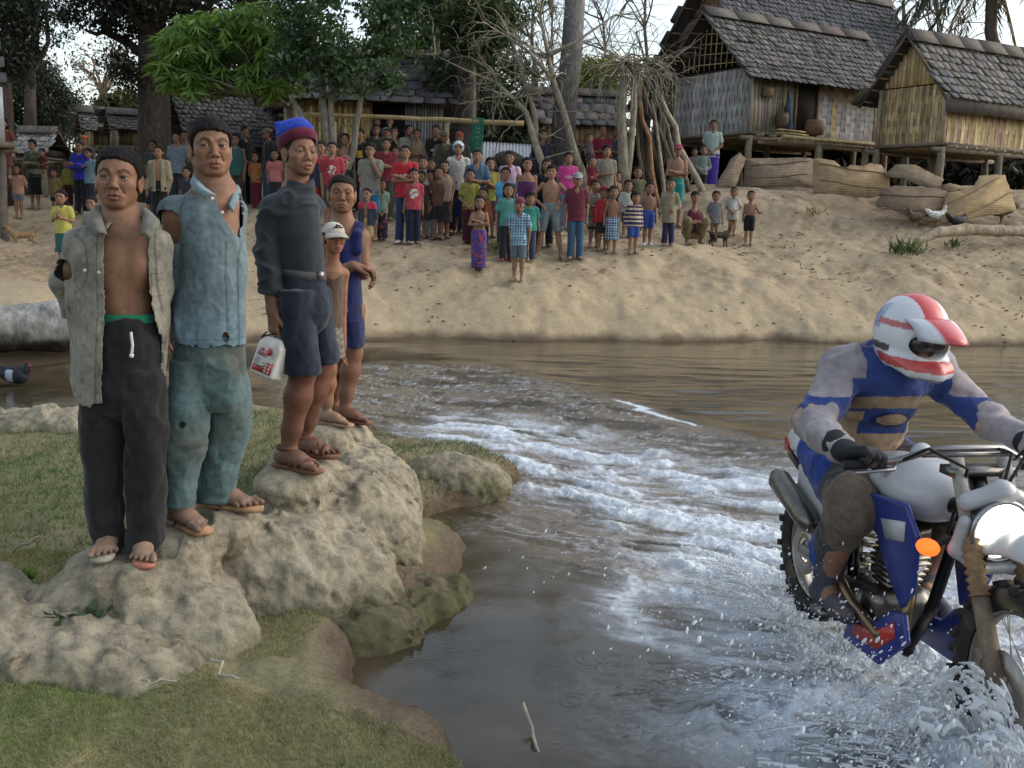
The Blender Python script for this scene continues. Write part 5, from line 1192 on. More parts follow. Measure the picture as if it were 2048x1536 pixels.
    if top != 'n':
        g = SDF(); hem = .66 if squat and hem is None else hem; hz = (.55 if top not in 'k' else .57) * c + base if hem is None else hem * c + base
        if top == 'w':
            g.loft([(z, x0, y0, rx + .002, ry + .002) for z, x0, y0, rx, ry in rows(.013) if z < .86 * c] + [(.86 * c, 0, .012, .118 * c, .082 * c)], .01)
        else:
            rr = [(a, b_, c_, d_ + .010 * (a < .72 * c + base), e_ + .010 * (a < .72 * c + base)) for a, b_, c_, d_, e_ in rows(.017 if H > 1.3 else .015) if a >= hz - .01]
            last = rr[-1]; rr.append((hz, 0, .012, last[3] + .008, last[4] + .008)); g.loft(rr, .01)
        if top in 'tlcoe':
            for i in (0, 1):
                g.cap(nb - L(0, 0, .01), sh[i], .036 * c, ar + .018, .02)
                if top in 'lo' or sleeve == 'long': g.chain([sh[i], el[i], wr[i] * .9 + el[i] * .1], [ar + .022, ar + .016, ar + .014], .014)
                else: g.cap(sh[i], sh[i] * .42 + el[i] * .58, ar + .020, ar + .022, .014)
        elif top in 'ks':
            for i in (0, 1): g.cap(L((-1, 1)[i] * .055 * c, -.02, zs + base - .01), L((-1, 1)[i] * .06 * c, .03, zs + base + .015), .022 if top == 'k' else .034, None, .015)
        if top == 'c': 
            for i in (-1, 1): g.cap(L(i * .012 * c, -.05 * c, .945 * c + base), L(i * .045 * c, .0, .985 * c + base), .012, .014, .012)
        if top != 'w': g.ell(L(0, -.045 * c, .965 * c + base), np.array([.040, .06, .034 if top not in 'kc' else .055]) * c, None, .01, 's')
        if top == 'o': g.rbox(L(0, -.13 * c, .75 * c + base), L(.036 * c, .12 * c, .32 * c), None, .01, .01, 's')
        zc = .80 * c
        pl = []
        if pat: pl.append(pattern(pat, tc, {'hoops': .68 * c, 'yoke': .86 * c}.get(pat, zc)))
        garment('shirt' if top not in 'kso' else ('jacket' if top == 'o' else 'vest'), g, hx(tc), pl)
    if bot != 'n':
        g = SDF(); wz = .66 * c + base
        if squat:
            for i in (0, 1): g.chain([hips[i], kn[i], an[i] * .75 + kn[i] * .25], [.105, .075, .06], .03)
            g.ell(L(0, .06, .24), (.19, .15, .15), None, .05)
        elif bot in 'gk':
            zh = (.05 if bot == 'g' else .26) * c; q = [(wz, 0, .012, .098 * c * fat + .014, .072 * c * fat + .014), (.60 * c, 0, .012, .108 * c * fat + .014, .08 * c * fat + .014), (.35 * c, 0, .005, .105 * c * fat + .012, .082 * c + .014), (zh, 0, .0, (.098 if bot == 'g' else .118) * c * fat + .015, .085 * c + .014)]; g.loft(q, .01)
        else:
            zh = {'p': .035, 's': .345, 'h': .42}[bot] * c; wl = .018 if bot == 'p' else .026
            wz = (.66 if top in 'tlckes' else .69) * c; g.loft([(wz, 0, .012, .092 * c * fat + .006, .066 * c * fat + .006), (.60 * c, 0, .012, .096 * c * fat + .008, .071 * c * fat + .007), (.54 * c, 0, .012, .085 * c, .055 * c)], .02)
            for i in (0, 1):
                q = [(hips[i][2] + .02, *((hips[i][:2]).tolist()), .056 * c * fat + .010, .062 * c * fat + .012)]
                for z in np.linspace(hips[i][2] - .05, zh, 5):
                    tt = (hips[i][2] - z) / (hips[i][2] - an[i][2]); tt = min(tt, 1); pxy = hips[i] * (1 - tt) + an[i] * tt; rad = np.interp(tt, [0, .5, 1], [.053, .044, .042]) * c * fat + (.006 if bot == 'p' else .010); q.append((z, pxy[0] * (1 + .12 * tt), pxy[1] - .006, rad, rad * 1.15))
                g.loft(q, .012)
        garment({'g': 'sarong', 'k': 'skirt', 'p': 'trousers'}.get(bot, 'shorts'), g, hx(bc), [pattern(bpat, bc, .5)] if bpat else None, .006)
    hs = dict(vol=.045, tuft=.02)
    if hair == 'r': hs = dict(vol=.012, tuft=.008)
    if hair == 'v': hs = dict(vol=.075, tuft=.03, top=.03)
    if hair == 'f': hs = dict(vol=.06, tuft=.02, fringe=.10)
    hr = res * .72
    if hair in 'srvflb':
        ff = hair_fn(C, hh, R, **hs); pr = SDF()
        if hair in 'lb':
            if hair == 'l': pr.loft([(C[2] + .75 * hh, 0, C[1] + .16 * hh, .36 * hh, .34 * hh), (C[2] + .3 * hh, 0, C[1] + .22 * hh, .40 * hh, .27 * hh), (C[2] - .15 * hh, 0, C[1] + .26 * hh, .34 * hh, .18 * hh), (C[2] - .35 * hh, 0, C[1] + .28 * hh, .25 * hh, .12 * hh)], .03)
            else: pr.ell(C + L(0, .50 * hh, .55 * hh), np.array([.17, .17, .18]) * hh, None, .02)
        def hf(P, pad=.05):
            dd = ff(P); return smin(dd, pr(P, pad=max(pad, .03)), .02) if pr.ops else dd
        cc_ = C + L(0, .1 * hh, .5 * hh); e_ = hh * .95
        m = mesh_sdf(hf, cc_ - e_, cc_ + e_, hr, HAIR, margin=.04, slack=1.6); obj('hair', W(m), M['hair'], t)
    if hair in 'chm':
        col = hx(cap); g = SDF(); c0 = C + (L(0, .07, .70) * hh) @ R
        if hair == 'h':
            g.ell(C + (L(0, .06, .60) * hh) @ R, np.array([.48, .54, .50]) * hh, R, .01); g.ell(C + (L(0, -.42, .42) * hh) @ R, np.array([.30, .40, .36]) * hh, R, .03, 's')
            def hc(P): q = ((P - C) / hh) @ R.T; k = np.tile(col, (len(P), 1)); k[(np.abs(q[:, 0]) < .16) & (np.abs(q[:, 0]) > .07)] = (.5, .52, .55); k[np.abs(q[:, 2] - .62) < .05] = (.03, .04, .06); return k
        else:
            g.ell(c0, np.array([.39, .46, .36]) * hh, R, .02); g.rbox(c0 - L(0, 0, .5 * hh), np.array([.6, .6, .42]) * hh, None, .01, .02, 's')
            if hair == 'c':
                b0 = c0 + (L(0, -.42, -.04) * hh) @ R; g.ell(b0 + (L(0, -.16, -.05) * hh) @ R, np.array([.30, .30, .055]) * hh, R, .03)
            hc = col
        lo, hi = g.bounds(); obj({'c': 'cap', 'm': 'hat', 'h': 'helmet'}[hair], W(mesh_sdf(lambda P, pad=.05: g(P, pad=pad), lo - .02, hi + .02, hr, hc, margin=.03)), M['cloth' if hair != 'h' else 'paint'], t)
        if hair != 'h':
            ff = hair_fn(C, hh, R, vol=.03, tuft=.015, maxz=.80); cc_ = C + L(0, .1 * hh, .5 * hh); e_ = hh * .8
            obj('hair', W(mesh_sdf(ff, cc_ - e_, cc_ + e_, hr, HAIR, margin=.04, slack=1.6)), M['hair'], t)
    return t
V = villager
# px, head y, height, description, top, colour, bottom, colour, hair, arms
V(33, 329, 1.18, 'girl in a salmon pink tee and faded denim shorts at the far left', 't', 'b5846f', 'h', '66788a', 'l', 'behind', yaw=.2)
V(64, 280, 1.60, 'person in a camouflage jacket and black skirt carrying a toddler', 'l', '44543c', 'k', '15151a', 'v', 'hold', pat='camo')
V(107, 337, 1.02, 'small child in a loose olive tan shirt next to the green sweater boy', 't', '7d7045', 's', '3a3830', 's', 'down', hem=.45)
V(134, 318, 1.10, 'boy in a mustard green long sleeved sweater and dark red trousers', 'l', '8a8a2b', 'p', '571c22', 's', 'down')
V(158, 283, 1.60, 'man in a royal blue sweater with folded arms', 'l', '2a30a8', 'p', '23252c', 'r', 'cross')
V(169, 271, 1.66, 'person in an orange wool hat standing behind the royal blue sweater', 't', '55524c', 'p', '2a2a2a', 'm', 'down', cap='c2552a')
V(176, 297, 1.45, 'person in a pale blue shirt half hidden beside the royal blue sweater', 't', '6f93a5', 'p', '333a45', 's', 'down')
V(166, 322, 1.08, 'boy in a red brown cap and grey tee half turned away', 't', '74767a', 's', '24262c', 'c', 'down', cap='7a3a26', yaw=-.6)
V(122, 380, 1.15, 'girl in a lemon yellow tee and green skirt clasping her hands', 't', 'b9b24d', 'k', '2a5f5e', 'l', 'chest', yaw=.2)
V(183, 393, 1.05, 'boy in white whose head shows beside the grey shirt collar', 't', '9a978c', 's', '444', 's', 'down')
V(299, 334, 1.08, 'shirtless boy in a navy cap and navy shorts with an orange side', 'n', '', 's', '20243f', 'c', 'cross', cap='3c4a66', bpat='sidestripe')
V(317, 292, 1.58, 'man in an open khaki shirt and black trousers', 'o', '8d8264', 'p', '1b1c1e', 's', 'down', yaw=.2)
V(353, 265, 1.62, 'young man in a steel blue button shirt and charcoal trousers', 'c', '6f7c8a', 'p', '2d3438', 's', 'behind')
V(369, 262, 1.64, 'person in dark grey right behind the steel blue shirt', 't', '3c4247', 'p', '23262a', 's', 'down')
V(306, 281, 1.50, 'boy in a dark green tee by the big tree trunk', 't', '31463f', 'p', '2a2c2a', 's', 'down', sk=.75)
V(373, 334, 1.15, 'boy with a wary face beside the blue torn shirt sleeve', 't', '31363f', 's', '33363c', 's', 'down')
V(489, 254, 1.62, 'tall man in a black tee and black trousers turned sideways under the long roof', 't', '16181b', 'p', '191b1e', 'r', 'clasp', yaw=.8, sk=.7)
V(470, 268, 1.60, 'man in a teal and grey vest with brown shorts by the sideways man', 's', '2f5a58', 's', '3f352c', 's', 'down', sk=.75)
V(511, 304, 1.15, 'girl in an orange blouse and crimson sarong with a pale blue pouch', 't', 'a8622f', 'g', '6a1c2e', 'l', 'clasp')
V(535, 257, 1.60, 'man in an olive cap and dark jacket facing the house', 'o', '26282b', 'p', '2c4a5a', 'c', 'down', cap='6a6648', yaw=-.9, sk=.7)
V(549, 299, 1.20, 'girl in a coral pink tee and dark skirt', 't', 'c06a68', 'k', '2a2d33', 'b', 'down')
V(643, 283, 1.50, 'boy in an orange and navy tracksuit behind the wool hat', 'l', '2d3048', 's', '9a2c22', 's', 'down', pat='yoke')
V(664, 284, 1.58, 'young man in a red tee with a white ring collar, picture and striped hem', 't', 'a33038', 's', '3d4038', 's', 'down', pat='print')
V(690, 267, 1.62, 'shirtless young man in dark trousers behind the ring collar tee', 'n', '', 'p', '2a2c30', 's', 'down', yaw=.2)
V(690, 312, 1.28, 'boy in a raspberry cap and black jacket over a sky blue tee', 'o', '22242a', 'p', '2a2c34', 'c', 'down', cap='8a3a4c')
V(720, 258, 1.62, 'young man in a black tee with a yellow front panel', 't', '1c1d1f', 'p', '2e2a24', 'f', 'down', pat='chest')
V(741, 287, 1.60, 'man in a grey tee and turquoise shorts with one hand on his face', 't', '7e7c70', 's', '1c76a0', 'v', ('low', 'face'))
V(752, 249, 1.58, 'man in a dark olive jacket in the back row below the doorway', 'l', '34382c', 'p', '2a2b26', 's', 'clasp', sk=.75)
V(773, 258, 1.30, 'child with pale face in a faded shirt in the back row', 't', '6a6460', 'p', '333', 'r', 'down')
V(788, 254, 1.45, 'boy in a dark green shirt holding something pale near his chin', 't', '33382d', 'p', '2c2e2a', 's', 'mouth')
V(773, 277, 1.60, 'man in a dark red tee and olive trousers with folded arms', 't', '7a2430', 'p', '45453a', 's', 'cross')
V(791, 293, 1.40, 'boy peering over the shoulder of the dark red tee', 't', '4a4e58', 'p', '333', 's', 'down', sk=.8)
V(811, 291, 1.60, 'man in a bright scarlet tee, blue jeans and white shoes with folded arms', 't', 'b8202a', 'p', '24365c', 's', 'cross', pat='logo', shoe=(.5, .5, .5))
V(817, 250, 1.60, 'man in a sage grey shirt turned sideways by the plank wall', 't', '78786a', 'p', '3a3c38', 's', 'down', yaw=.9, sk=.75)
V(835, 258, 1.50, 'woman in a beige camisole and green skirt with folded arms', 'k', '8a7a58', 'g', '33483e', 'b', 'cross', sk=.85)
V(872, 251, 1.62, 'tall young man in a black tee in front of the plank wall', 't', '1b1c1f', 'p', '35322a', 's', 'down', sk=.8, pat='logo')
V(889, 263, 1.55, 'person in an olive cap and camouflage behind the black tee', 'l', '4a4c38', 'p', '2a2c28', 'c', 'down', cap='55553c', pat='camo', sk=.8)
V(917, 284, 1.60, 'man in a white collared shirt wearing a blue and white crash helmet', 'c', 'b3afa8', 'p', '3a3a38', 'h', 'down', cap='9aa6b0')
V(919, 264, 1.60, 'person in an orange headscarf against the dark trunk', 't', '3a3430', 'p', '2c2a28', 'm', 'down', cap='8a3c22', sk=.6)
V(955, 299, 1.56, 'man in a slate blue polo shirt with folded arms under the green banner', 'c', '3f5f7a', 'p', '24303f', 's', 'cross')
V(847, 313, 1.38, 'girl in a white blouse between the scarlet tee and the black tee', 't', 'b4b2aa', 'k', '3a3838', 'b', 'down')
V(863, 317, 1.25, 'small dark haired child peeping out of the middle row', 't', '3a3634', 'k', '333', 's', 'down', sk=.7)
V(889, 321, 1.35, 'girl in a pale peach camisole in the middle row', 'k', 'a58a74', 'k', '3a3a40', 'l', 'down')
V(828, 337, 1.22, 'boy in a rose red tee with a white figure and navy trousers', 't', 'a83a42', 'p', '20263f', 's', 'down', pat='print', yaw=.1)
V(843, 342, 1.15, 'boy in maroon half hidden between the rose tee and the black picture tee', 't', '51262a', 's', '3a2c2a', 's', 'down', sk=.7)
V(861, 339, 1.18, 'boy in a black tee with a round picture and pale jeans, hands joined low', 't', '25262b', 'p', '74888a', 'f', 'low', pat='print')
V(878, 333, 1.25, 'boy in a brown tee behind the black picture tee', 't', '6a4a3c', 's', '333', 's', 'down')
V(888, 353, 1.02, 'small boy in a black cap and orange vest with folded arms', 's', 'a83c26', 's', '1c1a1e', 'c', 'cross', cap='222028')
V(912, 340, 1.12, 'shirtless boy in royal blue shorts with an orange stripe, hand at his mouth', 'n', '', 's', '2238a0', 'v', ('down', 'mouth'), bpat='sidestripe')
V(941, 338, 1.25, 'girl in an acid green blouse and maroon skirt', 't', '8f8b34', 'g', '4a1c22', 'b', 'clasp')
V(981, 315, 1.38, 'girl in a pale yellow tee with folded arms and navy skirt', 't', '9c983f', 'k', '1f2438', 'l', 'cross')
V(1020, 303, 1.45, 'girl in a baby pink tee and jeans', 't', 'c9a3bd', 'p', '2f4a70', 'b', 'down')
V(1012, 335, 1.28, 'girl in a sky blue tee in front of the baby pink tee', 't', '4a9fc8', 'p', '2c4c58', 'b', 'down')
V(1017, 367, 1.22, 'girl in a teal striped cardigan, dark trousers and red boots', 't', '4a948c', 'p', '2c2c34', 'l', ('down', 'clasp'), shoe=(.3, .05, .05))
V(967, 375, 1.02, 'boy in a rust orange sweater and black trousers', 'l', '9a4a22', 'p', '1c2022', 's', 'down')
V(960, 391, 1.14, 'bare chested small girl in a long violet patterned sarong with folded arms', 'n', '', 'g', '4c3a86', 'l', 'cross', bpat='floral')
V(1040, 396, 1.25, 'boy in a blue checked shirt, denim shorts and a maroon cap, foremost on the bank', 'c', '3a6a88', 's', '5c6e76', 'm', 'down', pat='plaid', cap='70303c', hem=.52)
V(1061, 384, 1.10, 'boy in a jade green tee behind the checked shirt', 't', '2c8a78', 'p', '33415c', 'f', 'down')
V(1055, 315, 1.48, 'young woman in a purple wrap that leaves her shoulders bare', 'w', '5c2a62', 'g', '5c2a62', 'l', 'down')
V(1094, 318, 1.45, 'girl in a black tee with an orange band', 't', '23222a', 'p', '2c2a30', 'l', 'down', pat='logo')
V(1086, 260, 1.55, 'woman in a navy jacket with white buttons between the bare trees', 'l', '242c40', 'g', '24262c', 'b', 'clasp', sk=.85)
V(1104, 330, 1.50, 'bare chested teenager in grey shorts with hands on hips and feet apart', 'n', '', 's', '77868a', 'f', 'hips', stance=2.3, sk=1.18)
V(1138, 305, 1.45, 'girl in a hot pink blouse with white trim and denim trousers', 't', 'd43a8c', 'p', '5a7ca0', 'b', 'down', pat='logo')
V(1156, 346, 1.38, 'boy in a maroon shirt, grey cap and blue jeans', 'c', '6a2636', 'p', '3a5a7c', 'c', 'down', cap='8c9092', hem=.53)
V(1206, 250, 1.54, 'woman in a crimson tee carrying a baby', 't', '8a2434', 'g', '4a2c3a', 'b', ('hold', 'down'))
V(1231, 254, 1.50, 'woman in dark blue with folded arms behind the crimson tee', 't', '3f4258', 'g', '2c2c38', 'b', 'cross', sk=.75)
V(1214, 291, 1.56, 'man with bushy hair in a taupe tee holding a toddler', 't', '7f786a', 'p', '4a4640', 'v', ('hold', 'down'))
V(1235, 343, .92, 'bare chested toddler in dark shorts at the foot of the taupe tee', 'n', '', 's', '2c3038', 's', 'down')
V(1192, 360, 1.12, 'boy in a baggy pale camouflage shirt and green shorts', 't', '8c8c78', 's', '2f4f44', 's', 'hold', hem=.40)
V(1209, 372, 1.05, 'child in a scarlet blouse hiding behind the baggy shirt', 'l', 'b02a2c', 's', '333', 'm', 'down', cap='7a2a30')
V(1228, 372, 1.10, 'bare chested girl in a dark purple checked sarong skirt', 'n', '', 'k', '3a2a62', 's', 'down', bpat='plaid', yaw=.2)
V(1257, 360, 1.05, 'boy in a white tee between the tree and the striped sweater', 't', 'a5a89c', 's', '3c4046', 's', 'clasp')
V(1276, 333, 1.28, 'boy in an olive tee in front of the pile of poles', 't', '5f6044', 's', '34446e', 's', 'down', sk=.85)
V(1271, 383, 1.02, 'boy in a navy and pink striped sweater and blue shorts', 'l', '2b2c52', 's', '2f4da0', 'f', 'down', pat='stripe')
V(1300, 364, 1.08, 'bare chested boy in bright blue shorts and white slippers', 'n', '', 's', '3350a8', 's', 'down', shoe=(.55, .55, .55))
V(1342, 357, 1.12, 'boy in an oversized beige shirt with a dark necklace and navy trousers', 'c', '8d8468', 'p', '2a2a58', 'r', ('down', 'clasp'), hem=.42, sleeve='long')
V(1357, 289, 1.58, 'bare chested man in a red cap and teal shorts with folded arms', 'n', '', 's', '1f8a80', 'c', 'cross', cap='9c3446')
V(1407, 290, 1.15, 'boy in a grey green jacket with a red chest badge', 'l', '76847c', 'p', '2c3034', 's', 'clasp', d=22.2)
V(1428, 240, 1.54, 'woman in a mint tee and long royal purple sarong on the upper bank', 't', 'a5beb2', 'g', '4530a0', 'b', 'clasp', d=22.9)
V(1391, 383, .93, 'squatting man in a maroon sleeveless shirt and khaki trousers', 's', '6a2630', 'p', '7d6f48', 'f', 'knee', pose='squat')
V(1433, 382, .92, 'toddler in a grey tee leaning on the squatting man', 't', '75787a', 'n', '', 's', ('clasp', 'down'), hem=.46, yaw=-.2)
V(1469, 374, .92, 'toddler in a long white tee with a faded print', 't', 'a9a6a0', 'n', '', 'r', 'clasp', hem=.42, pat='print')
V(1503, 381, 1.00, 'bare chested small boy in black shorts at the right end of the crowd', 'n', '', 's', '1c1e26', 'r', ('down', 'out'))
V(734, 376, 1.05, 'small boy in an open navy jacket with red shoulders and khaki shorts', 'o', '2a3040', 's', 'a08a58', 'r', 'down', pat='yoke')
V(763, 357, 1.02, 'little girl in a mint blouse and dark flowered skirt, hands joined', 'c', '7f988a', 'g', '33283a', 's', 'low', bpat='floral')
V(1390, 296, .8, 'small child in pink under the house behind the red cap', 't', 'a07080', 'n', '', 's', 'down', d=23.6)
# carried children and people in the doorway
V(84, 297, .62, 'toddler in dark red held by the person in camouflage', 't', '5a2c2a', 'n', '', 's', 'clasp', d=22.6, hem=.40)
V(1186, 313, .72, 'toddler in a crimson dress on the arm of the taupe tee', 't', '7a2030', 'n', '', 'r', 'clasp', d=18.9, hem=.36)
V(1180, 267, .68, 'baby with bare shoulders on the arm of the crimson tee', 'k', '5a4a58', 'k', '4a3048', 'r', 'down', d=20.7)
V(754, 236, 1.25, 'person in black sitting in the dark doorway', 't', '22201e', 'p', '222', 's', 'down', d=25.0, sk=.7)
V(780, 234, 1.25, 'child in a light blue tee in the dark doorway', 't', '6fa0b4', 'p', '333', 's', 'mouth', d=24.7, sk=.8)
V(7, 236, 1.2, 'girl in a rust dress on the porch at the far left edge', 't', '7a3a30', 'k', '6a3a34', 'l', 'down', d=20.6, sk=.8)
print('crowd', round(time.time() - T0, 1))
# ================================================================ stilt houses
U0 = np.array([.866, .5, 0]); V0 = np.array([-.5, .866, 0]); ZZ = np.array([0, 0, 1.0])
rh = np.random.default_rng(11)
def vary(c, a=.2): return np.asarray(c) * (1 + rh.uniform(-a, a)) * (1 + rh.uniform(-.05, .05, 3))
def weave(mb, O, u, L, H, w, h, cols, n, bulge=.012, top=None, stain_tone=None):
    """woven bamboo: flattened vertical strips passing over and under the horizontals"""
    nx, nz = max(2, int(L / w)), max(2, int(round(H / h))); w = L / nx; h = H / nz
    for i in range(nx):
        cc = vary(cols[rh.integers(len(cols))], .12)
        for k in range(nz):
            over = (i + k) % 2; g = .004
            z0, z1 = k * h - (.25 * h if over else -.02 * h), (k + 1) * h + (.25 * h if over else -.02 * h); z0, z1 = max(z0, 0), min(z1, H)
            if top is not None and (top(i / nx) < z0): continue
            if top is not None: z1 = min(z1, top(i / nx))
            c = vary(cc if over else np.asarray(cc) * .74, .16)
            if stain_tone: c = c * stain_tone(i / nx, (z0 + z1) / 2 / H)
            x0, x1 = i * w + g, (i + 1) * w - g; o = n * (bulge if over else .002)
            t = np.array([0, .5, 1])
            G = np.array([[O + u * x + ZZ * (z0 + (z1 - z0) * q) + o * (math.sin(PI * q) * .9 + .1) for q in t] for x in (x0, x1)]); mb.grid(G, c)
def planks(mb, O, u, L, H, w, cols, n, gap=.008, jit=.05):
    x = 0
    while x < L:
        ww = w * rh.uniform(.6, 1.3); c = vary(cols[rh.integers(len(cols))], .2); a = O + u * (x + ww / 2)
        h = H - rh.uniform(0, jit); mb.box(a + ZZ * h / 2 + n * rh.uniform(-.008, .008), (ww / 2 - gap, .012, h / 2), np.array([u, n, ZZ]), c); x += ww
def shingle_roof(mb, r0, r1, e0, e1, rows, cols, cset, sag=.05, th=.014, ragged=.3):
    r0, r1, e0, e1 = map(np.asarray, (r0, r1, e0, e1))
    uu = (r1 - r0) / np.linalg.norm(r1 - r0); dd = (e0 - r0); dl = np.linalg.norm(dd); dd = dd / dl; nn = np.cross(uu, dd); nn = nn if nn[2] > 0 else -nn; nn /= np.linalg.norm(nn)
    rl = dl / rows
    for k in range(rows):
        for i in range(cols + 1):
            s = (i - .5 * (k % 2) + rh.uniform(-.12, .12)) / cols
            if s < -.02 or s > .99: continue
            t0, t1 = (k) / rows, (k + 1.45 + rh.uniform(-ragged, ragged) * .5) / rows
            top = r0 + (r1 - r0) * s; bot = e0 + (e1 - e0) * s; d = bot - top; dn = np.linalg.norm(d); d = d / dn
            wdt = np.linalg.norm(r1 - r0) / cols * rh.uniform(.9, 1.12); lift = (.03 + rh.uniform(0, .025))
            a = top + d * dn * t0 + nn * (.012 - sag * math.sin(PI * t0)); b_ = top + d * dn * min(t1, 1.03) + nn * (lift - sag * math.sin(PI * min(t1, 1)))
            ax = b_ - a; ln = np.linalg.norm(ax); ax = ax / ln; nx_ = np.cross(uu, ax); nx_ = nx_ if nx_[2] > 0 else -nx_
            poly = [(0, 0), (wdt, 0), (wdt, ln * .86), (wdt * .8, ln * .97), (wdt * .5, ln), (wdt * .2, ln * .97), (0, ln * .86)]
            mb.prism(poly, th, np.array([uu, ax, nx_]), a, vary(cset[rh.integers(len(cset))], .22))
GREYS = [(.105, .102, .10), (.085, .083, .08), (.122, .115, .108), (.135, .124, .112), (.07, .068, .066)]
def post(t, x, y, ztop, r=.07, col=(.22, .19, .15)):
    z0 = tz(x, y) - .15; q = np.linspace(0, 1, 6); b = MB(); P = np.stack([x + .012 * np.sin(q * 7 + x), y + .012 * np.cos(q * 5 + y), z0 + (ztop - z0) * q], 1); b.tube(P, r * (1.05 - .1 * q), 9, vary(col, .15)); obj('post', b, M['wood'], t)
def gable_house(label, P0, L, D, zf, zt, zr, u=U0, v=V0, ov=.4, verge=.4, front=None, gable=None, rows=9, cols=26, posts=(3, 2), cset=GREYS, wood=(.20, .17, .13), low=None, back_rows=True, floor_t=.12, floor_out=.25, cat='house'):
    """P0 front corner; walls run L along u and D along v; zf floor, zt eave of the wall, zr ridge"""
    P0 = np.array([P0[0], P0[1], 0.0]); nf = -v; ng = -u
    t = thing('stilt_house', label, cat, (P0[0], P0[1], tz(P0[0], P0[1])))
    A = P0 + ZZ * zf
    for fr in (front if isinstance(front, list) else [front] if front else []): b = MB(); fr(b, A, u, L, zt - zf, nf); obj('wall', b, M['bamboo'], t, smooth=False)
    if gable: b = MB(); gable(b, A + v * D, -v, D, zt - zf, ng); obj('wall', b, M['bamboo'], t, smooth=False)
    b = MB(); hgt = (zt - zf)          # boards behind the matting and the two far walls
    for o, ax, l, n in ((A + v * .03, u, L, v), (A + u * .03 , v, D, u), (A + v * (D - .03), u, L, v), (A + u * (L - .03), v, D, u)):
        b.box(o + ax * l / 2 + ZZ * hgt / 2, (l / 2 - .02, .012, hgt / 2), np.array([ax, n, ZZ]), (.05, .04, .03))
    obj('inner_wall', b, M['wood'], t, smooth=False)
    b = MB(); nb_ = 12
    b.box(A + u * L / 2 + v * D / 2 - ZZ * .03, (L / 2 + .05, D / 2 + .05, .03), np.array([u, v, ZZ]), wood)
    for i in range(nb_): b.tube([A + u * (L * (i + .5) / nb_) - v * floor_out - ZZ * (.09 + .01 * (i % 2)), A + u * (L * (i + .5) / nb_) + v * (D + .1) - ZZ * .09], .035, 7, vary((.27, .21, .13), .2))
    for k in (-.02, D + .02): b.tube([A - u * .3 + v * k - ZZ * .16, A + u * (L + .3) + v * k - ZZ * .16], .05, 8, vary((.2, .165, .12)))
    obj('floor', b, M['wood'], t, smooth=False)
    R0 = P0 + v * D / 2 + ZZ * zr - u * verge; R1 = P0 + v * D / 2 + ZZ * zr + u * (L + verge); sl = (zr - zt) / (D / 2)
    E0 = P0 - v * ov + ZZ * (zt + .06 - sl * ov) - u * verge; E1 = E0 + u * (L + 2 * verge); B0 = P0 + v * (D + ov) + ZZ * (zt + .06 - sl * ov) - u * verge; B1 = B0 + u * (L + 2 * verge)
    b = MB(); shingle_roof(b, R0, R1, E0, E1, rows, cols, cset)
    if back_rows: shingle_roof(b, R1, R0, B1, B0, max(4, rows // 2), max(6, cols // 2), cset)
    for a, e, e2 in ((R0, E0, E1), (R0, B0, B1)):
        c = (a + R1 + e + e2) / 4; d = e - a; ln = np.linalg.norm(d); d /= ln; n = np.cross(u, d); b.box(c - n * (.03 if n[2] > 0 else -.03), (np.linalg.norm(R1 - R0) / 2, ln / 2, .008), np.array([u, d, n]), (.045, .036, .028))
    rf = obj('roof', b, M['shingle'], t, smooth=False)
    b = MB()
    for s in (-1, 1):
        d = (E0 - R0 if s < 0 else B0 - R0); d = d / np.linalg.norm(d); n = np.cross(u, d); n = n if n[2] > 0 else -n
        k = 6
        for i in range(k):
            a = R0 + (R1 - R0) * (i / k); q = R0 + (R1 - R0) * ((i + 1) / k); c = (a + q) / 2 + d * .17 + n * (.055 + .006 * (i % 2)) + ZZ * .03; b.box(c, (np.linalg.norm(q - a) / 2 + .03, .19, .008), np.array([u, d, n]), vary((.125, .108, .093), .1))
    obj('ridge_cap', b, M['wood'], rf, smooth=False)
    b = MB()
    for a, e in ((R0, E0), (R0, B0), (R1, E1), (R1, B1)): b = MB(); b.beam(a - ZZ * .06, e - ZZ * .06, .05, .05, vary((.13, .10, .075))); obj('rafter', b, M['wood'], rf, smooth=False)
    for i in range(6):
        s = (i + .5) / 6
        for e in (E0, B0): b = MB(); b.tube([R0 * (1 - s) + e * s - ZZ * .05 + u * .0, R0 * (1 - s) + e * s + u * (verge * .98) - ZZ * .05], .022, 6, vary((.36, .27, .15), .2)); obj('batten', b, M['bamboo'], rf)
    for i in range(posts[0]):
        for k in range(posts[1]):
            p = P0 + u * (L * i / max(1, posts[0] - 1)) + v * (D * k / max(1, posts[1] - 1)); post(t, p[0], p[1], zf - .1, .085, wood)
    b = MB()
    for q in (A, A + u * L, A + v * D): b = MB(); b.tube([q - u * .03 - v * .03, q - u * .03 - v * .03 + ZZ * hgt], .045, 8, vary((.36, .31, .24), .1)); obj('corner_post', b, M['bamboo'], t)
    return t, A, (R0, R1, E0, E1)
def gable_fill(mb, A, v, D, zt, zr, n, fn, steps=18):
    pass
GW = [(.40, .385, .37), (.33, .32, .31), (.45, .435, .41), (.28, .26, .24)]; YW = [(.46, .35, .17), (.52, .41, .22), (.40, .29, .135), (.31, .235, .145)]; BW = [(.19, .12, .05), (.26, .17, .07), (.15, .10, .05)]
def zat(px, py, Y): return float(at_y(px, py, Y)[2])
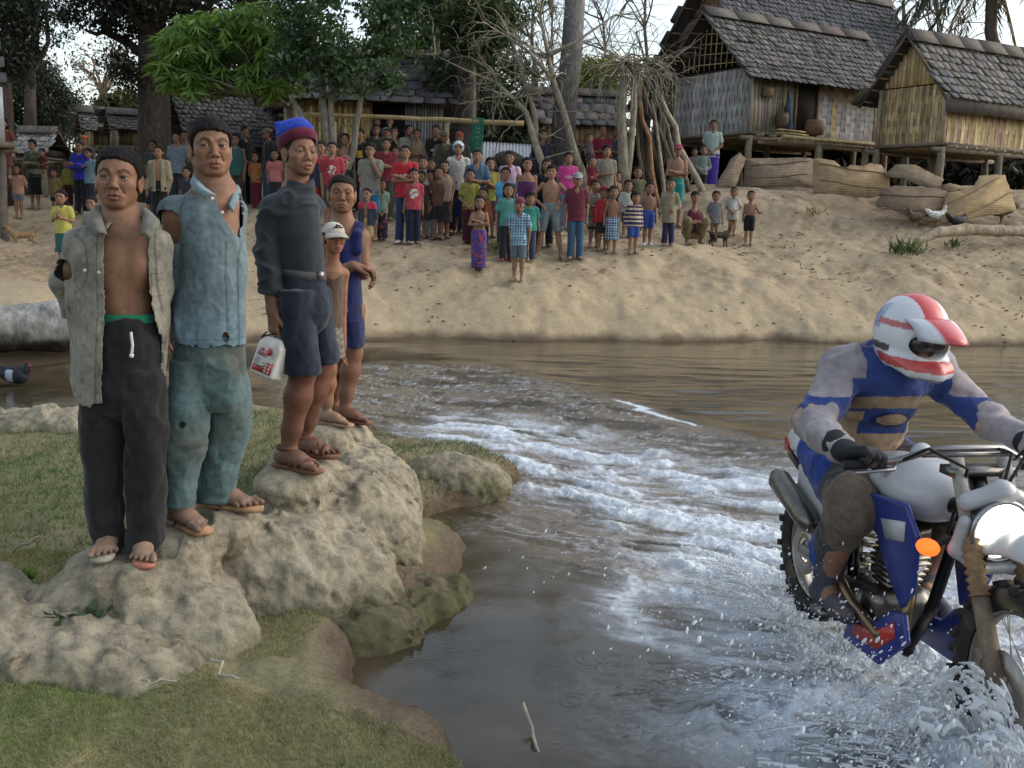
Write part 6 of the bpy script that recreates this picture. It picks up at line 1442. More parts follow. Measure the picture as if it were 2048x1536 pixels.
# ---- the middle house, grey and tan matting
P2 = at_y(1500, 262, 24.5)
def f2(b, A, u, L, H, n):
    tint = lambda s, z: np.array([1.18, .92, .62]) if z > .62 + .1 * math.sin(s * 9) else np.ones(3)
    pass
def f2a(b, A, u, L, H, n): planks(b, A, u, 1.35, H, .10, [(.36, .31, .24), (.40, .33, .22), (.31, .28, .24)], n)
def f2b(b, A, u, L, H, n):
    tint = lambda s, z: np.array([1.18, .92, .62]) if z > .62 + .1 * math.sin(s * 9) else np.ones(3)
    weave(b, A + u * 2.15, u, L - 2.65, H, .17, .14, GW + YW[:1], n, .010, None, tint)
def f2c(b, A, u, L, H, n): planks(b, A + u * (L - .5), u, .5, H, .05, YW, n, .004)
def g2(b, A, u, L, H, n): weave(b, A, u, L, H - .05, .085, .30, GW, n, .012)
zr2 = zat(1424, 22, 25.7)
t2, A2, R2 = gable_house('stilt house with grey woven walls, thick round-ended shingles and a black doorway', P2, 4.7, 2.85, P2[2], zat(1500, 128, 24.5), zr2, front=[f2a, f2b, f2c], gable=g2, rows=12, cols=34, posts=(3, 2), ov=.42, verge=.45)
b = MB(); A = A2; D = 2.85; hw = zat(1500, 128, 24.5) - P2[2]
for i in range(14):
    s = (i + .5) / 14; h = (zr2 - P2[2] - hw) * (1 - abs(2 * s - 1)) - .1
    if h > .1: b.tube([A + V0 * D * s + ZZ * (hw + .02) - U0 * .06, A + V0 * (D * s - .03) + ZZ * (hw + h) - U0 * .06], .016, 5, vary((.40, .31, .19)))
for k in range(5): 
    z = .15 + k * .24; wv_ = D * (1 - z / (zr2 - P2[2] - hw)) ; c = A + V0 * D / 2 + ZZ * (hw + z) - U0 * .075
    if wv_ > .3: b.tube([c - V0 * wv_ / 2 * .9 - ZZ * .06, c + V0 * wv_ / 2 * .9 + ZZ * .05], .014, 5, vary((.36, .28, .17)))
obj('gable_lattice', b, M['bamboo'], t2)
b = MB(); b.box(A + U0 * 1.78 + ZZ * hw * .52 - V0 * .02, (.36, .02, hw * .5), np.array([U0, V0, ZZ]), (.035, .03, .026)); dr = obj('door', b, M['wood'], t2, smooth=False)
for x in (1.38, 2.12): b = MB(); b.beam(A + U0 * x - V0 * .05, A + U0 * x - V0 * .05 + ZZ * hw, .06, .05, (.30, .19, .11)); obj('door_post', b, M['wood'], dr, smooth=False)
b = MB(); O = A2 - V0 * .05 - ZZ * .2
for i in range(30):
    x = .2 + i * .155; b.tube([O + U0 * x + V0 * .1, O + U0 * x - V0 * (.85 + .1 * rh.random())], .03, 6, vary((.30, .23, .13), .25))
for k in (.15, .8): b.tube([O - V0 * k + U0 * .1 - ZZ * .06, O - V0 * k + U0 * 4.8 - ZZ * .06], .045, 7, (.24, .18, .11))
b.tube([O - V0 * .95 + U0 * .1 + ZZ * .04, O - V0 * .95 + U0 * 4.9 + ZZ * .0], .035, 7, (.46, .35, .18))
obj('porch', b, M['bamboo'], t2)
for x in (1.4, 3.0, 4.5): p = O - V0 * .8 + U0 * x; post(t2, p[0], p[1], O[2] - .05, .08, (.25, .22, .16))
# ---- granary at the right
P3 = at_y(1884, 284, 22.2)
def f3(b, A, u, L, H, n): weave(b, A, u, L, H, .115, .40, YW + [(.34, .24, .15)], n, .010)
def g3(b, A, u, L, H, n): weave(b, A, u, L, H, .085, .30, YW, n, .010)
zt3, zr3 = zat(1894, 166, 22.2), zat(1838, 66, 22.9)
t3, A3, R3 = gable_house('yellow woven granary on stilts at the right edge with sparse fish-scale shingles', P3, 4.0, 1.75, P3[2], zt3, zr3, front=f3, gable=g3, rows=8, cols=21, posts=(3, 2), ov=.30, verge=.35, cset=[(.10, .10, .10), (.125, .118, .11), (.15, .138, .122)])
b = MB(); h3 = zt3 - P3[2]
n_ = 16
for i in range(n_):
    s = (i + .5) / n_; h = (zr3 - zt3) * (1 - abs(2 * s - 1)) - .08
    if h > .05: b.box(A3 + V0 * 1.75 * s + ZZ * (h3 + h / 2 + .02) - U0 * .02, (1.75 / n_ / 2 - .004, .01, h / 2), np.array([V0, U0, ZZ]), vary(YW[rh.integers(3)], .2))
obj('gable_wall', b, M['bamboo'], t3, smooth=False)
b = MB(); E0 = R3[2]; b.box((R3[2] + R3[3]) / 2 - ZZ * .12 + V0 * .02, (np.linalg.norm(R3[3] - R3[2]) / 2, .012, .17), np.array([U0, V0 * .8 + ZZ * .6, ZZ]), (.17, .15, .135)); obj('eave_board', b, M['wood'], t3, smooth=False)
# ---- big house behind
P1 = at_y(1545, 140, 27.6)
def f1(b, A, u, L, H, n): planks(b, A, u, L, H, .16, [(.16, .12, .08)], n)
gable_house('big stilt house with a tall steep slate grey roof behind the middle house', P1, 6.6, 5.0, P1[2] - 1.6, P1[2], zat(1421, -62, 29.7), front=f1, gable=f1, rows=24, cols=44, posts=(3, 2), ov=.6, verge=.5, cset=[(.09, .092, .10), (.078, .08, .086), (.105, .106, .112)], back_rows=True)
b = MB(); zt1, zr1 = P1[2], zat(1421, -62, 29.7); A1 = np.array([P1[0], P1[1], 0]) + ZZ * zt1
for i in range(24):
    s = (i + .5) / 24; h = (zr1 - zt1) * (1 - abs(2 * s - 1)) - .1
    if h > .05: b.box(A1 + V0 * 5 * s + ZZ * h / 2, (5 / 24 / 2 - .006, .012, h / 2), np.array([V0, U0, ZZ]), vary((.25, .165, .09), .2))
obj('gable_wall', b, M['wood'], bpy.data.objects['stilt_house.002'], smooth=False)
# ---- hut with the dark doorway, behind the leafy tree
UX = np.array([.995, .1, 0]); VX = np.array([-.1, .995, 0])
P4 = at_y(574, 292, 25.6)
def f4(b, A, u, L, H, n):
    weave(b, A, u, L * .55, H, .07, .12, YW + BW[1:2], n, .006, None, lambda s, z: np.ones(3) * (1.0 if z < .75 else .6))  # upper part of the matting coloured darker
def f4b(b, A, u, L, H, n): planks(b, A + u * L * .76, u, L * .24, H, .07, [(.30, .32, .36), (.26, .27, .29), (.33, .30, .25)], n, .010, .1)
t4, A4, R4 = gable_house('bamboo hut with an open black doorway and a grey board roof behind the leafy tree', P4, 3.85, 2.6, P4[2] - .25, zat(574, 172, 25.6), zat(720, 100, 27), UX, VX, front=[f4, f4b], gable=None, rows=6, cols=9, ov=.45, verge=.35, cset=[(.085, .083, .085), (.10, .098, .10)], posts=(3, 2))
b = MB(); H4 = zat(574, 172, 25.6) - P4[2] + .25; b.box(A4 + UX * 3.85 * .655 + ZZ * H4 * .5 + VX * .01, (3.85 * .105, .01, H4 * .5), np.array([UX, VX, ZZ]), (.006, .006, .006)); obj('doorway', b, M['wood'], t4, smooth=False)  # black panel stands in for the shade inside the open doorway
b = MB(); planks(b, A4 + UX * 3.85, VX, 2.6, H4, .09, [(.20, .21, .23)], UX); obj('wall', b, M['wood'], t4, smooth=False)
# ---- long low roof left of the hut, two small houses further left
P5 = at_y(405, 268, 27.5)
fd = lambda b, A, u, L, H, n: planks(b, A, u, L, H, .18, [(.17, .12, .07), (.22, .16, .09)], n)
gable_house('long brown house with a low sweeping shingle roof behind the big dark trunk', P5, 3.1, 3.0, P5[2] - 1.3, P5[2] + .12, zat(395, 176, 29), front=fd, gable=fd, rows=13, cols=26, ov=.55, verge=.5, posts=(3, 2), cset=[(.10, .10, .10), (.125, .12, .115)])
fl = lambda b, A, u, L, H, n: planks(b, A, u, L, H, .16, [(.42, .33, .22), (.30, .22, .14)], n)
P6 = at_y(186, 290, 33.5); gable_house('small plank house with a pale gable beside the backlit tree', P6, 2.4, 1.3, P6[2], zat(186, 250, 33.5), zat(165, 216, 34), front=fd, gable=fl, rows=8, cols=16, ov=.3, verge=.35, posts=(2, 2), cset=[(.13, .125, .12), (.16, .15, .14)])
P6 = at_y(238, 290, 31.5); gable_house('small brown barn with a bamboo rail in front of the pale gable house', P6, 1.7, 1.2, P6[2], zat(238, 250, 31.5), zat(245, 222, 32.2), front=fd, gable=fd, rows=6, cols=10, ov=.25, verge=.25, posts=(2, 2), cset=[(.12, .115, .11)])
U7 = np.array([.89, .456, 0]); V7 = np.array([-.456, .89, 0]); P7 = at_y(0, 283, 20.2); gy = lambda b, A, u, L, H, n: planks(b, A, u, L, H, .3, [(.36, .40, .44)], n)
t7, A7, R7 = gable_house('pale grey house cut off by the left edge with a raised porch', P7 - U7 * 3.2, 3.2, 2.6, P7[2], zat(14, 170, 20.2), zat(-150, 60, 21.5), U7, V7, front=gy, gable=None, rows=7, cols=12, ov=.15, verge=.02, posts=(2, 2), cset=[(.05, .05, .05)], wood=(.14, .12, .10))
b = MB(); b.box(P7 - U7 * 1.3 - V7 * .3 - ZZ * .08, (1.55, .3, .05), np.array([U7, V7, ZZ]), (.12, .10, .08)); obj('porch', b, M['wood'], t7, smooth=False)
P8 = at_y(25, 312, 30); gable_house('low shed with a pale flat-looking roof at the far left', P8, .9, 1.6, P8[2], zat(25, 296, 30), zat(40, 258, 31), np.array([1., 0, 0]), np.array([0, 1., 0]), front=fl, gable=None, rows=5, cols=8, ov=.3, verge=.1, posts=(2, 2), cset=[(.30, .28, .26), (.26, .25, .24)])
P9 = at_y(1078, 284, 27.5); gable_house('small plank hut with a broad grey board roof between the bare trees', P9, 2.1, 2.2, P9[2], zat(1078, 236, 27.5), zat(1075, 180, 28.6), UX, VX, front=lambda b, A, u, L, H, n: planks(b, A, u, L, H, .2, [(.42, .30, .15), (.36, .26, .14)], n), gable=fd, rows=4, cols=7, ov=.3, verge=.2, posts=(3, 2), cset=[(.12, .11, .11), (.16, .14, .13)])
t = thing('low_shed', 'low shed roofed with sheets of whitish corrugated iron beyond the crowd', 'shed', (*at_y(975, 330, 25.5)[:2], tz(*at_y(975, 330, 25.5)[:2])))
a, c = at_y(893, 286, 25.8), at_y(1062, 296, 25.8); xs = np.linspace(0, 1, 120); G = []
for k, (dz, dy) in enumerate(((.12, .5), (.0, .0), (-.55, -.5))): G.append(a + (c - a) * xs[:, None] + np.array([0, dy, dz]) + ZZ * (.014 * np.sin(xs * 160))[:, None])
b = MB(); b.grid(np.array(G), (.36, .38, .40)); o = obj('roof', b, M['plastic'], t); o.modifiers.new('s', 'SOLIDIFY').thickness = .01
for q in (.05, .5, .95): p = a + (c - a) * q; b = MB(); b.tube([(p[0], p[1] + .3, tz(p[0], p[1]) - .2), p + [0, .3, .0]], .05, 7, (.12, .1, .08)); obj('post', b, M['wood'], t)
s = SDF(); p = at_y(1018, 332, 24.6); s.ell(p, (.42, .3, .36)); lo, hi = s.bounds(); obj('tarpaulin_heap', mesh_sdf(s, lo, hi, .03, (.035, .028, .025), disp=lambda P, n: .05 * fbm(P, 5, 3, 2)), M['cloth'], loc=(p[0], p[1], tz(p[0], p[1])), label='dark brown tarpaulin heap in front of the corrugated iron shed', cat='tarpaulin')
print('houses', round(time.time() - T0, 1))
# ================================================================ trees
rt = np.random.default_rng(5)
def leaf_mat():
    m, nt, b = newmat('leaf'); c = attr(nt); nt.links.new(c, b.inputs['Base Color']); b.inputs['Roughness'].default_value = .5; b.inputs['Specular IOR Level'].default_value = .35
    tr = N(nt, 'ShaderNodeBsdfTranslucent'); nt.links.new(mix(nt, c, (1.2, 1.25, .7), 1, 'MULTIPLY'), tr.inputs[0]); mx = N(nt, 'ShaderNodeMixShader'); mx.inputs[0].default_value = .28
    nt.links.new(b.outputs[0], mx.inputs[1]); nt.links.new(tr.outputs[0], mx.inputs[2]); nt.links.new(mx.outputs[0], nt.nodes['Material Output'].inputs[0]); return m
M['leaf'] = leaf_mat()
def unit(n): v = rt.normal(size=(n, 3)); return v / np.linalg.norm(v, axis=1, keepdims=True)
def leaves(mb, P, A, ln, wd, cols):
    """one folded leaf per row: base P, axis A"""
    n = len(P); A = A / np.linalg.norm(A, axis=1, keepdims=True); S = np.cross(A, unit(n)); S /= np.linalg.norm(S, axis=1, keepdims=True) + 1e-9; Nn = np.cross(S, A)
    l = (ln * rt.uniform(.7, 1.3, n))[:, None]; w = (wd * rt.uniform(.8, 1.2, n))[:, None]
    V = np.stack([P, P + A * l * .45 + S * w / 2 + Nn * w * .12, P + A * l - Nn * l * .10, P + A * l * .45 - S * w / 2 + Nn * w * .12], 1).reshape(-1, 3)
    mb.add(V, np.arange(4 * n).reshape(-1, 4), col=np.repeat(cols, 4, 0))
def clumps(ells, n, k, spread):
    """points gathered in k clumps spread over the outside of ellipsoids (c, r)"""
    w = np.array([np.prod(r) ** .667 for c, r in ells]); w /= w.sum(); out = []
    for (c, r), f in zip(ells, w):
        kk = max(3, int(k * f)); d = unit(kk) * (rt.uniform(.25, 1, kk) ** .4)[:, None]; cc = np.asarray(c) + d * np.asarray(r); m = int(n * f)
        j = rt.integers(kk, size=m); sz = rt.uniform(.5, 1.4, kk); q = cc[j] + rt.normal(size=(m, 3)) * spread * sz[j][:, None] * np.array([1, 1, .7]); out.append(q)
    return np.concatenate(out)
def crown(t, ells, n, k, spread, ln, wd, c0, c1, droop=.3, name='crown'):
    P = clumps(ells, n, k, spread); A = unit(len(P)) + np.array([0, 0, -droop]); f = np.clip(.5 + .9 * fbm(P, .9, 3, 4) + rt.uniform(-.35, .35, len(P)), 0, 1)[:, None]
    mb = MB(); leaves(mb, P, A, ln, wd, np.asarray(c0) * (1 - f) + np.asarray(c1) * f); return obj(name, mb, M['leaf'], t, smooth=False)
def limb_pts(a, b, n=6, wob=.1):
    a = np.asarray(a, float); b = np.asarray(b, float); s = np.linspace(0, 1, n)[:, None]; L = np.linalg.norm(b - a); return a + (b - a) * s + rt.normal(size=(n, 3)) * wob * L * .12 * np.sin(PI * s)
def branches(mb, p, d, L, r, depth, col, spread=.55, droop=0., n=3, shrink=.68, side=5):
    d = d / np.linalg.norm(d); k = 4; pts = [p]; q = p.copy(); dd = d.copy()
    for i in range(k):
        dd = dd + rt.normal(size=3) * .16 - np.array([0, 0, droop * .25]); dd /= np.linalg.norm(dd); q = q + dd * L / k; pts.append(q.copy())
    mb.tube(pts, np.linspace(r, r * .6, k + 1), max(3, side), vary(col, .12), caps=False)
    if depth <= 0: return [q]
    tips = []
    for i in range(n):
        s = rt.integers(1, k + 1) if i else k; nd = dd + rt.normal(size=3) * spread; nd[2] -= droop * .5; tips += branches(mb, pts[s], nd, L * shrink * rt.uniform(.75, 1.2), r * .55, depth - 1, col, spread, droop, n, shrink, side - 1)
    return tips
def base(px, Y): x = (px - 1024) / FPX * Y; return np.array([x, Y, tz(x, Y)])
def PT(px, py, Y): return at_y(px, py, Y)
def tree(label, px, Y, name='tree', group='trees around the village'):
    b = base(px, Y); return thing(name, label, 'tree', b, group), b
BARK = (.075, .06, .048); GBARK = (.20, .185, .15)
# big dark tree with a thick trunk behind the man in the grey shirt
t, b = tree('huge dark tree with a thick straight trunk left of the long roof', 313, 26.5); mb = MB()
tr = [b - [0, 0, .2], b + [0, 0, 1.0], PT(308, 200, 26.5), PT(306, 90, 26.5), PT(300, -60, 26.6), PT(300, -300, 27)]; mb.tube(tr, [.52, .44, .40, .36, .28, .12], 14, BARK)
for e in ((170, 60), (230, -60), (420, 40), (480, -60), (380, -160), (200, -200), (330, -330)): mb.tube(limb_pts(PT(304, rt.uniform(20, 130), 26.5), PT(*e, 26 + rt.uniform(-1.5, 1.5)), 6, .5), np.linspace(.16, .03, 6), 7, BARK)
obj('trunk', mb, M['bark'], t)
crown(t, [(PT(225, 25, 26.5), (1.2, 1.5, .5)), (PT(265, 145, 26.3), (.55, .9, .40)), (PT(420, -20, 26), (2.0, 1.8, 1.1)), (PT(280, -90, 27), (2.6, 2.2, 1.3))], 30000, 330, .21, .135, .06, (.014, .016, .010), (.042, .040, .022), .5)
# dark trees at the left edge
for lab, px, Y, es, tk in (('dark backlit tree with many thin upright limbs at the left edge', 60, 33, [(-40, 60, 2.0, 2.2), (60, -10, 1.7, 2.0), (100, 20, .7, 1.1), (40, -180, 3.2, 3)], [(40, -60), (75, -80), (100, -20), (10, -60)]), ('dense dark bushy tree over the path at the far left', 85, 36, [(60, 200, 1.5, 1.0), (100, 240, .8, .6), (20, 170, 1.2, 1.2), (75, 150, .7, .7)], [(70, 190), (40, 170)]), ('dark leafy tree hanging over the pale grey house', 10, 24.5, [(-10, 40, 1.1, 1.3), (-90, 10, 1.8, 1.6), (20, 120, .5, .6)], [(0, 30), (-60, 0)])):
    t, b = tree(lab, px, Y); mb = MB(); mb.tube([b - [0, 0, .2], PT(px, 250, Y), PT(px, 120, Y)], [.26, .2, .14], 9, BARK)
    for e in tk: mb.tube(limb_pts(PT(px, 190, Y), PT(*e, Y), 6, .4), np.linspace(.13, .04, 6), 6, BARK)
    obj('trunk', mb, M['bark'], t); crown(t, [(PT(x, y, Y), (rx, rx, rz)) for x, y, rx, rz in es], 22000, 300, .2, .125, .05, (.014, .020, .014), (.04, .05, .03), .4)
# pale backlit tree far off
t, b = tree('thin pale tree standing against the bright sky far left', 203, 46); mb = MB(); tips = []
mb.tube([b, PT(205, 225, 46), PT(207, 190, 46)], [.22, .16, .13], 7, (.30, .22, .15))
for e in ((185, 130), (205, 120), (225, 135), (215, 150), (180, 160)): tips += branches(mb, PT(206, 195, 46), PT(*e, 46) - PT(206, 195, 46), 1.1, .09, 3, (.30, .22, .15), .5, 0, 3, .7)
obj('trunk', mb, M['bark'], t); P = np.array(tips)[rt.integers(len(tips), size=900)] + rt.normal(size=(900, 3)) * .18; lm = MB(); leaves(lm, P, unit(900), .16, .08, np.tile((.13, .11, .06), (900, 1))); obj('crown', lm, M['leaf'], t, smooth=False)
# mango with long drooping bright leaves
t, b = tree('bright green tree with long drooping leaves in front of the big dark tree', 600, 22.5, 'mango_tree'); mb = MB(); mb.tube(limb_pts(b - [0, 0, .2], PT(585, 210, 22.4), 5), np.linspace(.15, .11, 5), 8, GBARK)
hub = PT(585, 210, 22.4); P, A, Cc = [], [], []
reg = [(455, 100, 150, 78), (380, 130, 72, 55), (520, 60, 80, 60), (430, 55, 90, 35), (540, 150, 60, 38)]
for i in range(460):
    c = reg[rt.choice(5, p=[.36, .22, .17, .13, .12])]; a = rt.uniform(0, 2 * PI); r = math.sqrt(rt.random()); x, y = c[0] + c[2] * r * math.cos(a), c[1] + c[3] * r * math.sin(a); Y = 21.9 + rt.uniform(-.9, .9); p = PT(x, y, Y)
    if i % 9 == 0: mb.tube(limb_pts(hub, p, 6, .5), np.linspace(.06, .010, 6), 5, GBARK, caps=False)
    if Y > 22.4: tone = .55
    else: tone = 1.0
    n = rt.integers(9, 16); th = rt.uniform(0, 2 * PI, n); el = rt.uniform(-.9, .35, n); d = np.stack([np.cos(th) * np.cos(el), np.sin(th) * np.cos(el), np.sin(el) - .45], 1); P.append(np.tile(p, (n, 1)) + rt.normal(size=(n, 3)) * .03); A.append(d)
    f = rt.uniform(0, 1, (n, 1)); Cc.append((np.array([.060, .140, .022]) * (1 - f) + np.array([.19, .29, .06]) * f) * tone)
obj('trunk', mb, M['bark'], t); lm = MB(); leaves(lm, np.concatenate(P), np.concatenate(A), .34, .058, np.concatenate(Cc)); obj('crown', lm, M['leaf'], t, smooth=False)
# the broad-leaved tree with three thin stems
t, b = tree('leafy tree of small broad dark leaves on several thin leaning stems', 660, 20.6); mb = MB()
for pts in ([(650, 400), (620, 260), (580, 190)], [(660, 400), (652, 260), (642, 185)], [(668, 400), (664, 260), (660, 150)], [(690, 400), (712, 250), (728, 160)], [(655, 300), (640, 120), (610, 40)], [(665, 200), (720, 100), (770, 60)]):
    q = np.array([PT(x, y, 20.6) for x, y in pts]); mb.tube(np.concatenate([limb_pts(q[0], q[1], 4, .2), limb_pts(q[1], q[2], 4, .2)[1:]]), np.linspace(.085, .045, 7), 7, GBARK)
obj('trunk', mb, M['bark'], t)
crown(t, [(PT(690, 55, 20.6), (1.35, 1.1, .95)), (PT(620, 130, 20.3), (.75, .7, .55)), (PT(730, 150, 20.2), (.75, .6, .38)), (PT(800, 60, 20.9), (.55, .6, .7)), (PT(700, -90, 21), (1.6, 1.3, .9))], 10500, 330, .12, .135, .062, (.018, .042, .018), (.075, .125, .05), .15)
# tall dark trunks and the mass of leaves behind the hut
for lab, px, Y, r, top, es, col in (('tall straight trunk rising beside the board roof of the hut', 868, 27, .13, -60, [(840, -30, 1.6, 1.0)], (.17, .15, .12)), ('massive dark trunk behind the man in the crash helmet', 921, 26, .30, -200, [(960, -20, 1.6, 1.3), (900, 130, .5, .7), (985, 110, .9, .9)], (.055, .045, .04)), ('slim grey trunk next to the green banner', 948, 22.5, .09, 60, [(960, 40, .7, .6)], (.15, .13, .105))):
    t, b = tree(lab, px, Y); mb = MB(); mb.tube(limb_pts(b - [0, 0, .2], PT(px - 6, top, Y), 8, .12), np.linspace(r * 1.15, r * .7, 8), 12, col); obj('trunk', mb, M['bark'], t)
    crown(t, [(PT(x, y, Y), (rx, rx * .8, rz)) for x, y, rx, rz in es], 4200, 110, .16, .24, .05, (.016, .030, .014), (.065, .095, .03), .8)
t, b = tree('smooth grey palm-like trunk rising bare out of the top of the picture', 1132, 26.5); mb = MB(); mb.tube([b - [0, 0, .2], PT(1126, 320, 26.5), PT(1128, 230, 26.5), PT(1143, 110, 26.5), PT(1150, 0, 26.5), PT(1152, -200, 26.5)], [.46, .34, .30, .28, .26, .24], 14, np.array([(.07, .06, .055)] * 2 + [(.09, .08, .075), (.16, .15, .145), (.22, .21, .20), (.22, .21, .20)])); obj('trunk', mb, M['bark'], t)
# bare trees in the middle
TW = (.25, .225, .17)
t, b = tree('forked leafless tree with lichen-pale bark above the purple wrap', 1096, 20.8, 'bare_tree'); mb = MB()
for pts, r0, r1 in (([(1098, 390), (1085, 330), (1072, 290), (1052, 225), (1030, 200), (992, 165)], .10, .03), ([(1072, 290), (1070, 230), (1058, 190), (1040, 130), (1020, 70)], .07, .025), ([(1172, 400), (1165, 345), (1148, 300), (1128, 225), (1106, 160), (1096, 110), (1080, 30)], .095, .03), ([(1106, 160), (1060, 105), (1010, 70)], .05, .02), ([(1098, 110), (1150, 85), (1230, 30)], .05, .015), ([(992, 165), (930, 140), (870, 110)], .03, .01)):
    q = np.array([PT(x, y, 20.8 + .15 * math.sin(x)) for x, y in pts]); mb.tube(q, np.linspace(r0, r1, len(q)), 8, TW)
    for i in range(2, len(q)):
        for _ in range(5 if i > 2 else 2): branches(mb, q[i], (q[i] - q[i - 1]) + rt.normal(size=3) * .55, .62, .020, 3, TW, .62, .25, 2, .74, 5)
obj('trunk', mb, M['bark'], t)
t, b = tree('pollarded leafless tree with a tangle of hanging twigs beside the leaning poles', 1252, 20.9, 'bare_tree'); mb = MB(); tp = PT(1262, 135, 20.9)
for pts, r0, r1 in (([(1250, 400), (1246, 300), (1243, 225), (1250, 150)], .13, .07), ([(1250, 400), (1262, 290), (1268, 215), (1268, 140)], .07, .06)): q = np.array([PT(x, y, 20.9) for x, y in pts]); mb.tube(q, np.linspace(r0, r1, len(q)), 9, TW)
for i in range(46):
    d = unit(1)[0]; d[2] = abs(d[2]) * .7 - .15; branches(mb, tp + rt.normal(size=3) * .12, d, rt.uniform(.5, .85), .022, 2, TW, .5, .55 if i % 3 else .1, 2, .8, 5)
obj('trunk', mb, M['bark'], t)
# far background: bare woodland, bamboo, forest
for lab, px, Y, h in (('spindly bare tree against the white sky beside the big roof', 1285, 38, -10), ('spindly bare tree behind the plank hut', 1098, 42, 60), ('spindly bare tree left of the smooth trunk', 1060, 40, 20), ('spindly bare tree beyond the forked tree', 1200, 44, 40), ('brown bare tree right of the big roof', 1862, 36, -40), ('brown bare tree near the coconut palm', 1800, 39, -10)):
    t, b = tree(lab, px, Y, 'bare_tree'); mb = MB(); top = PT(px + 6, h, Y); q = limb_pts(b, top, 7, .15); mb.tube(q, np.linspace(.12, .05, 7), 6, (.13, .11, .09))
    for i in range(2, 7):
        for _ in range(4): branches(mb, q[i], rt.normal(size=3) * .6 + np.array([0, 0, .8]), 1.5, .04, 3, (.14, .115, .095), .5, 0, 3, .7, 4)
    obj('trunk', mb, M['bark'], t)
for lab, px, Y, es, c0, c1 in (('yellow green bamboo clump behind the plank hut', 1200, 40, [(1200, 160, .9, .8), (1180, 185, .9, .6)], (.10, .12, .02), (.24, .25, .06)), ('dark evergreen thicket behind the corrugated shed', 985, 33, [(985, 250, 1.6, .9), (1010, 190, 1.3, 1.1), (930, 210, 1.1, 1.3)], (.014, .022, .012), (.05, .075, .03)), ('dark evergreen filling the gap behind the massive trunk', 890, 31, [(890, 60, 1.8, 1.6), (900, 200, 1.2, 1.4), (830, 40, 1.4, 1.3)], (.012, .022, .014), (.04, .06, .03)), ('bluish green thicket far down the path on the left', 110, 44, [(110, 280, 2.2, 1.0), (140, 230, 1.4, .8)], (.035, .05, .045), (.07, .09, .075)), ('dark evergreen behind the long brown house', 470, 33, [(480, 150, 2.6, 1.2), (560, 200, 1.4, 1.0), (560, 60, 2, 1.6)], (.012, .020, .010), (.035, .05, .02)), ('olive bush on the skyline behind the pale gable house', 255, 40, [(255, 212, 1.0, .35)], (.06, .06, .02), (.13, .12, .05)), ('dense green shrub between hut and long house', 590, 30, [(600, 230, .9, 1.0)], (.015, .025, .012), (.05, .07, .03))):
    t, b = tree(lab, px, Y, 'tree'); mb = MB()
    for i in range(4): e = es[i % len(es)]; mb.tube(limb_pts(b + rt.normal(size=3) * np.array([.4, .2, 0]), PT(e[0] + rt.uniform(-30, 30), e[1] - 10, Y), 5, .3), np.linspace(.09, .03, 5), 6, BARK)
    obj('trunk', mb, M['bark'], t); crown(t, [(PT(x, y, Y), (rx, rx, rz)) for x, y, rx, rz in es], 5200, 140, .24, .26, .09, c0, c1, .4)
for lab, x0, x1, Y, y0, y1, c0, c1 in (('dark undergrowth behind the stilt posts of the woven houses', 1320, 1760, 34, 290, 396, (.020, .022, .016), (.055, .055, .038)), ('grey undergrowth seen between the granary posts', 1700, 2250, 32, 290, 402, (.03, .03, .026), (.09, .085, .07)), ('dark undergrowth beneath the plank hut', 1040, 1340, 33, 280, 372, (.02, .022, .014), (.06, .06, .035)), ('dim undergrowth behind the bamboo hut', 560, 1000, 32, 260, 362, (.015, .02, .013), (.04, .05, .028)), ('dusky undergrowth behind the far left path', -200, 330, 46, 310, 402, (.04, .048, .04), (.085, .09, .07)), ('dim undergrowth beneath the long brown house', 300, 600, 36, 270, 372, (.018, .02, .015), (.05, .05, .035))):
    b = base((x0 + x1) / 2, Y); es = [(PT(x, (y0 + y1) / 2 + rt.uniform(-6, 6), Y + rt.uniform(-1, 1)), (.9 * Y / 35, .6, (y1 - y0) / 2 * Y / FPX * .95)) for x in np.linspace(x0, x1, 7)]
    P = clumps(es, 14000, 300, .24); A = unit(len(P)) + np.array([0, 0, .1]); f = rt.uniform(0, 1, (len(P), 1)); mb = MB(); leaves(mb, P, A, .34, .13, np.asarray(c0) * (1 - f) + np.asarray(c1) * f); obj('undergrowth', mb, M['leaf'], loc=b, smooth=False, label=lab, cat='undergrowth', kind='stuff')
# coconut palm
t, b = tree('coconut palm with a hanging brown frond behind the granary', 1972, 31, 'palm_tree'); mb = MB(); mb.tube(limb_pts(b, PT(1978, -70, 31), 8, .1), np.linspace(.22, .16, 8), 10, (.11, .09, .075)); obj('trunk', mb, M['bark'], t)
top = PT(1978, -75, 31)
def frond(d, L, drop, col, n=46, ll=.55):
    f = MB(); d = np.asarray(d, float) / np.linalg.norm(d); s = np.linspace(0, 1, 12); P = top + d * L * s[:, None] + np.array([0, 0, -1]) * (drop * s ** 2)[:, None]; f.tube(P, np.linspace(.03, .006, 12), 5, np.asarray(col) * 1.3)
    q = np.linspace(.12, 1, n); B = np.stack([np.interp(q, s, P[:, i]) for i in range(3)], 1); T = np.gradient(B, axis=0); T /= np.linalg.norm(T, axis=1, keepdims=True)
    for sg in (-1, 1): S = np.cross(T, (0, 0, 1.)) * sg; leaves(f, B, S + T * .7 + np.array([0, 0, -.75]) + rt.normal(size=B.shape) * .08, ll, .05, np.tile(col, (n, 1)) * rt.uniform(.7, 1.3, (n, 1)))
    obj('frond', f, M['leaf'], t, smooth=False)
for i in range(16): a = i * 2 * PI / 16 + .2; frond((math.cos(a), math.sin(a), rt.uniform(-.1, .55)), 2.6, rt.uniform(1.2, 2.2), (.030, .050, .018))
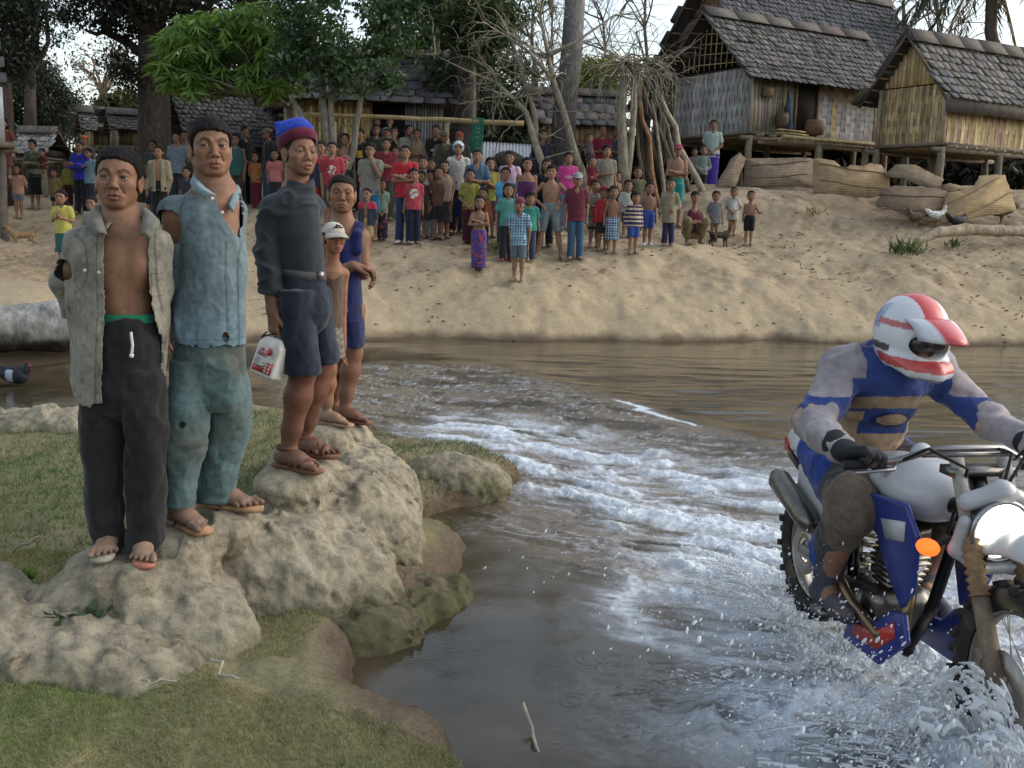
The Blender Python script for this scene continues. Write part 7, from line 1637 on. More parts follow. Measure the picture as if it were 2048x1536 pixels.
frond((.35, -.2, -.6), 2.0, 1.3, (.20, .13, .065)); frond((-.5, -.4, -.3), 1.9, 1.3, (.16, .11, .055))
print('trees', round(time.time() - T0, 1))
# ================================================================ things on the far bank and in the river
def on(px, Y): x = at_y(px, 400, Y)[0]; return np.array([x, Y, tz(x, Y)])
rp = np.random.default_rng(23)
# poles leaning together beside the pollarded tree
top = PT(1275, 165, 21.6)
for i, (px, tx, Y, r, c) in enumerate([(1290, 1272, 20.9, .05, (.15, .11, .08)), (1322, 1282, 20.8, .055, (.26, .15, .08)), (1335, 1300, 20.9, .05, (.24, .21, .16)), (1345, 1268, 21.2, .06, (.12, .10, .08)), (1352, 1310, 21.4, .06, (.16, .135, .11)), (1312, 1262, 21.5, .055, (.09, .075, .06)), (1366, 1290, 21.5, .065, (.14, .12, .10)), (1300, 1296, 21.6, .06, (.07, .06, .05)), (1380, 1306, 21.7, .06, (.19, .16, .125)), (1408, 1318, 21.2, .075, (.33, .28, .20)), (1330, 1285, 21.9, .06, (.06, .052, .045)), (1360, 1320, 22.0, .06, (.11, .09, .075)), (1318, 1312, 22.1, .065, (.05, .045, .04)), (1296, 1276, 22.0, .06, (.055, .045, .04))]):
    b = on(px, Y); e = PT(tx + rp.uniform(-8, 8), 165 + rp.uniform(-30, 45), 21.6); mb = MB(); mb.tube(limb_pts(b - [0, 0, .1], e, 7, .14), np.linspace(r, r * .6, 7), 8, c)
    labs = ['red brown pole second from the front of the leaning heap', 'pale knotty pole at the front of the leaning heap', 'thick pale pole lying at the right flank of the leaning heap']
    lab = {1: labs[0], 2: labs[1], 9: labs[2]}.get(i, 'dark weathered pole leaning in the heap beside the pollarded tree')
    obj('pole', mb, M['bark'], loc=b, label=lab, cat='pole', group='poles leaning together')
# bamboo mats round the houses
def mat(label, pts, Y0, Y1, col, th=.03, seed=1, holes=()):
    """outline in picture pixels, from Y0 at its lowest to Y1 at its highest edge, so that it leans back"""
    ys = [p[1] for p in pts]; lo, hi = max(ys), min(ys); base_ = np.array([at_y(x, y, Y0 + (Y1 - Y0) * (lo - y) / max(1, lo - hi)) for x, y in pts]); c = base_.mean(0)
    u, s_, vt = np.linalg.svd(base_ - c); n = vt[2] if vt[2][1] < 0 else -vt[2]; ax = np.array([vt[0], np.cross(n, vt[0]), n])
    q = (base_ - c) @ ax[:2].T; qq = []
    for i in range(len(q)):
        a, b = q[i], q[(i + 1) % len(q)]; k = max(2, int(np.linalg.norm(b - a) / .09)); nn = rp.normal(size=(k, 2)) * .007; nn[0] = 0; qq.append(a + (b - a) * (np.arange(k) / k)[:, None] + nn)
    mb = MB(); mb.prism(np.concatenate(qq), th, ax, c, col)
    L = np.ptp(q[:, 0]); H = np.ptp(q[:, 1])
    o = obj('bamboo_mat', mb, M['mat'], loc=c, smooth=False, label=label, cat='bamboo mat', group='bamboo mats fencing the houses')
    for k in (-.22, .18) if L > 1.2 and H > .5 else ():
        g = MB(); w_ = [p_ for p_ in q if abs(p_[1] - k * H) < H * .45]; a0, a1 = min(p_[0] for p_ in w_) * .86, max(p_[0] for p_ in w_) * .86; g.tube([c + ax[0] * (a0 + (a1 - a0) * t_) + ax[1] * (k * H + .015 * math.sin(t_ * 9 + k)) + ax[2] * (th / 2 + .004) for t_ in np.linspace(0, 1, 8)], .014, 5, np.asarray(col) * .55); bo = obj('batten', (g.V[0] - c, g.Q[0], g.T[0], g.C[0]), M['bamboo'], None); bo.parent = o; bo.location = (0, 0, 0)
    return o, c, ax
m, nt, b_ = newmat('bamboo_mat'); vec = texco(nt); wv = N(nt, 'ShaderNodeTexWave', Scale=9, Distortion=.9, Detail=3); wv.bands_direction = 'Z'; nt.links.new(vec, wv.inputs[0])
c = mix(nt, attr(nt), ramp(nt, noise(nt, 6, 6, .65, vec).outputs['Fac'], [(.3, .7), (.7, 1.2)]), 1, 'MULTIPLY'); c = mix(nt, c, ramp(nt, wv.outputs['Fac'], [(0, .8), (.5, 1.05)]), .6, 'MULTIPLY'); nt.links.new(c, b_.inputs['Base Color']); b_.inputs['Roughness'].default_value = .9; b_.inputs['Specular IOR Level'].default_value = .15; bump(nt, b_, wv.outputs['Fac'], .4, .02); M['mat'] = m
mat('brown mat folded like a tent under the woven house', [(1430, 372), (1470, 374), (1492, 318), (1480, 306), (1462, 318)], 21.2, 21.9, (.20, .15, .10))
mat('wide brown mat standing below the porch of the woven house', [(1492, 372), (1626, 372), (1626, 318), (1600, 316), (1488, 318)], 21.6, 21.9, (.22, .165, .115))
mat('tan mat with a ragged top edge beside the porch post', [(1626, 388), (1660, 386), (1700, 392), (1735, 396), (1756, 392), (1780, 378), (1778, 352), (1762, 330), (1740, 326), (1726, 333), (1700, 330), (1686, 338), (1668, 322), (1640, 317), (1626, 318)], 20.6, 20.9, (.30, .215, .125))
mat('dark brown mat slumped across the middle of the row', [(1752, 412), (1775, 414), (1830, 438), (1868, 444), (1880, 438), (1894, 384), (1862, 376), (1790, 372), (1762, 380)], 19.4, 20.2, (.165, .12, .08))
mat('curled ribbed mat lying on top of the dark brown mat', [(1768, 352), (1790, 330), (1828, 330), (1860, 346), (1888, 360), (1870, 378), (1838, 370), (1800, 356)], 20.3, 20.8, (.17, .135, .09))
mat('yellow brown mat patched in three bands at the right of the row', [(1882, 442), (1888, 446), (1960, 432), (2000, 428), (2032, 420), (2020, 384), (2010, 350), (1958, 352), (1948, 374), (1920, 382), (1894, 386), (1888, 410)], 19.3, 20.2, (.31, .225, .12))
mat('pale mat slipping behind the yellow brown one', [(1880, 372), (1900, 366), (1922, 380), (1945, 376), (1890, 392)], 20.4, 20.5, (.24, .18, .115))
# fallen logs
def log(label, pts, r, col, amp=.02, parent=None, mat_='bark', res=.03, colf=None):
    s = SDF(); P = [np.asarray(p, float) for p in pts]; s.chain(P, r, .06); lo, hi = s.bounds(); c = P[0].copy()
    return obj('log', mesh_sdf(lambda q, pad=.05: s(q, pad=pad + .05) + amp * fbm(q * np.array([.5, 1, 1]), 5, 4, 3), lo - .05, hi + .05, res, colf or col, margin=amp), M[mat_], loc=c, label=label, cat='log')
log('long pale log lying on the slope below the mats', [PT(1838, 481, 18.2), PT(1880, 464, 18.3), PT(1930, 459, 18.5), PT(2000, 462, 18.7), PT(2150, 466, 19)], [.07, .085, .10, .10, .10], (.33, .27, .19), .02)
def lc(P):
    n = fbm(P * np.array([.6, 1, 1]), 5, 4, 8); c = np.tile((.27, .265, .245), (len(P), 1)) * (1 + .5 * n)[:, None]; lowm = sstep(.30, .12, P[:, 2] + .10 * n) ; return c + (np.array([.035, .028, .022]) - c) * lowm[:, None]  # colour darkens towards the bottom of the log
log('huge grey driftwood log with a black underside in the shallows', [PT(-160, 665, 11.1), PT(0, 660, 11.2), PT(120, 652, 11.4), PT(230, 640, 11.7), PT(330, 612, 12.1)], [.24, .24, .27, .26, .20], None, .06, res=.03, colf=lc)
# banner on a bamboo bar
pa, pc = PT(597, 228, 21.6), PT(1048, 247, 21.6); g = on(1000, 21.6)
mb = MB(); mb.tube(limb_pts(pa, pc, 12, .018), np.linspace(.040, .055, 12), 8, (.40, .31, .16)); obj('bamboo_bar', mb, M['bamboo'], loc=pc, label='long bamboo bar slung across the path at head height', cat='bamboo bar')
for px in (893, 668): b = on(px, 21.65); mb = MB(); mb.tube([b, PT(px, 243, 21.65)], .05, 8, (.38, .30, .16)); obj('post', mb, M['bamboo'], loc=b, label={893: 'cut bamboo upright under the bar beside the black tee', 668: 'thin upright under the bar by the leafy tree'}[px], cat='post')
mb = MB(); G = []
for k, y in enumerate(np.linspace(236, 306, 12)): G.append([PT(x + (8 - 3.2 * k / 4) * .6 - 2, y, 21.55 + .03 * math.sin(k * .9 + x * .2)) for x in np.linspace(941, 966, 6)])
t = thing('banner', 'narrow green cloth banner with pale vertical lettering hanging from the bamboo bar', 'banner', PT(953, 300, 21.55)); mb.grid(np.array(G), (.025, .16, .10)); o = obj('cloth', mb, M['cloth'], t); o.modifiers.new('s', 'SOLIDIFY').thickness = .008
mb = MB()
for k in range(6):
    y = 245 + k * 10; cx = 954.5 + (8 - 3.2 * (k * 1.7) / 4) * .6 - 2
    for (x0, y0, x1, y1) in [[(-4, -3, 4, -3), (0, -3, 0, 3), (-3, 3, 3, 3)], [(-4, 2, 4, 2), (-3, -3, -3, 2), (3, -2, 3, 2)], [(-4, 0, 4, 0), (2, -3, 2, 3)], [(-4, -2, 4, -2), (-4, 2, 4, 2), (-1, -2, -1, 2)]][k % 4]: mb.beam(PT(cx + x0, y + y0, 21.49), PT(cx + x1, y + y1, 21.49), .014, .006, (.30, .45, .40))
obj('lettering', mb, M['paint'], t, smooth=False)
# baskets and bag on the walls, firewood on the porch
def basket(label, p, r, h, col, strap=0):
    t = thing('basket', label, 'basket', p); mb = MB(); mb.lathe([(0, 0), (r * .55, 0), (r * .9, h * .3), (r, h * .65), (r * .85, h), (r * .8, h), (r * .7, h * .5), (0, h * .1)], p, None, 18, col); obj('bowl', mb, M['bamboo'], t)
    if strap:
        mb = MB(); mb.tube([p + np.array([-r * .8, 0, h]), p + np.array([-.02, .03, h + strap]), p + np.array([r * .8, 0, h])], .012, 5, (.10, .08, .06)); obj('strap', mb, M['cloth'], t)
W2 = lambda x, z, o=.14: A2 + U0 * x - V0 * o + ZZ * z
basket('small round basket hanging by a cord high on the woven wall', W2(.35, .78), .15, .24, (.19, .135, .075), .35)
basket('brown lidded basket hanging low beside the blue cloth', W2(.86, .12), .17, .34, (.12, .08, .05), .25)
s = SDF(); p = W2(1.02, .05); s.chain([p + ZZ * .95, p + ZZ * .55 + U0 * .02, p + ZZ * .1 + U0 * .08], [.03, .085, .11], .05); lo, hi = s.bounds(); obj('cloth_bag', mesh_sdf(s, lo, hi, .025, (.045, .075, .11), disp=lambda P, n: .03 * fbm(P * np.array([1, 1, .3]), 9, 2, 3)), M['cloth'], loc=p, label='blue cloth bundle hanging on the woven wall', cat='cloth')
p = W2(1.75, .0, .35); mb = MB(); mb.lathe([(0, 0), (.22, 0), (.25, .2), (.21, .33), (.19, .35), (0, .33)], p, None, 18, (.17, .105, .065)); obj('basket', mb, M['bamboo'], loc=p, label='squat brown basket standing in front of the doorway', cat='basket')
for i in range(9):
    p = W2(.55 + .09 * (i % 5), -.06 + .07 * (i // 5), .62 + .02 * (i % 2)); mb = MB(); mb.beam(p - U0 * .3 + ZZ * rp.uniform(0, .03), p + U0 * .35, .07, .03, vary((.42, .31, .16))); obj('firewood', mb, M['wood'], loc=p, smooth=False, label='split pale firewood stick stacked on the porch edge', cat='firewood', group='firewood on the porch')
s = SDF(); p = PT(684, 285, 23.2); s.ell(p, (.13, .12, .26), None, .02); s.cap(p + ZZ * .2, p + ZZ * .38, .06, .035, .05); lo, hi = s.bounds(); obj('sack', mesh_sdf(s, lo, hi, .025, (.10, .085, .075)), M['cloth'], loc=p, label='dark sack hanging in front of the bamboo wall', cat='sack')
# small leafy plants
def plant(label, p, n, h, sp, c0, c1, ln=.2, wd=.03, up=1.2):
    t = thing('plant', label, 'plant', p); P = p + rp.normal(size=(n, 3)) * np.array([sp, sp * .6, 0]) + np.array([0, 0, 1]) * rp.uniform(0, h * .4, (n, 1)); A = unit(n) + np.array([0, 0, up]); f = rp.uniform(0, 1, (n, 1)); mb = MB(); leaves(mb, P, A, ln, wd, np.asarray(c0) * (1 - f) + np.asarray(c1) * f); obj('leaves', mb, M['leaf'], t, smooth=False)
    mb = MB(); mb.tube([p - [0, 0, .05], p + [0, 0, h * .5]], .006, 5, (.06, .08, .03)); obj('stem', mb, M['bark'], t)
plant('green spiky weed at the lower end of the pale log', on(1824, 17.9), 90, .3, .16, (.05, .07, .03), (.13, .16, .07), .28, .035)
plant('small bright weed between the mats and the pale log', on(1916, 18.6), 45, .25, .06, (.07, .10, .03), (.16, .2, .07), .16, .03)
plant('dry weed tuft by the sand step', on(1628, 20.1), 40, .2, .1, (.14, .12, .06), (.2, .18, .09), .16, .02)
plant('pale leafy weed among the children in front', on(1000, 16.6), 60, .35, .12, (.10, .11, .05), (.24, .25, .14), .14, .05)
plant('light green seedling beside the lowest boulder at the left edge', at_z(18, 1172, .16), 70, .12, .045, (.06, .13, .02), (.17, .26, .05), .05, .034, .6)
plant('tall thin seedling in front of the boulder by the black trousers', at_z(132, 1185, .22), 26, .16, .035, (.05, .10, .03), (.12, .18, .06), .045, .03, .8)
plant('wispy green stalk on the pale ridge of rock', np.array([*at_y(652, 960, 4.75)[:2], .34]), 22, .14, .012, (.07, .12, .03), (.14, .2, .06), .04, .012, 1.0)
plant('green weed clump where the boulders meet', at_z(185, 1235, .2), 40, .05, .05, (.025, .055, .03), (.06, .10, .05), .05, .035, .4)
# animals
def quad(label, name, cat, p, yaw, L, H, col, paint, tail, sc=1.0, head_up=.15):
    A = np.array(Matrix.Rotation(yaw, 3, 'Z')).T; t = thing(name, label, cat, p); W = lambda x, y, z: p + np.array([x, y, z]) * sc @ A
    s = SDF(); s.chain([W(-.26, 0, .36), W(-.05, 0, .345), W(.20, 0, .345)], np.array([.085, .085, .115]) * sc, .05 * sc); s.ell(W(.2, 0, .33), np.array([.12, .10, .13]) * sc, None, .04 * sc)
    hd = W(.40, 0, .52 + head_up * .3); s.chain([W(.24, 0, .38), W(.34, 0, .48), hd], np.array([.085, .065, .062]) * sc, .04 * sc); s.cap(hd, W(.53, 0, .49 + head_up * .3), .048 * sc, .026 * sc, .03 * sc)
    for e in (-1, 1):
        s.cap(W(.37, e * .035, .58 + head_up * .3), W(.36, e * .055, .66 + head_up * .3), .024 * sc, .006 * sc, .015 * sc)
        s.chain([W(.20, e * .065, .30), W(.19, e * .07, .17), W(.21, e * .07, .02)], np.array([.045, .028, .022]) * sc, .02 * sc); s.cap(W(.21, e * .07, .02), W(.25, e * .07, .015), .022 * sc, .018 * sc, .01)
        s.chain([W(-.24, e * .06, .33), W(-.17, e * .075, .22), W(-.31, e * .07, .14), W(-.27, e * .07, .02)], np.array([.075, .045, .025, .021]) * sc, .02 * sc); s.cap(W(-.27, e * .07, .02), W(-.23, e * .07, .015), .021 * sc, .017 * sc, .01)
    s.chain([W(*q) for q in tail], np.linspace(.032, .022, len(tail)) * sc, .015 * sc); lo, hi = s.bounds()
    def cf(P): q = (P - p) @ A.T / sc; return paint(q, np.tile(col, (len(P), 1)) * (1 + .2 * fbm(P, 20, 2, 2))[:, None])
    obj('body', mesh_sdf(s, lo, hi, .012, cf), M['fur'], t)
def p1(q, c): m = sstep(.43, .5, q[:, 0]) * (q[:, 2] > .4); c = c + (np.array([.03, .025, .02]) - c) * m[:, None]; m = sstep(.16, .05, q[:, 2]) * .6 + sstep(.3, .22, q[:, 2]) * (np.abs(q[:, 0]) < .15) * .5; return c + (np.array([.36, .31, .24]) - c) * m[:, None]
quad('fawn dog with a curled tail standing on the sandy slope at the left', 'dog', 'dog', on(42, 19.6), PI + .35, .9, .5, (.27, .17, .09), p1, [(-.32, 0, .40), (-.40, 0, .50), (-.36, 0, .58), (-.28, 0, .57)], .66)
def p2(q, c): m = (q[:, 0] > .33); c = c + (np.array([.20, .12, .06]) - c) * (m * .9)[:, None]; return c
quad('black and tan dog behind the toddler in the grey tee', 'dog', 'dog', on(1444, 18.7), .35, .9, .5, (.05, .04, .03), p2, [(-.32, 0, .40), (-.44, 0, .46), (-.5, 0, .55)], .62, .3)
def bird(label, name, p, yaw, col, head, comb, sc=1.0, legs=True, cat='chicken', wing=None, neck=.14):
    A = np.array(Matrix.Rotation(yaw, 3, 'Z')).T; t = thing(name, label, cat, p); z0 = .16 if legs else .03; W = lambda x, y, z: p + np.array([x, y, z]) * sc @ A
    s = SDF(); R = np.array(Matrix.Rotation(.2, 3, 'Y')).T @ A; s.ell(W(0, 0, z0 + .08), np.array([.15, .085, .09]) * sc, R, .03 * sc); s.ell(W(.08, 0, z0 + .08), np.array([.09, .08, .085]) * sc, None, .03 * sc)
    hd = W(.17, 0, z0 + .12 + neck); s.chain([W(.10, 0, z0 + .12), W(.155, 0, z0 + .11 + neck * .5), hd], np.array([.06, .036, .034]) * sc, .03 * sc); s.cap(hd, W(.235, 0, z0 + .10 + neck), .018 * sc, .006 * sc, .01 * sc)
    s.chain([W(-.10, 0, z0 + .10), W(-.19, 0, z0 + .16), W(-.25, 0, z0 + (.20 if legs else .14))], np.array([.06, .045, .015]) * sc, .03 * sc)
    if legs:
        for e in (-1, 1): s.chain([W(.01, e * .04, z0 + .02), W(.0, e * .04, z0 - .06), W(.02, e * .04, .01)], np.array([.03, .012, .010]) * sc, .01); s.cap(W(.02, e * .04, .01), W(.06, e * .045, .008), .010 * sc, .007 * sc, .005)
    lo, hi = s.bounds()
    def cf(P):
        q = (P - p) @ A.T / sc; c = np.tile(col, (len(P), 1)) * (1 + .3 * vnoise(P, 50, 2))[:, None]; m = (q[:, 2] > z0 + .09 + neck); c[m] = head; c[q[:, 0] > .20] = comb; c[q[:, 2] < z0 - .03] = (.25, .18, .06) if legs else col
        if wing is not None: m = (np.abs(q[:, 1]) > .06) & (np.abs(q[:, 0]) < .04); c[m] = wing
        return c
    obj('body', mesh_sdf(s, lo, hi, .009, cf), M['feather'], t)
    s = SDF(); s.cap(W(.15, 0, z0 + .155 + neck), W(.20, 0, z0 + .14 + neck), .010 * sc, .010 * sc); s.cap(W(.205, 0, z0 + .085 + neck), W(.20, 0, z0 + .06 + neck), .010 * sc, .008 * sc); lo, hi = s.bounds(); obj('comb', mesh_sdf(s, lo, hi, .005, comb), M['feather'], t)
bird('reddish brown hen walking left of the white one', 'chicken', on(1836, 19.5), PI, (.09, .05, .035), (.10, .05, .04), (.25, .05, .04), .9)
bird('white rooster with a red comb near the dark brown mat', 'chicken', on(1876, 19.5), .1, (.55, .53, .5), (.5, .45, .4), (.35, .05, .04), .95)
bird('black hen pecking beside the bright weed', 'chicken', on(1918, 19.3), .3, (.012, .012, .014), (.012, .012, .014), (.16, .04, .04), 1.05, neck=.06)
bird('speckled grey brown hen at the far end of the log', 'chicken', on(2008, 19.8), PI - .2, (.14, .11, .075), (.12, .09, .06), (.2, .05, .04), 1.25)
bird('black muscovy duck with a red face swimming behind the grey shirt', 'duck', at_z(28, 770, -.09), -.15, (.012, .013, .018), (.012, .012, .015), (.12, .02, .02), .95, False, 'duck', (.3, .36, .42), .07)
# litter: sticks, leaves and pebbles that lie about the banks
mb = MB(); n = 1700; P = []
while len(P) < n:
    px, Y = rp.uniform(-100, 2200), rp.uniform(13.9, 21.5); x = (px - 1024) / FPX * Y
    if fbm(np.array([[x, Y, 0]]), .6, 3, 44)[0] + rp.uniform(-.4, .4) > -.05: P.append((x, Y, 0))
P = np.array(P); P[:, 2] = terrain(P[:, 0], P[:, 1]) + .006; A = unit(n) * np.array([1, 1, .15]); f = rp.uniform(0, 1, (n, 1)); leaves(mb, P, A, .085, .03, np.array([.10, .075, .05]) * (1 - f) + np.array([.26, .20, .13]) * f)
obj('leaf_litter', mb, M['wood'], smooth=False, label='dry leaves and chips scattered over the sandy bank', cat='litter', kind='stuff')
for lab, a, b_, r in (('thin pale reed standing slantwise in the still pool', at_z(1046, 1405, -.02), at_z(1084, 1530, -.13), .006), ('bent dry twig lying on the lawn', at_z(418, 1318, .13), at_z(476, 1358, .13), .005), ('short dry twig on the lawn below the boulder', at_z(282, 1360, .13), at_z(352, 1362, .13), .004), ('dead stick in the dark grass behind the black trousers', at_z(25, 1105, .13), at_z(78, 1072, .2), .007)):
    mb = MB(); mb.tube(limb_pts(a, b_, 6, .5), r, 5, (.36, .32, .24)); obj('twig', mb, M['wood'], loc=a, label=lab, cat='twig')
# grass: the close-cropped lawn and the tufts on the ledges
def grass(n, ymax, name, lab, f, ln, wd, c0, c1):
    X, Y = rp.uniform(-6, 1.2, n * 6), rp.uniform(2.2, ymax, n * 6) ; sd = poly_sd(X, Y, SHORE); Z = terrain(X, Y); nz = fbm(np.stack([X, Y, 0 * X], 1), 1.3, 4, 33); k = f(X, Y, sd, Z, nz) & (np.abs(X / Y) < .62); i = np.nonzero(k)[0][:n]; P = np.stack([X[i], Y[i], Z[i] - .004], 1); A = unit(len(i)) * np.array([.8, .8, .3]) + np.array([0, 0, .9]); t = np.clip(.5 + nz[i] * 1.3 + rp.uniform(-.4, .4, len(i)), 0, 1)[:, None]
    mb = MB(); l = ln * rp.uniform(.5, 1.5, len(i)); leaves(mb, P, A, 1, 0, np.asarray(c0) * (1 - t) + np.asarray(c1) * t); V = mb.V[0].reshape(-1, 4, 3)
    S = np.cross(A, unit(len(i))); S /= np.linalg.norm(S, axis=1, keepdims=True); A = A / np.linalg.norm(A, axis=1, keepdims=True); w = (wd * rp.uniform(.7, 1.3, len(i)))[:, None]; l = l[:, None]; bend = unit(len(i)) * np.array([1, 1, 0]) * l * .35
    V[:, 0] = P - S * w / 2; V[:, 1] = P + S * w / 2; V[:, 2] = P + A * l + bend + S * w * .1; V[:, 3] = P + A * l + bend - S * w * .1; mb.V[0] = V.reshape(-1, 3)
    obj(name, mb, M['leaf'], smooth=False, label=lab, cat='grass', kind='stuff')
grass(110000, 4.6, 'lawn_grass', 'short cropped green and straw grass of the near bank', lambda X, Y, sd, Z, nz: (sd > .02) & (nz > -.42) & (sd + nz * .4 > .10), .020, .0030, (.27, .24, .13), (.15, .21, .065))
grass(26000, 8.2, 'bank_grass', 'darker grass sloping away behind the men', lambda X, Y, sd, Z, nz: (sd > .0) & (Y > 4.4) & (nz > -.35), .035, .005, (.13, .125, .05), (.06, .115, .03))
print('props', round(time.time() - T0, 1))
# ================================================================ the motorcycle and its rider
HB = math.radians(9); BF = np.array([math.sin(HB), -math.cos(HB), 0]); BL = np.array([math.cos(HB), math.sin(HB), 0]); RA = at_y(1640, 1098, 4.3)
def B(x, y, z): return RA + BF * x + BL * y + ZZ * z
BAX = np.array([BF, BL, ZZ])
MUD = np.array([.17, .13, .09])
def splat(c, a=.5, f=9, s=3):
    def g(P): m = sstep(.0, .45, fbm(P, f, 4, s) + a - .35)[:, None]; return np.asarray(c, float) + (MUD - np.asarray(c, float)) * m * .85
    return g
bt = thing('motorcycle', 'muddy white and blue trail motorcycle with its round headlight on, ploughing through the rapids', 'motorcycle', B(.7, 0, -.31))
def bobj(name, s, res, col, mat, parent=bt, disp=None):
    lo, hi = s.bounds(); return obj(name, mesh_sdf(lambda P, pad=.05: s(P, pad=pad), lo, hi, res, col, disp=disp), M[mat], parent)
def wheel(x, z, R, w, disc):
    hub = thing('wheel', None, None, B(x, 0, z)); hub.parent = bt; hub.location = Vector(B(x, 0, z) - LOC[bt.name])
    ax = np.array([BF, ZZ, BL]); mb = MB(); a = np.linspace(0, 2 * PI, 72, endpoint=False); pr = [(R - .085, -w * .34), (R - .05, -w * .5), (R - .022, -w * .48), (R - .012, -w * .28), (R - .008, 0), (R - .012, w * .28), (R - .022, w * .48), (R - .05, w * .5), (R - .085, w * .34)]
    mb.lathe([(r, y) for r, y in pr], B(x, 0, z), ax, 72, (.022, .021, .02)); G = mb.V[0]; mb.C[0] = splat((.022, .021, .02), .30, 12)(G).astype(np.float32)
    for i in range(30):
        q = i * 2 * PI / 30; d = BF * math.cos(q) + ZZ * math.sin(q); tdir = -BF * math.sin(q) + ZZ * math.cos(q)
        for y in ((-.30, .30) if i % 2 else (-.02, -.47, .47)): mb.box(B(x, 0, z) + d * (R - .006 - (.016 if abs(y) > .4 else 0)) + BL * y * w, (.012, .017, .013), np.array([d, BL, tdir]), (.03, .027, .024))
    obj('tyre', mb, M['rubber'], hub, smooth=False)
    mb = MB(); mb.lathe([(R - .088, -w * .30), (R - .10, -w * .26), (R - .10, w * .26), (R - .088, w * .30)], B(x, 0, z), ax, 64, (.26, .24, .20)); obj('rim', mb, M['metal'], hub)
    mb = MB()
    for i in range(28):
        q = i * 2 * PI / 28; sg = (-1, 1)[i % 2]; q2 = q + .25 * (1 if i % 4 < 2 else -1); mb.tube([B(x, sg * .03, z) + (BF * math.cos(q) + ZZ * math.sin(q)) * .035, B(x, sg * .006, z) + (BF * math.cos(q2) + ZZ * math.sin(q2)) * (R - .1)], .0022, 4, (.4, .38, .35), caps=False)
    obj('spokes', mb, M['metal'], hub)
    mb = MB(); mb.lathe([(0, -.07), (.04, -.07), (.045, -.04), (.028, -.03), (.028, .03), (.045, .04), (.04, .07), (0, .07)], B(x, 0, z), ax, 24, (.2, .19, .17)); obj('hub', mb, M['metal'], hub)
    mb = MB(); mb.lathe([(.055, 0), (disc, 0), (disc, .004), (.055, .004)], B(x, -.075, z), ax, 40, (.3, .28, .25)); obj('brake_disc', mb, M['metal'], hub)
wheel(0, 0, .31, .115, .11); wheel(1.40, .02, .335, .085, .13)
s = SDF()
for e in (-1, 1): s.chain([B(0, e * .085, 0), B(.25, e * .085, .015), B(.50, e * .06, .04)], [.028, .03, .035], .01)
s.cap(B(.33, -.08, .02), B(.33, .08, .02), .028, None, .02); bobj('swingarm', s, .008, splat((.25, .24, .22), .35), 'metal')
s = SDF(); s.chain([B(1.02, 0, .52), B(.85, 0, .44), B(.45, 0, .40), B(-.2, 0, .40)], [.028, .024, .022, .018], .015); s.chain([B(1.0, 0, .46), B(.88, .0, .08), B(.75, .0, -.14), B(.45, .0, -.14)], [.022, .022, .022, .022], .015)
for e in (-1, 1): s.chain([B(.45, e * .07, -.12), B(.46, e * .09, .10), B(.40, e * .07, .40)], [.024] * 3, .015); s.chain([B(.45, e * .08, .15), B(-.2, e * .08, .39)], [.016] * 2, .01)
bobj('frame', s, .009, splat((.03, .03, .035), .4), 'metal')
s = SDF(); s.rbox(B(.56, 0, -.03), (.155, .12, .10), BAX, .05, .02); s.ell(B(.52, -.10, -.03), (.10, .10, .085), None, .02); s.ell(B(.62, .09, -.02), (.09, .09, .08), None, .02); bobj('crankcase', s, .008, splat((.16, .15, .135), .45), 'metal')
mb = MB(); d = BF * .18 + ZZ * .98; d /= np.linalg.norm(d)
for i in range(8): c = B(.63, 0, .09) + d * i * .024; k = .078 - .004 * abs(i - 4); mb.box(c, (k, k * 1.05, .0055), np.array([BF, BL, d]), (.20, .185, .155))
mb.box(B(.63, 0, .09) + d * .085, (.05, .055, .10), np.array([BF, BL, d]), (.12, .11, .1)); mb.box(B(.66, 0, .30), (.06, .07, .03), BAX, (.2, .19, .17)); obj('cylinder', mb, M['metal'], bt, smooth=False)
mb = MB(); mb.tube([B(*p) for p in ((.74, -.05, .24), (.86, -.07, .16), (.88, -.10, .0), (.78, -.14, -.06), (.62, -.165, .0), (.42, -.165, .10), (.25, -.165, .18))], .021, 10, (.24, .17, .10)); mb.tube([B(*p) for p in ((.25, -.165, .18), (.20, -.17, .20), (-.08, -.18, .30), (-.12, -.18, .315))], [.03, .05, .052, .03], 14, (.17, .16, .14)); obj('exhaust', mb, M['metal'], bt)
def panel(name, poly, e, y0, tilt, col, deco, dcol):
    ax = np.array([BF, ZZ * math.cos(tilt) + BL * e * math.sin(tilt), BL * e * math.cos(tilt) - ZZ * math.sin(tilt)]); z0 = np.mean([p[1] for p in poly]); mb = MB(); mb.prism([(x, z - z0) for x, z in poly], .022, ax, B(0, e * y0, z0), col); V = mb.V[0]; mb.C[0] = splat(col, .05, 9, 6)(V).astype(np.float32)
    o = obj(name, mb, M['paint'], bt, smooth=False); md = o.modifiers.new('edge', 'BEVEL'); md.width = .007; md.segments = 3
    mb = MB(); mb.prism([(x, z - z0) for x, z in deco], .004, ax, B(0, e * y0, z0) + ax[2] * .0125, dcol); obj('decal', mb, M['paint'], o, smooth=False)
s = SDF(); s.ell(B(.66, 0, .49), (.25, .14, .105), BAX, .02); s.ell(B(.80, 0, .50), (.15, .15, .11), BAX, .05); s.ell(B(.50, 0, .46), (.15, .095, .07), BAX, .05); s.cap(B(.72, 0, .58), B(.72, 0, .615), .045, .04, .02)
bobj('fuel_tank', s, .007, splat((.50, .52, .54), .08, 7, 5), 'paint')
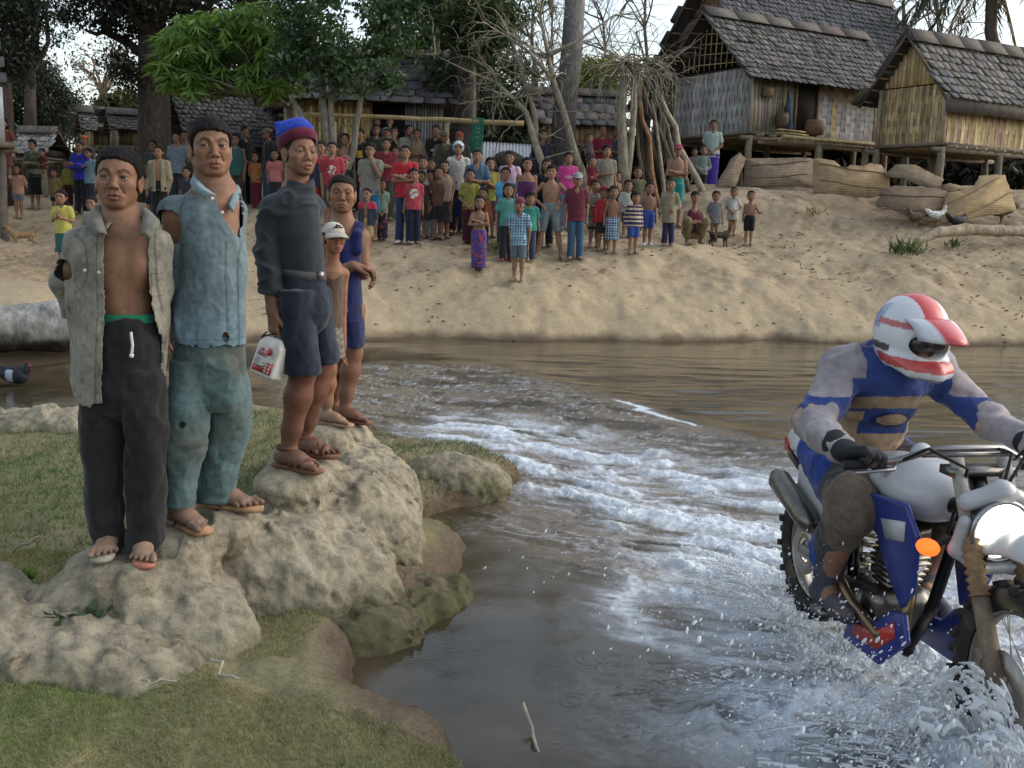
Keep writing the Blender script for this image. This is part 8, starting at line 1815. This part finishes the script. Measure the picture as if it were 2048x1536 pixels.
for e in (-1, 1):
    panel('tank_shroud', [(.70, .47), (.97, .50), (1.03, .40), (.97, .17), (.88, .08), (.80, .20), (.74, .34)], e, .155, .18, (.018, .035, .20), [(.80, .40), (.97, .44), (.95, .36), (.82, .33)], (.45, .46, .48))
    panel('belly_panel', [(.92, .08), (.97, -.01), (.82, -.16), (.55, -.17), (.58, -.06), (.76, -.02), (.84, .06)], e, .135, -.1, (.018, .03, .18), [(.62, -.08), (.80, -.03), (.88, .03), (.90, -.02), (.80, -.11), (.62, -.13)], (.42, .03, .02))
    s = SDF(); s.rbox(B(.12, e * .105, .28), (.16, .012, .11), BAX, .012, .01); bobj('side_panel', s, .007, splat((.48, .48, .46), .15, 7, 9), 'paint')
    mb = MB(); mb.box(B(.44, e * .17, -.10), (.045, .055, .010), BAX, (.2, .19, .17)); obj('footpeg', mb, M['metal'], bt, smooth=False)
s = SDF(); s.chain([B(.48, 0, .455), B(.2, 0, .43), B(-.02, 0, .445), B(-.16, 0, .46)], [.085, .09, .09, .065], .03); s.rbox(B(.1, 0, .36), (.4, .12, .055), BAX, .01, .03, 's'); bobj('seat', s, .009, splat((.02, .04, .20), .0), 'rubber')
s = SDF(); s.chain([B(-.05, 0, .40), B(-.18, 0, .43), B(-.30, 0, .445)], [.07, .08, .05], .03); s.rbox(B(-.25, 0, .34), (.4, .15, .06), BAX, .01, .03, 's'); bobj('rear_fender', s, .008, splat((.46, .46, .45), .2), 'paint')
mb = MB(); mb.box(B(-.31, 0, .41), (.03, .05, .03), BAX, (.35, .02, .02)); obj('tail_light', mb, M['paint'], bt, smooth=False)
for e in (-1, 1):
    mb = MB(); mb.tube([B(1.40, e * .085, .02), B(1.26, e * .085, .28)], [.030, .028], 14, MUD * 1.1); n = 17; q = np.linspace(0, 1, n); mb.tube([B(1.26, e * .085, .28) * (1 - k) + B(1.17, e * .085, .46) * k for k in q], .031 + .006 * np.cos(np.arange(n) * PI), 14, (.26, .17, .09)); mb.tube([B(1.17, e * .085, .46), B(1.06, e * .085, .68)], .023, 12, (.3, .28, .25)); obj('fork_leg', mb, M['rubber'], bt)
mb = MB(); mb.box(B(1.16, 0, .47), (.03, .12, .016), BAX, (.18, .17, .16)); mb.box(B(1.06, 0, .64), (.035, .12, .014), BAX, (.18, .17, .16)); mb.tube([B(1.14, 0, .47), B(1.04, 0, .64)], .03, 10, (.05, .05, .05)); obj('fork_yoke', mb, M['metal'], bt, smooth=False)
s = SDF(); q = np.radians(np.linspace(38, 128, 9)); P = [B(1.40 + .44 * math.cos(k), 0, .05 + .40 * math.sin(k)) for k in q]; s.chain(P, [.04, .055, .06, .06, .062, .065, .065, .06, .05], .03)
def fd_(P, pad=.05): d = s(P, pad=pad); r = np.hypot((P - B(1.40, 0, .05)) @ BF / 1.0, ((P - B(1.40, 0, .05)) @ ZZ) * 1.1); return np.maximum(d, -(r - .425))
lo, hi = s.bounds(); obj('front_fender', mesh_sdf(fd_, lo, hi, .008, splat((.48, .49, .49), .12, 6, 11)), M['paint'], bt)
hl = B(1.20, 0, .475); hx_ = BF * .995 - ZZ * .06; hx_ /= np.linalg.norm(hx_); hup = np.cross(hx_, BL) * -1; hax = np.array([BL, np.cross(hx_, BL), hx_])
mb = MB(); mb.lathe([(0, -.10), (.06, -.09), (.095, -.04), (.105, .0), (.108, .012), (.096, .018), (.092, .008), (.085, .0)], hl, hax, 36, (.30, .30, .31)); h = obj('headlight', mb, M['metal'], bt)
mb = MB(); mb.lathe([(0, .020), (.05, .016), (.091, .004)], hl, hax, 36, (1, .95, .85)); M['lamp'] = emit_mat('lamp', (1, .93, .80), 7); obj('lens', mb, M['lamp'], h)
s = SDF(); s.chain([B(1.16, -.10, .56), B(1.19, 0, .60), B(1.16, .10, .56)], [.03, .035, .03], .03); s.chain([B(1.18, -.11, .50), B(1.16, -.12, .40), B(1.2, -.06, .35), B(1.2, .06, .35), B(1.16, .12, .40), B(1.18, .11, .50)], [.022] * 6, .02); bobj('headlight_surround', s, .006, splat((.34, .35, .37), .0), 'paint')
M['blink'] = emit_mat('indicator_lamp', (1, .13, .012), .9)
for e in (-1, 1): mb = MB(); mb.sphere(B(1.13, e * .20, .40), (.045, .035, .028), 14, 10, BAX); i_ = obj('indicator', mb, M['blink'] if e < 0 else M['plastic'], bt); mb = MB(); mb.tube([B(1.10, e * .10, .42), B(1.12, e * .17, .40)], .010, 6, (.03, .03, .03)); obj('stalk', mb, M['rubber'], i_)
mb = MB(); mb.tube([B(*p) for p in ((.90, -.40, .62), (.95, -.24, .645), (1.0, -.12, .70), (1.02, -.05, .705), (1.02, .05, .705), (1.0, .12, .70), (.95, .24, .645), (.90, .40, .62))], .012, 10, (.25, .24, .23)); mb.tube([B(.985, -.16, .675), B(.985, .16, .675)], .010, 8, (.25, .24, .23)); hb = obj('handlebar', mb, M['metal'], bt)
for e in (-1, 1):
    mb = MB(); mb.tube([B(.935, e * .275, .638), B(.90, e * .40, .62)], .018, 10, (.02, .02, .02)); obj('grip', mb, M['rubber'], hb); mb = MB(); mb.tube([B(.97, e * .24, .645), B(1.02, e * .28, .635), B(.99, e * .40, .615)], .006, 6, (.3, .3, .3)); obj('lever', mb, M['metal'], hb)
for p in (((.96, -.22, .65), (1.08, -.20, .72), (1.12, -.08, .66), (1.0, -.05, .4)), ((.96, .2, .65), (1.1, .16, .74), (1.14, .06, .62), (1.0, .04, .42)), ((1.0, .1, .7), (1.15, .05, .72), (1.24, -.08, .3), (1.36, -.10, .06))): mb = MB(); q = np.array([B(*a) for a in p]); k = np.linspace(0, 3, 16); mb.tube(np.stack([np.interp(k, range(4), q[:, i]) for i in range(3)], 1), .0055, 6, (.015, .015, .015)); obj('cable', mb, M['rubber'], bt)
mb = MB(); k = np.linspace(0, 1, 60); mb.tube(B(.36, 0, .06) + (B(.44, 0, .34) - B(.36, 0, .06)) * k[:, None] + .04 * np.cos(k * 40)[:, None] * BL + .04 * np.sin(k * 40)[:, None] * BF, .007, 5, (.4, .36, .2)); obj('shock_spring', mb, M['metal'], bt)
# rider
def rider():
    t = thing('person', 'motorcyclist in a peaked white and red helmet and a blue and tan jersey', 'person', B(.3, 0, .42))
    hip = [B(.20, e * .10, .50) for e in (-1, 1)]; kn = [B(.66, e * .22, .40) for e in (-1, 1)]; an = [B(.46, e * .20, .02) for e in (-1, 1)]; nk = B(.475, 0, .935); sh = [B(.44, e * .185, .875) for e in (-1, 1)]; el = [B(.58, e * .37, .70) for e in (-1, 1)]; wr = [B(.855, e * .375, .66) for e in (-1, 1)]
    HR = rotm(HB + .08, .10, .04); HC = B(.565, 0, .915); hh = .225
    s = SDF(); s.chain([B(.2, 0, .50), B(.33, 0, .69), B(.44, 0, .86)], [.125, .115, .115], .05); s.cap(nk - ZZ * .05, HC + (np.array([0, .06, .2]) * hh) @ HR, .06, .055, .03)
    for i in (0, 1): s.chain([nk - ZZ * .05, sh[i], el[i], wr[i]], [.05, .058, .045, .03], .02); s.chain([hip[i], kn[i], an[i]], [.085, .062, .04], .02); foot_ops(s, an[i], BF, an[i][2] - .07, 1.0, False)
    head_ops(s, HC, hh, HR, True); sk = np.array([.24, .13, .09]); body_obj(t, s, .006, (HC, hh, HR, {}), sk)
    g = SDF(); g.chain([B(.20, 0, .52), B(.30, 0, .64), B(.40, 0, .82), B(.44, 0, .865)], [.142, .134, .136, .13], .05)
    for i in (0, 1): g.chain([nk - ZZ * .06, sh[i], el[i], wr[i] * .9 + el[i] * .1], [.068, .076, .060, .044], .03)
    blue = np.array([.030, .055, .19]); tan = np.array([.36, .25, .155]); lil = np.array([.30, .275, .285])
    def jc(P):
        q = (P - RA) @ BAX.T; x, y, z = q.T; c = np.tile(blue, (len(P), 1)); c = c * (1 + .15 * fbm(P, 8, 3, 2))[:, None]
        fz = z - .2 * (x - .3); front = (np.abs(y) < .145)
        c[front & (fz < .60)] = tan; c[front & (fz < .69) & (fz > .60) & (np.abs(y) > .105)] = tan; c[front & (fz > .70) & (fz < .745)] = tan * .85
        m = front & (np.hypot(y / .075, (fz - .655) / .026) < 1); c[m] = (.33, .22, .14); m = front & (np.abs(np.hypot(y / .075, (fz - .655) / .026) - 1) < .16); c[m] = (.015, .02, .10)
        arm = np.abs(y) > .20; d = np.min(np.stack([np.linalg.norm(P - e_, axis=1) for e_ in el]), 0); c[arm & (d < .075)] = tan * .9 + .06; c[arm & (x > .60)] = lil; c[arm & (z < .66)] = lil; c[arm & (z > .80)] = lil; c[(np.abs(y) > .145) & (z > .865)] = lil * .95
        mud = sstep(.15, .5, fbm(P, 7, 4, 4))[:, None] * .4; return c + (MUD - c) * mud
    cloth_obj('jersey', t, g, .0055, jc, 'cloth', None, cloth_disp(.022, 8, 5, (1, 1, .9)), 0)
    g = SDF(); g.ell(B(.18, 0, .48), (.17, .165, .12), BAX, .03)
    for i in (0, 1): g.chain([hip[i], kn[i], an[i] + ZZ * .14], [.115, .088, .07], .04)
    def pc(P): q = (P - RA) @ BAX.T; c = np.tile((.05, .05, .055), (len(P), 1)); c[(np.abs(q[:, 1]) > .16) & (q[:, 0] < .5)] = (.02, .05, .24); c[(q[:, 0] > .60)] = (.13, .10, .075); m = sstep(.0, .4, fbm(P, 8, 4, 9))[:, None] * .6; return c + (MUD - c) * m
    cloth_obj('riding_trousers', t, g, .006, pc, 'dirtycloth', None, cloth_disp(.018, 8, 6, (1, 1, .8)), 0)
    for i in (0, 1):
        g = SDF(); g.chain([an[i] + ZZ * .24 + BF * .08, an[i] + ZZ * .08 + BF * .02, an[i] - ZZ * .03], [.066, .058, .052], .02); g.chain([an[i] - ZZ * .045 - BF * .04, an[i] - ZZ * .05 + BF * .12, an[i] - ZZ * .055 + BF * .19], [.045, .042, .036], .02); bobj('boot', g, .007, splat((.06, .065, .09), .35), 'rubber', t)
        g = SDF(); e = (-1, 1)[i]; gr = B(.915, e * .345, .627); hand_ops(g, wr[i], gr + ZZ * .045 - wr[i] + BL * e * -.01, -ZZ * .9 + BF * .35, -e, 1.08, 1.25, .5, .8); g.cap(wr[i] * .75 + el[i] * .25, wr[i], .047, .038, .02); bobj('glove', g, .0045, splat((.022, .022, .026), .2), 'rubber', t, lambda P, n: np.full(len(P), .004))
    # helmet
    W = lambda p: HC + (np.asarray(p, float) * hh) @ HR
    h = SDF(); h.ell(W((0, .07, .64)), np.array([.56, .64, .58]) * hh, HR, .01); h.ell(W((0, -.02, .30)), np.array([.47, .58, .42]) * hh, HR, .08)
    h.chain([W((-.40, -.20, .20)), W((-.26, -.58, .08)), W((0, -.74, .06)), W((.26, -.58, .08)), W((.40, -.20, .20))], np.array([.17, .155, .16, .155, .17]) * hh, .06 * hh)
    h.ell(W((0, -.62, .47)), np.array([.38, .62, .215]) * hh, HR, .03 * hh, 's'); h.ell(W((0, -.05, .10)), np.array([.36, .38, .45]) * hh, HR, .03 * hh, 's'); h.rbox(W((0, .0, -.32)), np.array([.7, .9, .22]) * hh, HR, .01, .02, 's')
    def hc(P):
        q = ((P - HC) / hh) @ HR.T; x, y, z = q.T; c = np.tile((.55, .56, .58), (len(P), 1)); ax_ = np.abs(x)
        c[(ax_ < .20 + .10 * (y + .2)) & (z > .6)] = (.46, .05, .05); c[(ax_ > .40) & (z > .62) & (y > .1)] = (.30, .34, .48); c[(z > .08) & (z < .24) & (y < .15)] = (.46, .07, .06); c[(z < -.02)] = (.20, .20, .21); c[(ax_ > .30) & (z > .28) & (z < .40) & (y > -.2)] = (.06, .06, .065); c[(np.abs(z - .75) < .05) & (ax_ > .25) & (y < .2)] = (.40, .10, .10)
        m = sstep(.2, .55, fbm(P, 9, 4, 3))[:, None] * .3; return c + (MUD - c) * m
    hm = cloth_obj('helmet', t, h, .0048, hc, 'paint', None, None, 0)
    a = np.linspace(-1.0, 1.0, 17); G = []
    for f in np.linspace(0, 1, 7): G.append([W((math.sin(q) * (.54 - .05 * f), -.10 - math.cos(q) * (.42 + .72 * f), .93 - .05 * f - .22 * f * f - .10 * math.sin(q) ** 2)) for q in a])
    G = np.array(G); cc = np.tile((.55, .56, .58), (G.shape[0] * 17, 1)); u = np.tile(np.abs(a), 7); cc[u < .45] = (.46, .06, .06); cc[(u > .8)] = (.42, .44, .5); mb = MB(); mb.grid(G, cc); pk = obj('peak', mb, M['paint'], hm); md = pk.modifiers.new('s', 'SOLIDIFY'); md.thickness = .008
    g = SDF(); g.chain([W((-.30, -.33, .50)), W((-.15, -.46, .50)), W((.15, -.46, .50)), W((.30, -.33, .50))], np.array([.10, .12, .12, .10]) * hh, .03); bobj('face_shade', g, .004, (.03, .03, .034), 'paint', hm)  # dark band added in the helmet opening as shade over the face
rider()
# spray: droplets and torn sheets of water flung from the wheels
rs = np.random.default_rng(77); mb = MB(); ico = MB(); ico.sphere((0, 0, 0), 1, 6, 5); IV, IQ, IT, IC = ico.data()
n = 15000; o = np.stack([rs.uniform(-.6, 1.9, n), rs.normal(size=n) * .10, np.zeros(n)], 1); fr = rs.random(n) < .55; o[fr, 0] = rs.normal(size=fr.sum()) * .28 + 1.45; h = np.minimum(rs.exponential(np.where(fr, .17, .075), n), .62); sg = np.where(rs.random(n) < .5, -1, 1); out = sg * (.10 + h * rs.uniform(.4, 2.2, n)); o[:, 0] -= h * rs.uniform(0, 1.2, n)
C = RA + BF * o[:, :1] + BL * (o[:, 1:2] + out[:, None]) + ZZ * (-.34 + .02 + h[:, None]); r = rs.gamma(1.5, .0009, n) + .0007; dv = unit(n) * .5 + BL * sg[:, None] * .5 - ZZ * .9; dv /= np.linalg.norm(dv, axis=1, keepdims=True); st = rs.uniform(0, 2.2, n)[:, None, None]
V = IV[None] * r[:, None, None]; V = V + dv[:, None] * ((V * dv[:, None]).sum(2, keepdims=True)) * st; V = (C[:, None] + V).reshape(-1, 3); Q = (IQ[None] + (np.arange(n) * len(IV))[:, None, None]).reshape(-1, 4); mb.add(V, Q, col=(.78, .81, .84))
m, nt, b_ = newmat('spray'); nt.links.new(attr(nt), b_.inputs['Base Color']); b_.inputs['Roughness'].default_value = .45; tr = N(nt, 'ShaderNodeBsdfTranslucent'); tr.inputs[0].default_value = (.8, .83, .86, 1); mx = N(nt, 'ShaderNodeMixShader'); mx.inputs[0].default_value = .4; nt.links.new(b_.outputs[0], mx.inputs[1]); nt.links.new(tr.outputs[0], mx.inputs[2]); nt.links.new(mx.outputs[0], nt.nodes['Material Output'].inputs[0])
obj('spray', mb, m, label='white droplets of spray flung up around the motorcycle', cat='spray', kind='stuff')
# torn sheets of water: a ragged curtain thrown out on each side of the wheels
mb = MB()
for sgn, x0, x1, H, O, sd_ in ((-1, 1.0, 2.3, .34, .62, 3), (-1, .75, 1.9, .20, .80, 13), (-1, 1.15, 2.2, .42, .40, 17), (1, .7, 2.1, .3, .6, 5), (-1, -.75, .45, .13, .45, 7), (1, -.75, .3, .14, .5, 9), (-1, .3, 1.9, .12, .95, 11)):
    a, b = np.meshgrid(np.linspace(0, 1, 300), np.linspace(0, 1, 110), indexing='ij'); P0 = np.stack([a * 6 * (x1 - x0), b * 2.2, 0 * a + sd_], -1).reshape(-1, 3)
    n1 = fbm(P0, 1.0, 4, sd_).reshape(a.shape); n2 = fbm(P0 * np.array([3, 1, 1]), 1.6, 3, sd_ + 1).reshape(a.shape); env = np.sin(PI * np.clip(a, .02, .98)) ** .5; hh = H * env * (1 + .7 * fbm(np.stack([a * 9, 0 * a, 0 * a + sd_], -1).reshape(-1, 3), 1, 3, sd_).reshape(a.shape))
    X = x0 + (x1 - x0) * a - .35 * b * b + .05 * n1; Yy = sgn * (.10 + O * b * (.7 + .3 * n1) + .05 * n2); Zz = -.36 + hh * 3.2 * b * (1.02 - b) + .05 * n1 + .03 * n2 * b
    G = B(0, 0, 0) + BF * X[..., None] + BL * Yy[..., None] + ZZ * Zz[..., None]; V = G.reshape(-1, 3); na, nb_ = a.shape; i, j = np.meshgrid(np.arange(na - 1), np.arange(nb_ - 1), indexing='ij'); Q = np.stack([i * nb_ + j, (i + 1) * nb_ + j, (i + 1) * nb_ + j + 1, i * nb_ + j + 1], -1).reshape(-1, 4)
    fine = fbm(P0 * np.array([4.2, 1.6, 1]), 4.2, 5, sd_ + 4, .7).reshape(a.shape); keep = (fine + .02 - .35 * (b - .2).clip(0) - .5 * (1 - env))[:-1, :-1].reshape(-1) > 0; mb.add(V, Q[keep], col=(.78, .81, .84))
o = obj('splash_sheets', mb, m, label='torn white sheets of water thrown out by the motorcycle wheels', cat='splash', kind='stuff'); o.modifiers.new('s', 'SOLIDIFY').thickness = .004
print('bike', round(time.time() - T0, 1))
